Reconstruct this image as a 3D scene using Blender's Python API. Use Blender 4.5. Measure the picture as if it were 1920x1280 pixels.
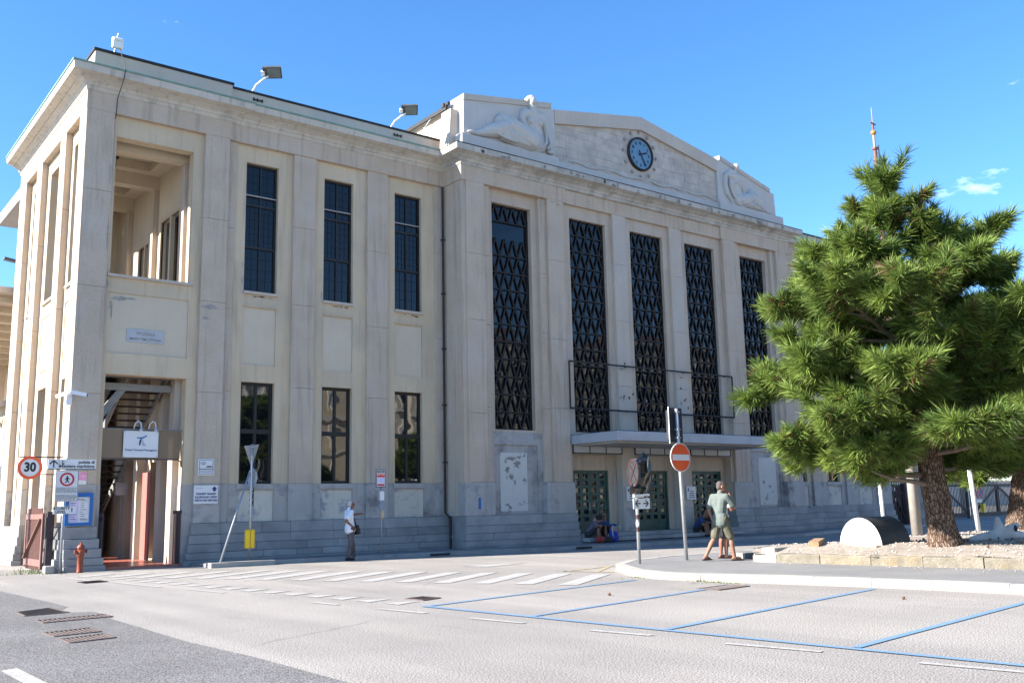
import bpy, math, random
import numpy as np
from mathutils import Vector, Matrix, Quaternion

scene = bpy.context.scene
for o in list(bpy.data.objects):
    bpy.data.objects.remove(o)
col = scene.collection
rad = math.radians

# ------------------------------------------------------------------ camera
cam_data = bpy.data.cameras.new('camera')
cam = bpy.data.objects.new('camera', cam_data)
col.objects.link(cam)
cam_data.sensor_width = 36.0
cam_data.lens = 36.0 * 1792.5 / 1920.0
cam_data.clip_start = 0.1
cam_data.clip_end = 3000.0
YAW, PITCH, ROLL = rad(37.93728), rad(9.71868), rad(-1.23062)
fwd = Vector((math.sin(YAW) * math.cos(PITCH), math.cos(YAW) * math.cos(PITCH), math.sin(PITCH)))
r0 = Vector((math.cos(YAW), -math.sin(YAW), 0))
u0 = r0.cross(fwd)
rr = math.cos(ROLL) * r0 + math.sin(ROLL) * u0
uu = -math.sin(ROLL) * r0 + math.cos(ROLL) * u0
cam.matrix_world = Matrix(((rr.x, uu.x, -fwd.x, 0), (rr.y, uu.y, -fwd.y, 0), (rr.z, uu.z, -fwd.z, 1.5), (0, 0, 0, 1)))
scene.camera = cam

# ------------------------------------------------------------------ sky and sun
SUN_EL, SUN_PHI = rad(30.0), rad(19.0)
to_sun = Vector((-math.cos(SUN_PHI) * math.cos(SUN_EL), math.sin(SUN_PHI) * math.cos(SUN_EL), math.sin(SUN_EL)))
world = bpy.data.worlds.new('World')
scene.world = world
world.use_nodes = True
wn, wl = world.node_tree.nodes, world.node_tree.links
wn.clear()
w_out = wn.new('ShaderNodeOutputWorld')
w_bg = wn.new('ShaderNodeBackground')
w_sky = wn.new('ShaderNodeTexSky')
w_sky.sky_type = 'NISHITA'
w_sky.sun_disc = False
w_sky.sun_elevation = SUN_EL
w_sky.sun_rotation = math.atan2(to_sun.x, to_sun.y)
w_sky.altitude = 300
w_sky.air_density = 0.85
w_sky.dust_density = 0.1
w_sky.ozone_density = 3.2
w_bg.inputs['Strength'].default_value = 0.072
w_hsv = wn.new('ShaderNodeHueSaturation')
w_hsv.inputs['Hue'].default_value = 0.501
w_hsv.inputs['Saturation'].default_value = 1.20
w_hsv.inputs['Value'].default_value = 1.36
wl.new(w_sky.outputs[0], w_hsv.inputs['Color'])
# thin, scattered fair-weather wisps all round the lower sky
w_tc = wn.new('ShaderNodeTexCoord')
w_map = wn.new('ShaderNodeMapping')
w_map.inputs['Scale'].default_value = (1.0, 1.0, 2.6)
w_map.inputs['Location'].default_value = (6.9494, 9.6293, 4.0814)
wl.new(w_tc.outputs['Generated'], w_map.inputs['Vector'])
w_n = wn.new('ShaderNodeTexNoise')
w_n.inputs['Scale'].default_value = 9.0
w_n.inputs['Detail'].default_value = 7.0
w_n.inputs['Roughness'].default_value = 0.6
wl.new(w_map.outputs[0], w_n.inputs['Vector'])
w_r = wn.new('ShaderNodeValToRGB')
w_r.color_ramp.elements[0].position = 0.705
w_r.color_ramp.elements[0].color = (0, 0, 0, 1)
w_r.color_ramp.elements[1].position = 0.80
w_r.color_ramp.elements[1].color = (0.5, 0.5, 0.5, 1)
wl.new(w_n.outputs['Fac'], w_r.inputs[0])
w_mix = wn.new('ShaderNodeMixRGB')
w_mix.inputs[2].default_value = (9, 10, 11, 1)
wl.new(w_r.outputs[0], w_mix.inputs[0])
wl.new(w_hsv.outputs[0], w_mix.inputs[1])
wl.new(w_mix.outputs[0], w_bg.inputs['Color'])
wl.new(w_bg.outputs[0], w_out.inputs['Surface'])

sun_data = bpy.data.lights.new('sun', 'SUN')
sun_data.energy = 5.0
sun_data.angle = rad(0.53)
sun_data.color = (1.0, 0.94, 0.86)
sun = bpy.data.objects.new('sun', sun_data)
col.objects.link(sun)
sun.location = (-40, 20, 60)
sun.rotation_euler = to_sun.to_track_quat('Z', 'Y').to_euler()

scene.view_settings.view_transform = 'Standard'
scene.view_settings.look = 'None'
scene.view_settings.gamma = 1.0
scene.view_settings.use_curve_mapping = False
scene.view_settings.exposure = 1.88
scene.render.engine = 'CYCLES'
scene.cycles.max_bounces = 6
scene.cycles.use_denoising = True

# ------------------------------------------------------------------ helpers
random.seed(7)
OFF = {}


class MB:
    """collects vertices and faces, later linked as one mesh object"""
    def __init__(self, mirror=None):
        self.v, self.f, self.mirror = [], [], mirror

    def add(self, vs, fs):
        n = len(self.v)
        for p in vs:
            self.v.append((p[0], p[1], p[2]))
        for f in fs:
            self.f.append(tuple(n + i for i in f))
        return self

    def box(self, x0, x1, y0, y1, z0, z1, bev=0.0):
        if bev > 0:
            b = bev
            vs = []
            for (x, y, z, sx, sy, sz) in [(x0, y0, z0, 1, 1, 1), (x1, y0, z0, -1, 1, 1), (x1, y1, z0, -1, -1, 1), (x0, y1, z0, 1, -1, 1),
                                          (x0, y0, z1, 1, 1, -1), (x1, y0, z1, -1, 1, -1), (x1, y1, z1, -1, -1, -1), (x0, y1, z1, 1, -1, -1)]:
                vs += [(x, y + sy * b, z + sz * b), (x + sx * b, y, z + sz * b), (x + sx * b, y + sy * b, z)]
            # index helpers: 3*i+0 on x face, +1 on y face, +2 on z face
            X = lambda i: 3 * i
            Y = lambda i: 3 * i + 1
            Z = lambda i: 3 * i + 2
            fs = [(Z(0), Z(3), Z(2), Z(1)), (Z(4), Z(5), Z(6), Z(7)), (Y(0), Y(1), Y(5), Y(4)), (Y(3), Y(7), Y(6), Y(2)),
                  (X(0), X(4), X(7), X(3)), (X(1), X(2), X(6), X(5)),
                  (X(0), Y(0), Y(4), X(4)), (Y(1), X(1), X(5), Y(5)), (X(2), Y(2), Y(6), X(6)), (Y(3), X(3), X(7), Y(7)),
                  (Y(0), Z(0), Z(1), Y(1)), (X(1), Z(1), Z(2), X(2)), (Y(2), Z(2), Z(3), Y(3)), (X(3), Z(3), Z(0), X(0)),
                  (Z(4), Y(4), Y(5), Z(5)), (Z(5), X(5), X(6), Z(6)), (Z(6), Y(6), Y(7), Z(7)), (Z(7), X(7), X(4), Z(4))]
            for i in range(4):
                fs.append((X(i), Z(i), Y(i)) if i % 2 == 0 else (X(i), Y(i), Z(i))[::1])
                j = i + 4
                fs.append((X(j), Y(j), Z(j)))
            return self.add(vs, fs)
        return self.add([(x0, y0, z0), (x1, y0, z0), (x1, y1, z0), (x0, y1, z0), (x0, y0, z1), (x1, y0, z1), (x1, y1, z1), (x0, y1, z1)],
                        [(0, 3, 2, 1), (4, 5, 6, 7), (0, 1, 5, 4), (1, 2, 6, 5), (2, 3, 7, 6), (3, 0, 4, 7)])

    def bar(self, p, q, w, h=None, up=(0, 0, 1)):
        """box of width w and height h from p to q"""
        h = h or w
        p, q = Vector(p), Vector(q)
        d = (q - p).normalized()
        u = Vector(up)
        if abs(d.dot(u)) > 0.99:
            u = Vector((0, 1, 0))
        s = d.cross(u).normalized() * (w / 2)
        t = s.cross(d).normalized() * (h / 2)
        vs = [p - s - t, p + s - t, p + s + t, p - s + t, q - s - t, q + s - t, q + s + t, q - s + t]
        return self.add(vs, [(0, 1, 2, 3), (7, 6, 5, 4), (0, 4, 5, 1), (1, 5, 6, 2), (2, 6, 7, 3), (3, 7, 4, 0)])

    def tube(self, pts, r, n=8, caps=True):
        pts = [Vector(p) for p in pts]
        rs = r if isinstance(r, (list, tuple)) else [r] * len(pts)
        rings, prev = [], None
        for i, p in enumerate(pts):
            d = (pts[min(i + 1, len(pts) - 1)] - pts[max(i - 1, 0)]).normalized()
            if prev is None:
                a = Vector((0, 0, 1)) if abs(d.z) < 0.9 else Vector((1, 0, 0))
                u = d.cross(a).normalized()
            else:
                u = (prev - d * prev.dot(d)).normalized()
            prev = u
            w = d.cross(u)
            rings.append([p + (u * math.cos(2 * math.pi * k / n) + w * math.sin(2 * math.pi * k / n)) * rs[i] for k in range(n)])
        vs = [v for rg in rings for v in rg]
        fs = []
        for i in range(len(pts) - 1):
            for k in range(n):
                a, b = i * n + k, i * n + (k + 1) % n
                fs.append((a, b, b + n, a + n))
        if caps:
            fs.append(tuple(range(n - 1, -1, -1)))
            fs.append(tuple((len(pts) - 1) * n + k for k in range(n)))
        return self.add(vs, fs)

    def lathe(self, prof, c, n=20, axis='z'):
        vs, fs = [], []
        for (r, h) in prof:
            for k in range(n):
                a = 2 * math.pi * k / n
                if axis == 'z':
                    vs.append((c[0] + r * math.cos(a), c[1] + r * math.sin(a), c[2] + h))
                else:  # along -y, facing the street
                    vs.append((c[0] + r * math.cos(a), c[1] - h, c[2] + r * math.sin(a)))
        m = len(prof)
        for i in range(m - 1):
            for k in range(n):
                a, b = i * n + k, i * n + (k + 1) % n
                fs.append((a, b, b + n, a + n))
        fs.append(tuple(range(n - 1, -1, -1)))
        fs.append(tuple((m - 1) * n + k for k in range(n)))
        return self.add(vs, fs)

    def prism(self, poly, y0, y1):
        """polygon given in (x, z), extruded from y0 to y1"""
        n = len(poly)
        vs = [(x, y0, z) for x, z in poly] + [(x, y1, z) for x, z in poly]
        fs = [tuple(range(n)), tuple(range(2 * n - 1, n - 1, -1))]
        for i in range(n):
            j = (i + 1) % n
            fs.append((i, i + n, j + n, j))
        return self.add(vs, fs)

    def slab(self, poly, z0, z1):
        """polygon given in (x, y), extruded from z0 to z1"""
        n = len(poly)
        vs = [(x, y, z0) for x, y in poly] + [(x, y, z1) for x, y in poly]
        fs = [tuple(range(n - 1, -1, -1)), tuple(range(n, 2 * n))]
        for i in range(n):
            j = (i + 1) % n
            fs.append((i, j, j + n, i + n))
        return self.add(vs, fs)

    def sheet(self, poly, z):
        n = len(poly)
        return self.add([(x, y, z) for x, y in poly], [tuple(range(n))])

    def wall(self, a0, a1, z0, z1, holes, p0, p1, axis='x'):
        """a wall between two parallel planes p0 (street side) and p1 with rectangular holes; runs along x or y"""
        xs = sorted({a0, a1, *[h[0] for h in holes], *[h[1] for h in holes]})
        zs = sorted({z0, z1, *[h[2] for h in holes], *[h[3] for h in holes]})
        xs = [x for x in xs if a0 - 1e-6 <= x <= a1 + 1e-6]
        zs = [z for z in zs if z0 - 1e-6 <= z <= z1 + 1e-6]
        inh = lambda x, z: any(h[0] < x < h[1] and h[2] < z < h[3] for h in holes)
        P = (lambda a, p, z: (a, p, z)) if axis == 'x' else (lambda a, p, z: (p, a, z))
        solid = {}
        for i in range(len(xs) - 1):
            for k in range(len(zs) - 1):
                solid[i, k] = not inh((xs[i] + xs[i + 1]) / 2, (zs[k] + zs[k + 1]) / 2)
        for (i, k), s in solid.items():
            if not s:
                continue
            xa, xb, za, zb = xs[i], xs[i + 1], zs[k], zs[k + 1]
            self.add([P(xa, p0, za), P(xb, p0, za), P(xb, p0, zb), P(xa, p0, zb)], [(0, 1, 2, 3)])
            self.add([P(xa, p1, za), P(xb, p1, za), P(xb, p1, zb), P(xa, p1, zb)], [(3, 2, 1, 0)])
            for (di, dk, e) in ((-1, 0, ((xa, za), (xa, zb))), (1, 0, ((xb, zb), (xb, za))), (0, -1, ((xb, za), (xa, za))), (0, 1, ((xa, zb), (xb, zb)))):
                if not solid.get((i + di, k + dk), False):
                    (ax, az), (bx, bz) = e
                    self.add([P(ax, p0, az), P(bx, p0, bz), P(bx, p1, bz), P(ax, p1, az)], [(0, 1, 2, 3)])
        return self

    def sweep(self, path, prof, closed_ends=True):
        """profile (outward offset, z) swept along a level path of (x, y); outward is to the right of travel"""
        n = len(path)
        nor = []
        for i in range(n - 1):
            d = Vector((path[i + 1][0] - path[i][0], path[i + 1][1] - path[i][1])).normalized()
            nor.append(Vector((d.y, -d.x)))
        vs = []
        for i in range(n):
            if i == 0:
                m = nor[0]
            elif i == n - 1:
                m = nor[-1]
            else:
                s = nor[i - 1] + nor[i]
                m = s / max(1e-6, s.dot(nor[i]))
            for (o, z) in prof:
                vs.append((path[i][0] + m.x * o, path[i][1] + m.y * o, z))
        k = len(prof)
        fs = []
        for i in range(n - 1):
            for j in range(k):
                j2 = (j + 1) % k
                fs.append((i * k + j, (i + 1) * k + j, (i + 1) * k + j2, i * k + j2))
        if closed_ends:
            fs.append(tuple(range(k)))
            fs.append(tuple((n - 1) * k + j for j in range(k - 1, -1, -1)))
        return self.add(vs, fs)

    def ell(self, c, r, rot=None, n=12, m=8):
        c = Vector(c)
        q = rot or Quaternion()
        vs = [c + q @ Vector((0, 0, -r[2]))]
        for i in range(1, m):
            t = math.pi * i / m - math.pi / 2
            for k in range(n):
                a = 2 * math.pi * k / n
                vs.append(c + q @ Vector((r[0] * math.cos(t) * math.cos(a), r[1] * math.cos(t) * math.sin(a), r[2] * math.sin(t))))
        vs.append(c + q @ Vector((0, 0, r[2])))
        fs = []
        for k in range(n):
            fs.append((0, 1 + (k + 1) % n, 1 + k))
        for i in range(m - 2):
            for k in range(n):
                a, b = 1 + i * n + k, 1 + i * n + (k + 1) % n
                fs.append((a, b, b + n, a + n))
        t = len(vs) - 1
        for k in range(n):
            fs.append((t, 1 + (m - 2) * n + k, 1 + (m - 2) * n + (k + 1) % n))
        return self.add(vs, fs)

    def cap(self, p, q, r0, r1, n=10):
        """tapered capsule"""
        p, q = Vector(p), Vector(q)
        d = (q - p).normalized()
        pts, rs = [], []
        for t in (-1, -0.86, -0.5, 0):
            pts.append(p + d * (r0 * t)); rs.append(max(0.001, r0 * math.sqrt(max(0, 1 - t * t))))
        for t in (0, 0.5, 0.86, 1):
            pts.append(q + d * (r1 * t)); rs.append(max(0.001, r1 * math.sqrt(max(0, 1 - t * t))))
        return self.tube(pts, rs, n)


def mesh_of(mb, name, shift=(0, 0, 0), smooth=False):
    me = bpy.data.meshes.new(name)
    s = shift
    vs = mb.v
    fs = mb.f
    if mb.mirror is not None:
        vs = [(2 * mb.mirror - x, y, z) for x, y, z in vs]
        fs = [f[::-1] for f in fs]
    me.from_pydata([(x - s[0], y - s[1], z - s[2]) for x, y, z in vs], [], fs)
    me.validate()
    if smooth:
        me.polygons.foreach_set('use_smooth', [True] * len(me.polygons))
    return me


def props(o, label=None, cat=None, group=None, kind=None):
    if label: o['label'] = label
    if cat: o['category'] = cat
    if group: o['group'] = group
    if kind: o['kind'] = kind
    return o


def obj(name, mb, m, parent=None, smooth=False, fix=True):
    """link the collected shape as ONE mesh object (a part if it has a parent)"""
    if parent is not None:
        off = OFF[parent.name]
    else:
        v = np.array(mb.v)
        if mb.mirror is not None:
            v[:, 0] = 2 * mb.mirror - v[:, 0]
        lo, hi = v.min(0), v.max(0)
        off = ((lo[0] + hi[0]) / 2, (lo[1] + hi[1]) / 2, lo[2])
    me = mesh_of(mb, name, off, smooth)
    o = bpy.data.objects.new(name, me)
    col.objects.link(o)
    if m is not None:
        me.materials.append(M[m] if isinstance(m, str) else m)
    if parent is not None:
        o.parent = parent
    else:
        o.location = off
    OFF[o.name] = off
    if fix:
        fix_normals(me)
    return o


def fix_normals(me):
    import bmesh
    bm = bmesh.new()
    bm.from_mesh(me)
    bmesh.ops.recalc_face_normals(bm, faces=bm.faces)
    bm.to_mesh(me)
    bm.free()


def thing(name, label, cat, loc=(0, 0, 0), group=None):
    """an Empty at the thing's base that parents its parts"""
    o = bpy.data.objects.new(name, None)
    col.objects.link(o)
    o.empty_display_size = 0.3
    o.location = loc
    OFF[o.name] = tuple(loc)
    return props(o, label, cat, group)


def inst(src, parent, dx=0, dy=0, dz=0):
    """copy of a piece sharing its mesh, shifted"""
    o = src.copy()
    col.objects.link(o)
    o.parent = parent
    OFF[o.name] = OFF[parent.name]
    o.location = (src.location.x + dx, src.location.y + dy, src.location.z + dz)
    return o


def baked(mb, mods, name):
    """evaluate modifiers on a temporary object and return the resulting mesh data"""
    me = mesh_of(mb, name)
    t = bpy.data.objects.new('tmp', me)
    col.objects.link(t)
    mods(t)
    dg = bpy.context.evaluated_depsgraph_get()
    dg.update()
    ev = t.evaluated_get(dg)
    out = bpy.data.meshes.new_from_object(ev)
    bpy.data.objects.remove(t)
    bpy.data.meshes.remove(me)
    return out


def blob(mb, voxel=0.012, smooth=4):
    """one continuous surface grown round overlapping limbs"""
    def mods(t):
        r = t.modifiers.new('r', 'REMESH')
        r.mode = 'VOXEL'
        r.voxel_size = voxel
        r.adaptivity = 0.0
        s = t.modifiers.new('s', 'SMOOTH')
        s.factor = 0.5
        s.iterations = smooth
    me = baked(mb, mods, 'body')
    r = MB()
    r.v = [tuple(v.co) for v in me.vertices]
    r.f = [tuple(p.vertices) for p in me.polygons]
    bpy.data.meshes.remove(me)
    return r


def text_mb(body, size, x, y, z, align='CENTER', depth=0.004, mirror_x=False, shear=0.0, bold=0.0, sx=1.0, flat='y'):
    """lettering that stands in the xz plane and reads from the street side"""
    cu = bpy.data.curves.new('lettering', 'FONT')
    cu.body = body
    cu.size = size
    cu.align_x = align
    cu.align_y = 'CENTER'
    cu.extrude = depth
    cu.offset = bold
    cu.shear = shear
    cu.resolution_u = 3
    t = bpy.data.objects.new('tmp', cu)
    col.objects.link(t)
    dg = bpy.context.evaluated_depsgraph_get()
    dg.update()
    me = bpy.data.meshes.new_from_object(t.evaluated_get(dg))
    mb = MB()
    mb.v = [(x + v.co.x * sx, y - v.co.z, z + v.co.y) for v in me.vertices]
    mb.f = [tuple(p.vertices) for p in me.polygons]
    bpy.data.objects.remove(t)
    bpy.data.meshes.remove(me)
    return mb


def join(a, b):
    a.add(b.v, b.f)
    return a


# ------------------------------------------------------------------ materials
M = {}


def mat(name, c1, c2=None, rough=0.75, scale=3.0, detail=6.0, spec=0.35, metal=0.0, bump=0.0, bscale=60.0,
        stain=None, stain_scale=0.6, stain_lo=0.5, stain_hi=0.72, streak=None, streak_amt=0.5, speck=0.0, sscale=180.0, island=0.0, crack=0.0, wear=None, wear_lo=0.52):
    m = bpy.data.materials.new(name)
    m.use_nodes = True
    nt = m.node_tree
    N, L = nt.nodes, nt.links
    b = N['Principled BSDF']
    b.inputs['Roughness'].default_value = rough
    b.inputs['Metallic'].default_value = metal
    b.inputs['Specular IOR Level'].default_value = spec
    geo = N.new('ShaderNodeNewGeometry')
    c2 = c2 or tuple(min(1, v * 1.12) for v in c1)

    def noise(sc, det, vec=None, ro=0.55):
        n = N.new('ShaderNodeTexNoise')
        n.inputs['Scale'].default_value = sc
        n.inputs['Detail'].default_value = det
        n.inputs['Roughness'].default_value = ro
        L.new(vec or geo.outputs['Position'], n.inputs['Vector'])
        return n.outputs['Fac']

    def ramp(fac, lo, hi, a, c):
        r = N.new('ShaderNodeValToRGB')
        r.color_ramp.elements[0].position = lo
        r.color_ramp.elements[0].color = (*a, 1)
        r.color_ramp.elements[1].position = hi
        r.color_ramp.elements[1].color = (*c, 1)
        L.new(fac, r.inputs[0])
        return r.outputs[0]

    def mix(fac, a, c, mode='MIX'):
        x = N.new('ShaderNodeMixRGB')
        x.blend_type = mode
        if isinstance(fac, float):
            x.inputs[0].default_value = fac
        else:
            L.new(fac, x.inputs[0])
        for s, k in ((a, 1), (c, 2)):
            if isinstance(s, tuple):
                x.inputs[k].default_value = (*s, 1)
            else:
                L.new(s, x.inputs[k])
        return x.outputs[0]

    cur = ramp(noise(scale, detail), 0.3, 0.7, c1, c2)
    if stain:
        f = ramp(noise(stain_scale, 8.0, ro=0.65), stain_lo, stain_hi, (0, 0, 0), (1, 1, 1))
        cur = mix(f, cur, stain)
    if streak:
        mp = N.new('ShaderNodeMapping')
        mp.inputs['Scale'].default_value = (2.6, 2.6, 0.16)
        L.new(geo.outputs['Position'], mp.inputs['Vector'])
        f = ramp(noise(2.2, 6.0, mp.outputs[0], 0.6), 0.52, 0.8, (0, 0, 0), (streak_amt,) * 3)
        cur = mix(f, cur, streak)
    if island > 0:
        r = N.new('ShaderNodeMapRange')
        r.inputs['To Min'].default_value = 1 - island
        r.inputs['To Max'].default_value = 1 + island
        oi = N.new('ShaderNodeObjectInfo')
        L.new(oi.outputs['Random'], r.inputs['Value'])
        cur = mix(1.0, cur, r.outputs[0], 'MULTIPLY')
    if speck > 0:
        f = ramp(noise(sscale, 2.0), 0.35, 0.65, (1 - speck,) * 3, (1 + speck,) * 3)
        cur = mix(1.0, cur, f, 'MULTIPLY')
    if wear:      # paint rubbed through to what lies beneath
        f = ramp(noise(14.0, 9.0, ro=0.75), wear_lo, wear_lo + 0.07, (0, 0, 0), (0.85, 0.85, 0.85))
        cur = mix(f, cur, wear)
    if crack > 0:
        wob = mix(0.32, geo.outputs['Position'], N.new('ShaderNodeTexNoise').outputs['Color'])
        for nd in N:
            if nd.type == 'TEX_NOISE' and not nd.inputs['Vector'].is_linked:
                nd.inputs['Scale'].default_value = 2.0
                nd.inputs['Detail'].default_value = 8.0
                L.new(geo.outputs['Position'], nd.inputs['Vector'])
        v = N.new('ShaderNodeTexVoronoi')
        v.feature = 'DISTANCE_TO_EDGE'
        v.inputs['Scale'].default_value = 0.33
        mp2 = N.new('ShaderNodeMapping')
        mp2.inputs['Scale'].default_value = (1, 1, 0)
        L.new(wob, mp2.inputs['Vector'])
        L.new(mp2.outputs[0], v.inputs['Vector'])
        line = ramp(v.outputs['Distance'], 0.0015, 0.0045, (1, 1, 1), (0, 0, 0))
        mask = ramp(noise(0.27, 3.0), 0.50, 0.60, (0, 0, 0), (crack,) * 3)
        f = mix(1.0, line, mask, 'MULTIPLY')
        cur = mix(f, cur, (0.05, 0.048, 0.046))
        # tyre-polished tracks along the carriageway and blotchy drips
        mp3 = N.new('ShaderNodeMapping')
        mp3.inputs['Scale'].default_value = (0.85, 0.07, 0)
        mp3.inputs['Rotation'].default_value = (0, 0, 0.12)
        L.new(geo.outputs['Position'], mp3.inputs['Vector'])
        tr = ramp(noise(1.0, 5.0, mp3.outputs[0]), 0.42, 0.62, (0.90, 0.90, 0.90), (1.06, 1.055, 1.04))
        cur = mix(1.0, cur, tr, 'MULTIPLY')
        dr = ramp(noise(2.3, 7.0, ro=0.7), 0.67, 0.76, (0, 0, 0), (0.45, 0.45, 0.45))
        cur = mix(dr, cur, (0.13, 0.12, 0.11))
        oc = ramp(noise(0.55, 6.0, ro=0.7), 0.63, 0.74, (0, 0, 0), (0.5, 0.5, 0.5))
        cur = mix(oc, cur, (0.28, 0.225, 0.165))
    L.new(cur, b.inputs['Base Color'])
    if bump > 0:
        bp = N.new('ShaderNodeBump')
        bp.inputs['Strength'].default_value = bump
        bp.inputs['Distance'].default_value = 0.02
        L.new(noise(bscale, 4.0), bp.inputs['Height'])
        L.new(bp.outputs[0], b.inputs['Normal'])
    M[name] = m
    return m


mat('stone', (0.43, 0.345, 0.265), (0.49, 0.40, 0.315), 0.85, 1.2, 9, bump=0.3, bscale=40, streak=(0.25, 0.205, 0.165), streak_amt=0.75, speck=0.10, sscale=55, stain=(0.47, 0.41, 0.35), stain_scale=0.5)
mat('stone_pale', (0.45, 0.38, 0.31), (0.50, 0.43, 0.36), 0.85, 0.9, bump=0.25, bscale=50, streak=(0.33, 0.31, 0.29), streak_amt=0.5, speck=0.06, sscale=80, stain=(0.40, 0.385, 0.37), stain_scale=0.5)
mat('stucco', (0.515, 0.41, 0.28), (0.57, 0.465, 0.33), 0.9, 0.8, 8, bump=0.15, bscale=80, streak=(0.33, 0.265, 0.19), streak_amt=0.75, stain=(0.43, 0.36, 0.275), stain_scale=0.35, speck=0.03)
mat('stucco_panel', (0.51, 0.43, 0.325), (0.56, 0.48, 0.37), 0.9, 1.1, bump=0.15, bscale=80, streak=(0.42, 0.37, 0.30), streak_amt=0.4)
mat('marble', (0.32, 0.30, 0.28), (0.43, 0.405, 0.385), 0.6, 1.1, 9, bump=0.1, bscale=25, stain=(0.15, 0.145, 0.145), stain_scale=1.1, stain_lo=0.5, stain_hi=0.68, streak=(0.24, 0.225, 0.21), streak_amt=0.6)
mat('marble_cream', (0.50, 0.455, 0.38), (0.55, 0.51, 0.44), 0.7, 1.3, 8, bump=0.15, bscale=25, stain=(0.27, 0.28, 0.30), stain_scale=1.6, stain_lo=0.50, stain_hi=0.60, streak=(0.38, 0.36, 0.33))
mat('plaster_peeling', (0.50, 0.49, 0.46), (0.56, 0.55, 0.51), 0.85, 1.1, 9, bump=0.3, bscale=22, stain=(0.16, 0.15, 0.14), stain_scale=2.2, stain_lo=0.60, stain_hi=0.66, streak=(0.50, 0.47, 0.30), streak_amt=0.4)
mat('plinth_stone', (0.225, 0.225, 0.225), (0.30, 0.30, 0.295), 0.7, 1.6, 8, bump=0.3, bscale=30, stain=(0.17, 0.172, 0.175), stain_scale=1.1, island=0.13)
mat('cornice_stone', (0.45, 0.41, 0.35), (0.52, 0.48, 0.42), 0.85, 1.1, bump=0.25, bscale=40, streak=(0.17, 0.15, 0.125), streak_amt=0.7, stain=(0.30, 0.27, 0.235), stain_scale=0.8, stain_lo=0.56, stain_hi=0.8)
mat('cornice_soiled', (0.36, 0.34, 0.30), (0.50, 0.48, 0.45), 0.85, 1.4, 9, bump=0.3, bscale=30, streak=(0.15, 0.135, 0.12), streak_amt=0.7, stain=(0.22, 0.20, 0.17), stain_scale=1.3)
mat('travertine', (0.40, 0.35, 0.30), (0.52, 0.46, 0.40), 0.85, 2.2, 10, bump=0.5, bscale=26, stain=(0.34, 0.30, 0.27), stain_scale=1.6, island=0.07)
mat('relief_stone', (0.44, 0.425, 0.40), (0.50, 0.48, 0.455), 0.85, 1.2, bump=0.15, bscale=40, streak=(0.36, 0.345, 0.33), streak_amt=0.4)
mat('copper_green', (0.12, 0.23, 0.19), (0.20, 0.32, 0.27), 0.7, 3, stain=(0.13, 0.09, 0.06), stain_scale=1.2, stain_lo=0.62)
mat('bitumen', (0.014, 0.014, 0.016), (0.03, 0.03, 0.032), 0.7, 4)
mat('roof_grey', (0.20, 0.20, 0.20), (0.26, 0.26, 0.26), 0.8, 1)
mat('frame_dark', (0.012, 0.011, 0.011), (0.02, 0.018, 0.018), 0.45, 4)
mat('lattice_dark', (0.007, 0.006, 0.006), (0.013, 0.011, 0.010), 0.6, 4)
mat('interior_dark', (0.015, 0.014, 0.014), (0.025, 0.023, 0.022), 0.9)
mat('door_green', (0.012, 0.05, 0.042), (0.02, 0.075, 0.062), 0.4, 3, stain=(0.04, 0.09, 0.08), stain_scale=3)
mat('canopy_paint', (0.33, 0.34, 0.36), (0.37, 0.38, 0.40), 0.55, 1.5, stain=(0.28, 0.28, 0.29), stain_scale=0.8)
mat('frosted', (0.40, 0.42, 0.43), (0.47, 0.49, 0.5), 0.3, 2.5)
mat('asphalt', (0.225, 0.210, 0.193), (0.285, 0.264, 0.243), 0.92, 0.35, 9, spec=0.2, crack=0.38, bump=0.35, bscale=110, stain=(0.27, 0.25, 0.225), stain_scale=0.22, stain_lo=0.5, stain_hi=0.8, speck=0.75, sscale=60)
mat('asphalt_dark', (0.122, 0.118, 0.114), (0.152, 0.146, 0.142), 0.92, 0.5, 9, spec=0.2, bump=0.35, bscale=110, stain=(0.17, 0.165, 0.163), stain_scale=0.4, speck=0.8, sscale=60)
mat('pavement_asphalt', (0.17, 0.168, 0.165), (0.215, 0.21, 0.205), 0.92, 0.8, 9, spec=0.2, bump=0.5, bscale=120, speck=0.25, sscale=110)
mat('paint_white', (0.32, 0.31, 0.295), (0.38, 0.37, 0.355), 0.8, 2.0, 8, stain=(0.29, 0.275, 0.255), stain_scale=3.0, stain_lo=0.5, stain_hi=0.7, speck=0.25, sscale=75, wear=(0.24, 0.225, 0.208), wear_lo=0.50)
mat('paint_blue', (0.105, 0.20, 0.32), (0.14, 0.235, 0.355), 0.8, 2.0, 8, stain=(0.13, 0.175, 0.235), stain_scale=4.0, stain_lo=0.5, stain_hi=0.75, speck=0.25, sscale=75, wear=(0.22, 0.215, 0.21), wear_lo=0.56)
mat('paint_yellow', (0.42, 0.33, 0.14), (0.34, 0.28, 0.16), 0.8, 5.0, 8, stain=(0.22, 0.21, 0.2), stain_scale=4.0, stain_lo=0.5, stain_hi=0.6)
mat('rust_spot', (0.28, 0.19, 0.11), (0.22, 0.2, 0.18), 0.9, 6.0, 8)
mat('kerb_white', (0.29, 0.265, 0.235), (0.36, 0.335, 0.30), 0.85, 1.8, 8, bump=0.35, bscale=45, stain=(0.20, 0.175, 0.15), stain_scale=2.0, stain_lo=0.54, island=0.06)
mat('kerb_rough', (0.13, 0.115, 0.085), (0.21, 0.185, 0.145), 0.95, 5.0, 10, bump=0.9, bscale=28, stain=(0.20, 0.15, 0.085), stain_scale=1.6, speck=0.25, sscale=60, island=0.1)
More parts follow.
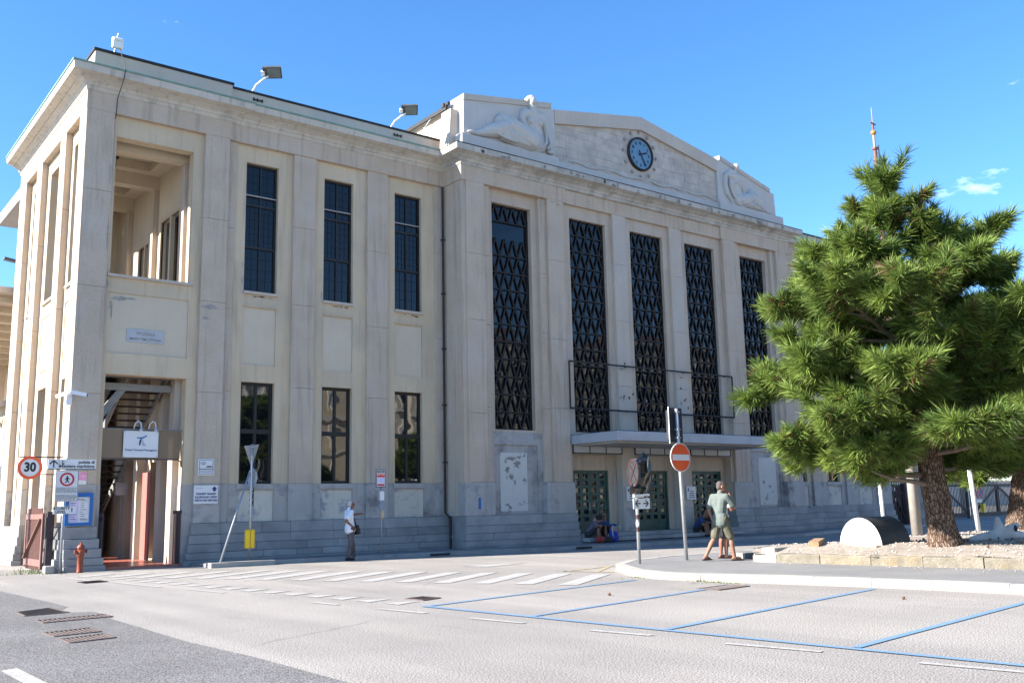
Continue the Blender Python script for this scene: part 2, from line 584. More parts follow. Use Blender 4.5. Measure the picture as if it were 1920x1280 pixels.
mat('gravel_bed', (0.21, 0.18, 0.15), (0.32, 0.28, 0.24), 0.95, 6.0, 8, bump=1.0, bscale=45, stain=(0.21, 0.165, 0.125), stain_scale=1.2, stain_lo=0.52, speck=0.3, sscale=60)
mat('pebble', (0.25, 0.225, 0.195), (0.42, 0.39, 0.35), 0.9, 9.0)
mat('galvanised', (0.36, 0.37, 0.38), (0.45, 0.46, 0.47), 0.42, 6, metal=0.6)
mat('galvanised_dull', (0.26, 0.28, 0.31), (0.33, 0.35, 0.37), 0.5, 6, metal=0.35)
mat('steel_grey', (0.20, 0.205, 0.20), (0.26, 0.26, 0.25), 0.5, 3, metal=0.3)
mat('iron_dark', (0.025, 0.021, 0.021), (0.05, 0.04, 0.037), 0.7, 8, metal=0.2)
mat('iron_rust', (0.085, 0.062, 0.054), (0.13, 0.10, 0.09), 0.85, 9, bump=0.3)
mat('sign_white', (0.62, 0.62, 0.62), (0.68, 0.68, 0.68), 0.4, 2)
mat('sign_grey', (0.36, 0.37, 0.39), (0.43, 0.44, 0.46), 0.5, 2)
mat('sign_red', (0.62, 0.035, 0.022), (0.68, 0.05, 0.03), 0.35, 2)
mat('sign_orange_red', (0.74, 0.085, 0.02), (0.80, 0.11, 0.03), 0.35, 2)
mat('sign_crimson', (0.45, 0.015, 0.04), (0.5, 0.02, 0.05), 0.4, 2)
mat('sign_black', (0.012, 0.012, 0.014), (0.02, 0.02, 0.02), 0.45, 2)
mat('sign_blue', (0.01, 0.10, 0.33), (0.015, 0.13, 0.40), 0.45, 2)
mat('sign_navy', (0.012, 0.02, 0.12), (0.02, 0.03, 0.16), 0.45, 2)
mat('paper', (0.62, 0.62, 0.62), (0.72, 0.72, 0.72), 0.7, 12)
mat('paper_lilac', (0.46, 0.42, 0.66), (0.60, 0.58, 0.76), 0.7, 10)
mat('pink_print', (0.62, 0.10, 0.30), (0.75, 0.45, 0.60), 0.6, 9)
mat('yellow_plastic', (0.72, 0.46, 0.015), (0.80, 0.53, 0.02), 0.4, 2)
mat('hydrant_red', (0.20, 0.045, 0.022), (0.26, 0.065, 0.03), 0.5, 7, stain=(0.25, 0.07, 0.04), stain_scale=8)
mat('gate_paint', (0.155, 0.075, 0.06), (0.20, 0.10, 0.082), 0.6, 5, bump=0.1)
mat('gate_dark', (0.03, 0.02, 0.025), (0.05, 0.034, 0.036), 0.6, 5)
mat('red_floor', (0.36, 0.12, 0.085), (0.43, 0.16, 0.12), 0.25, 3)
mat('red_door', (0.34, 0.115, 0.10), (0.38, 0.14, 0.12), 0.5, 2)
mat('concrete', (0.36, 0.345, 0.32), (0.43, 0.415, 0.39), 0.85, 1.2, stain=(0.30, 0.285, 0.265), stain_scale=0.7)
mat('white_plastic', (0.68, 0.69, 0.66), (0.74, 0.75, 0.72), 0.4, 4)
mat('lamp_grey', (0.075, 0.08, 0.078), (0.11, 0.115, 0.112), 0.5, 4)
mat('lamp_white', (0.68, 0.68, 0.70), (0.74, 0.74, 0.76), 0.4, 4)
mat('lamp_lens', (0.17, 0.19, 0.19), (0.22, 0.24, 0.24), 0.15, 4)
mat('clock_face', (0.10, 0.20, 0.29), (0.13, 0.24, 0.34), 0.3, 2)
mat('clock_mark', (0.008, 0.013, 0.03), (0.012, 0.018, 0.04), 0.5, 2)
mat('stud_stone', (0.26, 0.235, 0.21), (0.33, 0.30, 0.27), 0.8, 6)
mat('bag_black', (0.008, 0.008, 0.009), (0.016, 0.016, 0.018), 0.16, 5, spec=0.7, bump=0.9, bscale=9)
mat('bag_clear', (0.030, 0.031, 0.034), (0.05, 0.052, 0.056), 0.2, 5, spec=0.8, bump=0.9, bscale=12)
mat('tape', (0.66, 0.64, 0.58), (0.72, 0.70, 0.64), 0.5, 4)
mat('faded_red', (0.045, 0.022, 0.022), (0.06, 0.03, 0.03), 0.5, 4)
mat('signal_black', (0.016, 0.017, 0.02), (0.03, 0.03, 0.034), 0.5, 4)
mat('dome_white', (0.36, 0.375, 0.38), (0.42, 0.435, 0.44), 0.45, 3)
mat('dome_black', (0.012, 0.011, 0.012), (0.025, 0.022, 0.02), 0.65, 3)
mat('wood_old', (0.20, 0.12, 0.07), (0.30, 0.20, 0.12), 0.9, 6, bump=0.4)
mat('wood_pale', (0.42, 0.32, 0.21), (0.50, 0.40, 0.28), 0.9, 6, bump=0.4)
mat('driftwood', (0.46, 0.42, 0.40), (0.62, 0.58, 0.55), 0.9, 5, bump=0.6, bscale=24)
mat('pine_cone', (0.14, 0.08, 0.05), (0.2, 0.12, 0.08), 0.9, 20)
mat('weed', (0.06, 0.10, 0.02), (0.11, 0.15, 0.035), 0.8, 12)
mat('skin', (0.22, 0.105, 0.065), (0.27, 0.135, 0.085), 0.55, 12)
mat('skin_tan', (0.20, 0.085, 0.05), (0.25, 0.11, 0.068), 0.55, 12)
mat('skin_deep', (0.20, 0.095, 0.06), (0.26, 0.125, 0.08), 0.55, 12)
mat('hair_white', (0.34, 0.32, 0.30), (0.48, 0.46, 0.43), 0.8, 30)
mat('hair_grey', (0.04, 0.036, 0.033), (0.10, 0.09, 0.082), 0.8, 40)
mat('hair_dark', (0.012, 0.01, 0.009), (0.025, 0.02, 0.018), 0.7, 30)
mat('shirt_white', (0.66, 0.67, 0.74), (0.74, 0.75, 0.80), 0.85, 7, bump=0.5, bscale=9)
mat('polo_green', (0.088, 0.108, 0.098), (0.118, 0.14, 0.128), 0.9, 6, bump=0.6, bscale=9)
mat('khaki', (0.085, 0.078, 0.05), (0.12, 0.11, 0.075), 0.9, 7, bump=0.6, bscale=10)
mat('trousers_grey', (0.085, 0.068, 0.066), (0.12, 0.098, 0.096), 0.9, 7, bump=0.5, bscale=9)
mat('leather_black', (0.010, 0.010, 0.014), (0.02, 0.02, 0.025), 0.5, 6)
mat('sandal', (0.055, 0.035, 0.028), (0.09, 0.06, 0.05), 0.7, 9)
mat('cloth_dark', (0.02, 0.02, 0.024), (0.035, 0.035, 0.04), 0.9, 6)
mat('cloth_navy', (0.02, 0.05, 0.14), (0.03, 0.07, 0.19), 0.9, 6)
mat('cloth_mauve', (0.10, 0.085, 0.12), (0.14, 0.12, 0.16), 0.9, 6)
mat('cloth_blue', (0.02, 0.03, 0.22), (0.03, 0.05, 0.32), 0.85, 6)
mat('cloth_red', (0.22, 0.03, 0.025), (0.30, 0.045, 0.035), 0.85, 6)
mat('cloth_tan', (0.22, 0.16, 0.13), (0.30, 0.22, 0.18), 0.9, 6)
mat('mast_white', (0.24, 0.20, 0.19), (0.28, 0.24, 0.23), 0.6, 2)
mat('mast_red', (0.13, 0.05, 0.045), (0.16, 0.065, 0.055), 0.6, 2)
mat('mast_ball', (0.30, 0.15, 0.03), (0.34, 0.18, 0.04), 0.5, 2)
mat('house_beige', (0.52, 0.43, 0.30), (0.60, 0.51, 0.37), 0.9, 0.5, streak=(0.32, 0.27, 0.2))
mat('house_grey', (0.46, 0.41, 0.33), (0.54, 0.49, 0.40), 0.9, 0.5, streak=(0.26, 0.24, 0.21))
mat('house_pink', (0.52, 0.34, 0.27), (0.58, 0.40, 0.33), 0.9, 0.5)
mat('house_trim', (0.56, 0.52, 0.44), (0.62, 0.58, 0.50), 0.9, 0.9)
mat('roof_tile', (0.24, 0.11, 0.07), (0.30, 0.15, 0.10), 0.9, 1.5)
mat('shutter', (0.62, 0.60, 0.56), (0.68, 0.66, 0.62), 0.8, 2)
mat('bark', (0.13, 0.085, 0.06), (0.30, 0.23, 0.17), 0.95, 7, 10, bump=1.0, bscale=18, stain=(0.22, 0.09, 0.05), stain_scale=1.3)
mat('soot', (0.17, 0.155, 0.14), (0.26, 0.24, 0.215), 0.95, 5, 9)
mat('flaked_plaster', (0.26, 0.245, 0.22), (0.36, 0.34, 0.305), 0.95, 7, 9, bump=0.6, bscale=30)
mat('needles_dead', (0.16, 0.085, 0.035), (0.24, 0.14, 0.06), 0.9, 9)
mat('twig', (0.13, 0.10, 0.08), (0.20, 0.16, 0.13), 0.95, 9)


def glass_mat(name, c=(0.006, 0.007, 0.009), ior=1.7, rough=0.012, wob=0.0):
    m = bpy.data.materials.new(name)
    m.use_nodes = True
    b = m.node_tree.nodes['Principled BSDF']
    b.inputs['Base Color'].default_value = (*c, 1)
    b.inputs['Roughness'].default_value = rough
    b.inputs['IOR'].default_value = ior
    if wob:
        N, L = m.node_tree.nodes, m.node_tree.links
        n = N.new('ShaderNodeTexNoise')
        n.inputs['Scale'].default_value = 1.1
        n.inputs['Detail'].default_value = 1.0
        g = N.new('ShaderNodeNewGeometry')
        L.new(g.outputs['Position'], n.inputs['Vector'])
        bp = N.new('ShaderNodeBump')
        bp.inputs['Strength'].default_value = wob
        bp.inputs['Distance'].default_value = 0.1
        L.new(n.outputs['Fac'], bp.inputs['Height'])
        L.new(bp.outputs[0], b.inputs['Normal'])
    M[name] = m


glass_mat('glass', wob=0.05, ior=1.85)
glass_mat('glass_upper', wob=0.04, ior=1.42)
glass_mat('glass_lattice', wob=0.04, ior=1.42)
glass_mat('glass_far', (0.02, 0.022, 0.025), 1.5)


def panel_mat(name, c, alpha):
    """tinted see-through sheet"""
    m = bpy.data.materials.new(name)
    m.use_nodes = True
    N, L = m.node_tree.nodes, m.node_tree.links
    b = N['Principled BSDF']
    b.inputs['Base Color'].default_value = (*c, 1)
    b.inputs['Roughness'].default_value = 0.25
    t = N.new('ShaderNodeBsdfTransparent')
    t.inputs[0].default_value = (0.75, 0.66, 0.55, 1)
    x = N.new('ShaderNodeMixShader')
    x.inputs[0].default_value = alpha
    L.new(t.outputs[0], x.inputs[1])
    L.new(b.outputs[0], x.inputs[2])
    L.new(x.outputs[0], N['Material Output'].inputs['Surface'])
    M[name] = m


panel_mat('amber_panel', (0.20, 0.145, 0.10), 0.8)


def needle_mat(name, dark, light, trans):
    m = bpy.data.materials.new(name)
    m.use_nodes = True
    N, L = m.node_tree.nodes, m.node_tree.links
    b = N['Principled BSDF']
    b.inputs['Roughness'].default_value = 0.55
    b.inputs['Specular IOR Level'].default_value = 0.3
    at = N.new('ShaderNodeAttribute')
    at.attribute_name = 'tone'
    r = N.new('ShaderNodeValToRGB')
    r.color_ramp.elements[0].color = (*dark, 1)
    r.color_ramp.elements[1].color = (*light, 1)
    r.color_ramp.elements[0].position = 0.06
    e = r.color_ramp.elements.new(0.03)
    e.color = (0.17, 0.095, 0.045, 1)
    L.new(at.outputs['Fac'], r.inputs[0])
    L.new(r.outputs[0], b.inputs['Base Color'])
    t = N.new('ShaderNodeBsdfTranslucent')
    L.new(r.outputs[0], t.inputs[0])
    x = N.new('ShaderNodeMixShader')
    x.inputs[0].default_value = trans
    L.new(b.outputs[0], x.inputs[1])
    L.new(t.outputs[0], x.inputs[2])
    L.new(x.outputs[0], N['Material Output'].inputs['Surface'])
    M[name] = m


def bark_mat():
    m = bpy.data.materials.new('bark')
    m.use_nodes = True
    N, L = m.node_tree.nodes, m.node_tree.links
    b = N['Principled BSDF']
    b.inputs['Roughness'].default_value = 0.95
    b.inputs['Specular IOR Level'].default_value = 0.15
    g = N.new('ShaderNodeNewGeometry')
    n0 = N.new('ShaderNodeTexNoise')
    n0.inputs['Scale'].default_value = 4.0
    n0.inputs['Detail'].default_value = 4.0
    L.new(g.outputs['Position'], n0.inputs['Vector'])
    mx = N.new('ShaderNodeMixRGB')
    mx.inputs[0].default_value = 0.12
    L.new(g.outputs['Position'], mx.inputs[1])
    L.new(n0.outputs['Color'], mx.inputs[2])
    mp = N.new('ShaderNodeMapping')
    mp.inputs['Scale'].default_value = (24, 24, 7.5)
    L.new(mx.outputs[0], mp.inputs['Vector'])
    v = N.new('ShaderNodeTexVoronoi')
    v.feature = 'DISTANCE_TO_EDGE'
    v.inputs['Scale'].default_value = 1.0
    L.new(mp.outputs[0], v.inputs['Vector'])
    v2 = N.new('ShaderNodeTexVoronoi')
    v2.inputs['Scale'].default_value = 1.0
    L.new(mp.outputs[0], v2.inputs['Vector'])
    r = N.new('ShaderNodeValToRGB')
    r.color_ramp.elements[0].position = 0.02
    r.color_ramp.elements[0].color = (0.22, 0.18, 0.16, 1)
    r.color_ramp.elements[1].position = 0.22
    r.color_ramp.elements[1].color = (1, 1, 1, 1)
    L.new(v.outputs['Distance'], r.inputs[0])
    c = N.new('ShaderNodeValToRGB')
    c.color_ramp.elements[0].color = (0.10, 0.058, 0.04, 1)
    c.color_ramp.elements[1].color = (0.24, 0.185, 0.145, 1)
    L.new(v2.outputs['Color'], c.inputs[0])
    mm = N.new('ShaderNodeMixRGB')
    mm.blend_type = 'MULTIPLY'
    mm.inputs[0].default_value = 1.0
    L.new(c.outputs[0], mm.inputs[1])
    L.new(r.outputs[0], mm.inputs[2])
    L.new(mm.outputs[0], b.inputs['Base Color'])
    bp = N.new('ShaderNodeBump')
    bp.inputs['Strength'].default_value = 1.0
    bp.inputs['Distance'].default_value = 0.03
    L.new(v.outputs['Distance'], bp.inputs['Height'])
    L.new(bp.outputs[0], b.inputs['Normal'])
    M['bark'] = m


bark_mat()
needle_mat('needles', (0.042, 0.088, 0.021), (0.235, 0.315, 0.062), 0.3)

# ================================================================== THE STATION BUILDING
AX = 28.3          # middle of the facade
YW, YT, YC = 28.0, 27.9, 26.85   # pilaster faces: side wings, corner towers, centre block
station = thing('station_building', 'monumental pale stone harbour station with tall pilasters, clock gable and dark windows', 'building', (AX, 27.0, 0))
S = station
rs = random.Random(11)


def part(name, m, mir=False, parent=None, smooth=False):
    return _Part(name, m, mir, parent or S, smooth)


class _Part(MB):
    def __init__(self, name, m, mir, parent, smooth):
        super().__init__(AX if mir else None)
        self.a = (name, m, parent, smooth)

    def done(self):
        n, m, p, s = self.a
        return obj(n, self, m, p, s)


def add_box(name, m, b, mir=False, parent=None, bev=0.0):
    if name == 'pilaster' and b[5] - b[4] > 6:
        # tall pilasters are laid up from several long stones
        n_ = 4
        zc = [b[4]] + [b[4] + (b[5] - b[4]) * (i + rs.uniform(-0.12, 0.12)) / n_ for i in range(1, n_)] + [b[5]]
        for i in range(n_):
            q = part('pilaster', m, mir, parent)
            q.box(*b[:4], zc[i] + (0.003 if i else 0), zc[i + 1] - (0.003 if i < n_ - 1 else 0), bev=0.008)
            q.done()
        return None
    q = part(name, m, mir, parent)
    q.box(*b, bev=bev)
    return q.done()


COURSES = [(0.85, 1.18), (0.59, 0.85), (0.35, 0.59), (0.15, 0.35), (-0.02, 0.15)]


def plinth_x(x0, x1, y, mir, back=0.5, e0=False, e1=False, zmin=-0.05):
    """courses of stone blocks running along the facade"""
    core = part('plinth_core', 'plinth_stone', mir)
    core.box(x0 - (0.0 if not e0 else 0.0), x1, y + 0.02, y + back, -0.1, 1.175)
    core.done()
    for k, (z0, z1) in enumerate(COURSES):
        if z0 < zmin:
            continue
        e = 0.045 + 0.052 * k
        xa = x0 - (e if e0 else 0)
        xb = x1 + (e if e1 else 0)
        n = max(1, round((xb - xa) / rs.uniform(1.05, 1.5)))
        cuts = [xa + (xb - xa) * (i + (rs.uniform(-0.22, 0.22) if 0 < i < n else 0)) / n for i in range(n + 1)]
        for i in range(n):
            j = rs.uniform(-0.005, 0.005)
            q = part('stone_block', 'plinth_stone', mir)
            q.box(cuts[i] + 0.004, cuts[i + 1] - 0.004, y - e + j, y + 0.03, z0 + 0.004, z1 - 0.004, bev=0.008)
            q.done()


def plinth_y(y0, y1, x, mir):
    core = part('plinth_core', 'plinth_stone', mir)
    core.box(x + 0.02, x + 0.5, y0, y1, -0.1, 1.175)
    core.done()
    for k, (z0, z1) in enumerate(COURSES):
        e = 0.045 + 0.052 * k
        ya, yb = y0 - e, y1
        n = max(1, round((yb - ya) / 1.2))
        for i in range(n):
            q = part('stone_block', 'plinth_stone', mir)
            q.box(x - e + rs.uniform(-0.005, 0.005), x + 0.03, ya + (yb - ya) * i / n + 0.004, ya + (yb - ya) * (i + 1) / n - 0.004, z0 + 0.004, z1 - 0.004, bev=0.008)
            q.done()


def glazed(x0, x1, z0, z1, y, cols, rows, mir, fr=0.07, mull=0.05, grid=None, m_frame='frame_dark', gl='glass'):
    """a window: dark frame, one pane for each light; rows are fractions from the top"""
    w = part('window', m_frame, mir)
    w.box(x0, x0 + fr, y - 0.05, y + 0.05, z0, z1).box(x1 - fr, x1, y - 0.05, y + 0.05, z0, z1)
    w.box(x0 + fr, x1 - fr, y - 0.05, y + 0.05, z0, z0 + fr).box(x0 + fr, x1 - fr, y - 0.05, y + 0.05, z1 - fr, z1)
    xs = [x0 + fr + (x1 - x0 - 2 * fr) * i / cols for i in range(cols + 1)]
    zs = [z1 - fr - (z1 - z0 - 2 * fr) * r for r in rows]
    for x in xs[1:-1]:
        w.box(x - mull / 2, x + mull / 2, y - 0.045, y + 0.045, z0 + fr, z1 - fr)
    for z in zs[1:-1]:
        w.box(x0 + fr, x1 - fr, y - 0.055, y + 0.04, z - mull * 0.8, z + mull * 0.8)
    wo = w.done()
    for i in range(cols):
        for k in range(len(zs) - 1):
            p = part('pane', gl, mir, wo)
            t = rs.uniform(-0.004, 0.004)
            xa, xb, za, zb = xs[i], xs[i + 1], zs[k + 1], zs[k]
            p.add([(xa, y + t, za), (xb, y - t, za), (xb, y - t * 0.4, zb), (xa, y + t * 1.3, zb)], [(0, 1, 2, 3)])
            p.done()
            if grid and grid[k]:
                g = part('glazing_bar', 'frame_dark', mir, wo)
                gx, gz = grid[k]
                for a in range(1, gx):
                    xx = xa + (xb - xa) * a / gx
                    g.box(xx - 0.006, xx + 0.006, y - 0.016, y - 0.006, za, zb)
                for a in range(1, gz):
                    zz = za + (zb - za) * a / gz
                    g.box(xa, xb, y - 0.016, y - 0.007, zz - 0.006, zz + 0.006)
                g.done()
    return wo


BAYS = [(11.33, 12.42), (14.06, 15.15), (16.79, 17.90)]


def side(mir):
    """wing and corner tower, left of the centre; mirrored for the right"""
    # ---------------- wing walls
    q = part('wall', 'stucco', mir)
    q.wall(10.6, 18.8, 2.32, 13.3, [(a, b, 8.28, 12.5) for a, b in BAYS] + [(a, b, 5.97, 7.77) for a, b in BAYS] + [(a, b, 2.2, 5.43) for a, b in BAYS], 28.12, 28.5)
    q.done()
    for a, b in BAYS:
        add_box('wall_panel', 'stucco_panel', (a + 0.002, b - 0.002, 28.16, 28.3, 5.972, 7.768), mir)
    q = part('marble_facing', 'marble', mir)
    q.wall(10.97, 18.8, 1.18, 2.316, [(a - 0.03, b + 0.03, 1.19, 2.12) for a, b in BAYS], 28.10, 28.45)
    q.done()
    for a, b in BAYS:
        add_box('marble_panel', 'marble_cream', (a - 0.028, b + 0.028, 28.14, 28.3, 1.192, 2.118), mir)
        add_box('window_sill', 'stone_pale', (a - 0.02, b + 0.03, 28.03, 28.32, 8.20, 8.28), mir)
        q = part('wall_groove', 'stucco', mir)
        q.box(a - 0.02, b + 0.04, 28.085, 28.13, 7.80, 7.84)
        q.done()
        add_box('window_sill', 'marble', (a - 0.08, b + 0.08, 28.06, 28.32, 2.16, 2.312), mir)
        glazed(a, b, 8.28, 12.5, 28.31, 2, [0, 0.317, 0.657, 1], mir, grid=[(2, 5), (3, 6), (2, 4)], gl='glass_upper')
        q = part('window_rail', 'galvanised', mir)
        zr = 12.5 - 4.22 * 0.25
        q.tube([(a - 0.0, 28.22, zr), (b + 0.02, 28.22, zr)], 0.022, 6)
        q.done()
        glazed(a, b, 2.318, 5.43, 28.31, 2, [0, 0.484, 1], mir, fr=0.09, mull=0.085)
        add_box('unlit_room_sheet', 'interior_dark', (a - 0.02, b + 0.02, 28.46, 28.49, 2.3, 5.45), mir)  # near-black sheet stands in for the unlit room behind the window
    # ---------------- pilasters
    for (a, b, y) in ((9.91, 10.68, YT), (10.68, 10.97, 28.05), (12.91, 13.70, YW), (15.65, 16.46, YW), (18.43, 18.8, 28.05)):
        add_box('pilaster', 'stone', (a, b, y, 28.3, 2.32, 13.05), mir, bev=0.012)
        add_box('pilaster_foot', 'marble', (a - 0.004, b + 0.004, y - 0.006, 28.3, 1.18, 2.316), mir, bev=0.01)
    plinth_x(10.7, 18.86, YW, mir)
    # ---------------- tower, street side: X 6.42 to 10.68
    add_box('pilaster', 'stone', (6.42, 7.20, YT, 28.64, 2.32, 13.05), mir, bev=0.012)
    add_box('pilaster_foot', 'marble', (6.414, 7.206, YT - 0.006, 28.645, 1.18, 2.316), mir, bev=0.01)
    q = part('wall', 'stucco', mir)
    q.wall(7.18, 9.93, 5.40, 13.3, [(7.32, 9.60, 8.28, 12.42), (7.30, 9.60, 6.0, 7.75)], 28.05, 28.42)
    q.done()
    add_box('jamb', 'stucco', (7.18, 7.34, 28.05, 28.42, 2.30, 5.398), mir)
    add_box('jamb', 'stucco', (9.62, 9.93, 28.05, 28.42, 2.30, 5.398), mir)
    add_box('jamb_foot', 'marble', (7.18, 7.35, 28.044, 28.43, 0.0, 2.298), mir)
    add_box('jamb_foot', 'marble', (9.61, 9.93, 28.044, 28.43, 0.0, 2.298), mir)
    add_box('wall_panel', 'stucco_panel', (7.302, 9.598, 28.09, 28.3, 6.002, 7.748), mir)
    add_box('window_sill', 'stone_pale', (7.24, 9.70, 27.96, 28.46, 8.20, 8.28), mir)
    plinth_x(6.42, 7.24, YT, mir, back=0.7, e0=False, e1=True)
    plinth_x(9.88, 10.70, YT, mir, back=0.5, e0=True)
    # ---------------- tower, flank: Y 27.9 to 36.9
    X0, X1 = 6.42, 6.62
    for (a, b) in ((30.27, 30.95), (33.46, 34.2), (35.9, 36.9)):
        add_box('pilaster', 'stone', (X0, 6.9, a, b, 2.32, 13.05), mir, bev=0.012)
        add_box('pilaster_foot', 'marble', (X0 - 0.006, 6.9, a - 0.006, b + 0.006, 1.18, 2.316), mir, bev=0.01)
    q = part('wall', 'stucco', mir)
    openings = []
    for (a, b, z0) in ((29.1, 29.95, 1.19), (31.45, 33.0, 0.0), (34.7, 35.45, 1.19)):
        openings += [(a, b, 8.2, 12.55), (a, b, z0, 5.4)]
    q.wall(28.6, 36.9, 0.0, 13.3, openings, X1, 6.98, axis='y')
    q.done()
    for (a, b) in ((29.1, 29.95), (31.45, 33.0), (34.7, 35.45)):
        add_box('window_sill', 'stone_pale', (6.55, 7.0, a - 0.06, b + 0.06, 8.12, 8.2), mir)
        q = part('wall_panel', 'stucco_panel', mir)
        q.box(6.59, 6.65, a, b, 7.68, 7.74).box(6.59, 6.65, a, b, 5.94, 6.0).box(6.59, 6.65, a - 0.06, a, 5.94, 7.74).box(6.59, 6.65, b, b + 0.06, 5.94, 7.74)
        q.done()
    plinth_y(28.0, 31.2, X0, mir)
    plinth_y(33.3, 36.9, X0, mir)
    # ---------------- inside the tower
    q = part('floor_slab', 'concrete', mir)
    q.box(6.98, 9.95, 28.44, 36.6, 7.75, 8.1)
    q.done()
    q = part('ceiling', 'stucco_panel', mir)
    q.box(6.98, 10.2, 28.44, 36.6, 13.02, 13.2)
    q.done()
    for y in (28.75, 31.75, 34.6):
        add_box('ceiling_beam', 'stucco_panel', (6.98, 9.75, y, y + 0.4, 12.28, 13.015), mir)
    q = part('ceiling_moulding', 'stucco_panel', mir)
    for (ya, yb) in ((29.15, 31.75), (32.15, 34.6)):
        q.box(6.98, 9.75, ya, ya + 0.35, 12.72, 13.01).box(6.98, 9.75, yb - 0.35, yb, 12.72, 13.01)
        q.box(9.3, 9.75, ya + 0.35, yb - 0.35, 12.72, 13.01)
    q.done()
    q = part('inner_wall', 'stucco_panel', mir)
    q.wall(28.42, 36.6, 0.0, 13.0, [(29.5, 31.3, 8.1, 11.0), (32.5, 33.6, 8.1, 10.6), (30.2, 31.5, 0.1, 3.1)], 9.75, 10.1, axis='y')
    q.done()
    for (y, w) in ((28.75, 0.4), (31.75, 0.42), (34.6, 0.4)):
        add_box('pier', 'stone', (9.58, 9.78, y, y + w, 8.1, 12.275), mir)
    for y in (28.55, 29.6, 31.9, 33.2):
        add_box('pier', 'stone_pale', (9.46, 9.76, y, y + 0.4, 0.02, 7.7), mir)
    for (a, b, z) in ((29.5, 31.3, 11.0), (32.5, 33.6, 10.6)):
        q = part('door_frame', 'stucco', mir)
        q.box(9.70, 9.8, a - 0.1, a, 8.1, z + 0.1).box(9.70, 9.8, b, b + 0.1, 8.1, z + 0.1).box(9.70, 9.8, a, b, z, z + 0.1).box(9.72, 9.85, (a + b) / 2 - 0.07, (a + b) / 2 + 0.07, 8.1, z)
        q.done()
        q = part('pane', 'glass', mir)
        q.box(9.9, 9.92, a, b, 8.1, z)
        q.done()
    q = part('back_wall', 'stucco_panel', mir)
    q.box(6.9, 10.1, 36.6, 36.9, 0.0, 13.0)
    q.done()
    add_box('unlit_room_sheet', 'interior_dark', (10.6, 10.65, 29, 36, 0.0, 12), mir)  # near-black sheet stands in for unlit rooms past the inner wall
    add_box('entrance_floor', 'red_floor', (7.0, 9.9, 27.95, 36.6, -0.02, 0.07), mir)
    # ---------------- roof slab behind the parapets
    q = part('parapet', 'stone_pale', mir)
    q.box(10.75, 19.3, 28.3, 28.55, 14.15, 14.93)
    q.done()
    q = part('coping', 'bitumen', mir)
    q.box(10.76, 19.25, 28.26, 28.6, 14.935, 15.0)
    q.done()
    q = part('parapet', 'stone_pale', mir)
    q.box(6.62, 10.8, 28.15, 28.4, 14.15, 14.97).box(6.62, 6.9, 28.4, 36.6, 14.15, 14.97).box(10.6, 10.8, 28.4, 29.2, 14.15, 14.97)
    q.done()
    q = part('coping', 'bitumen', mir)
    q.box(6.58, 10.84, 28.11, 28.44, 14.975, 15.05).box(6.58, 6.94, 28.44, 36.6, 14.975, 15.05)
    q.done()
    q = part('roof', 'roof_grey', mir)
    q.box(6.9, 19.0, 28.5, 44.0, 13.6, 14.1)
    q.done()
    q = part('rear_wall', 'stucco', mir)
    q.box(9.95, 18.9, 43.7, 44.0, 0.0, 13.6).box(9.95, 10.25, 36.9, 43.7, 0, 13.6)
    q.done()


side(False)
side(True)

# ---------------------------------------------------------------- frieze, cornice and flashing, all round
m_ = lambda x: 2 * AX - x
path_l = [(6.42, 36.9), (6.42, YT), (10.73, YT), (10.73, YW - 0.03), (18.78, YW - 0.03)]
path_c = [(18.78, 28.2), (18.78, YC), (m_(18.78), YC), (m_(18.78), 28.2)]
fr = [(0, 13.05), (0.006, 13.055), (0.006, 13.60), (-0.3, 13.60), (-0.3, 13.05)]
co = [(-0.25, 13.602), (0.02, 13.602), (0.05, 13.64), (0.05, 13.70), (0.10, 13.74), (0.13, 13.80), (0.24, 13.87), (0.27, 13.87), (0.27, 13.90), (0.50, 13.97), (0.53, 14.165), (-0.25, 14.175)]
fl = [(0.40, 14.178), (0.555, 14.168), (0.56, 14.215), (-0.2, 14.225), (-0.2, 14.178)]
for mir in (False, True):
    for nm, pr, mt in (('frieze', fr, 'stone'), ('cornice', co, 'cornice_stone'), ('flashing', fl, 'copper_green')):
        q = part(nm, mt, mir)
        q.sweep(path_l, pr)
        q.done()
q = part('frieze', 'stone')
q.sweep([(18.78, 28.2), (18.78, YC), (23.70, YC), (23.70, YC + 0.07), (m_(23.70), YC + 0.07), (m_(23.70), YC), (m_(18.78), YC), (m_(18.78), 28.2)], fr)
q.done()
# the centre cornice is laid in long stones with open joints
cuts = [18.78, 20.9, 23.4, 25.2, 27.3, 29.0, 31.2, 33.3, 35.6, m_(18.78)]
for i in range(len(cuts) - 1):
    q = part('cornice_stone', 'cornice_soiled')
    p = [(cuts[i] + (0.006 if i else 0), YC), (cuts[i + 1] - (0.006 if i < len(cuts) - 2 else 0), YC)]
    if i == 0:
        p = [(18.78, 28.2)] + p
    if i == len(cuts) - 2:
        p = p + [(m_(18.78), 28.2)]
    dz = rs.uniform(-0.006, 0.006)
    q.sweep(p, [(o, z + dz) for o, z in co])
    q.done()
q = part('flashing', 'bitumen')
q.sweep(path_c, [(0.36, 14.19), (0.50, 14.185), (0.505, 14.215), (-0.2, 14.24), (-0.2, 14.19)])
q.done()

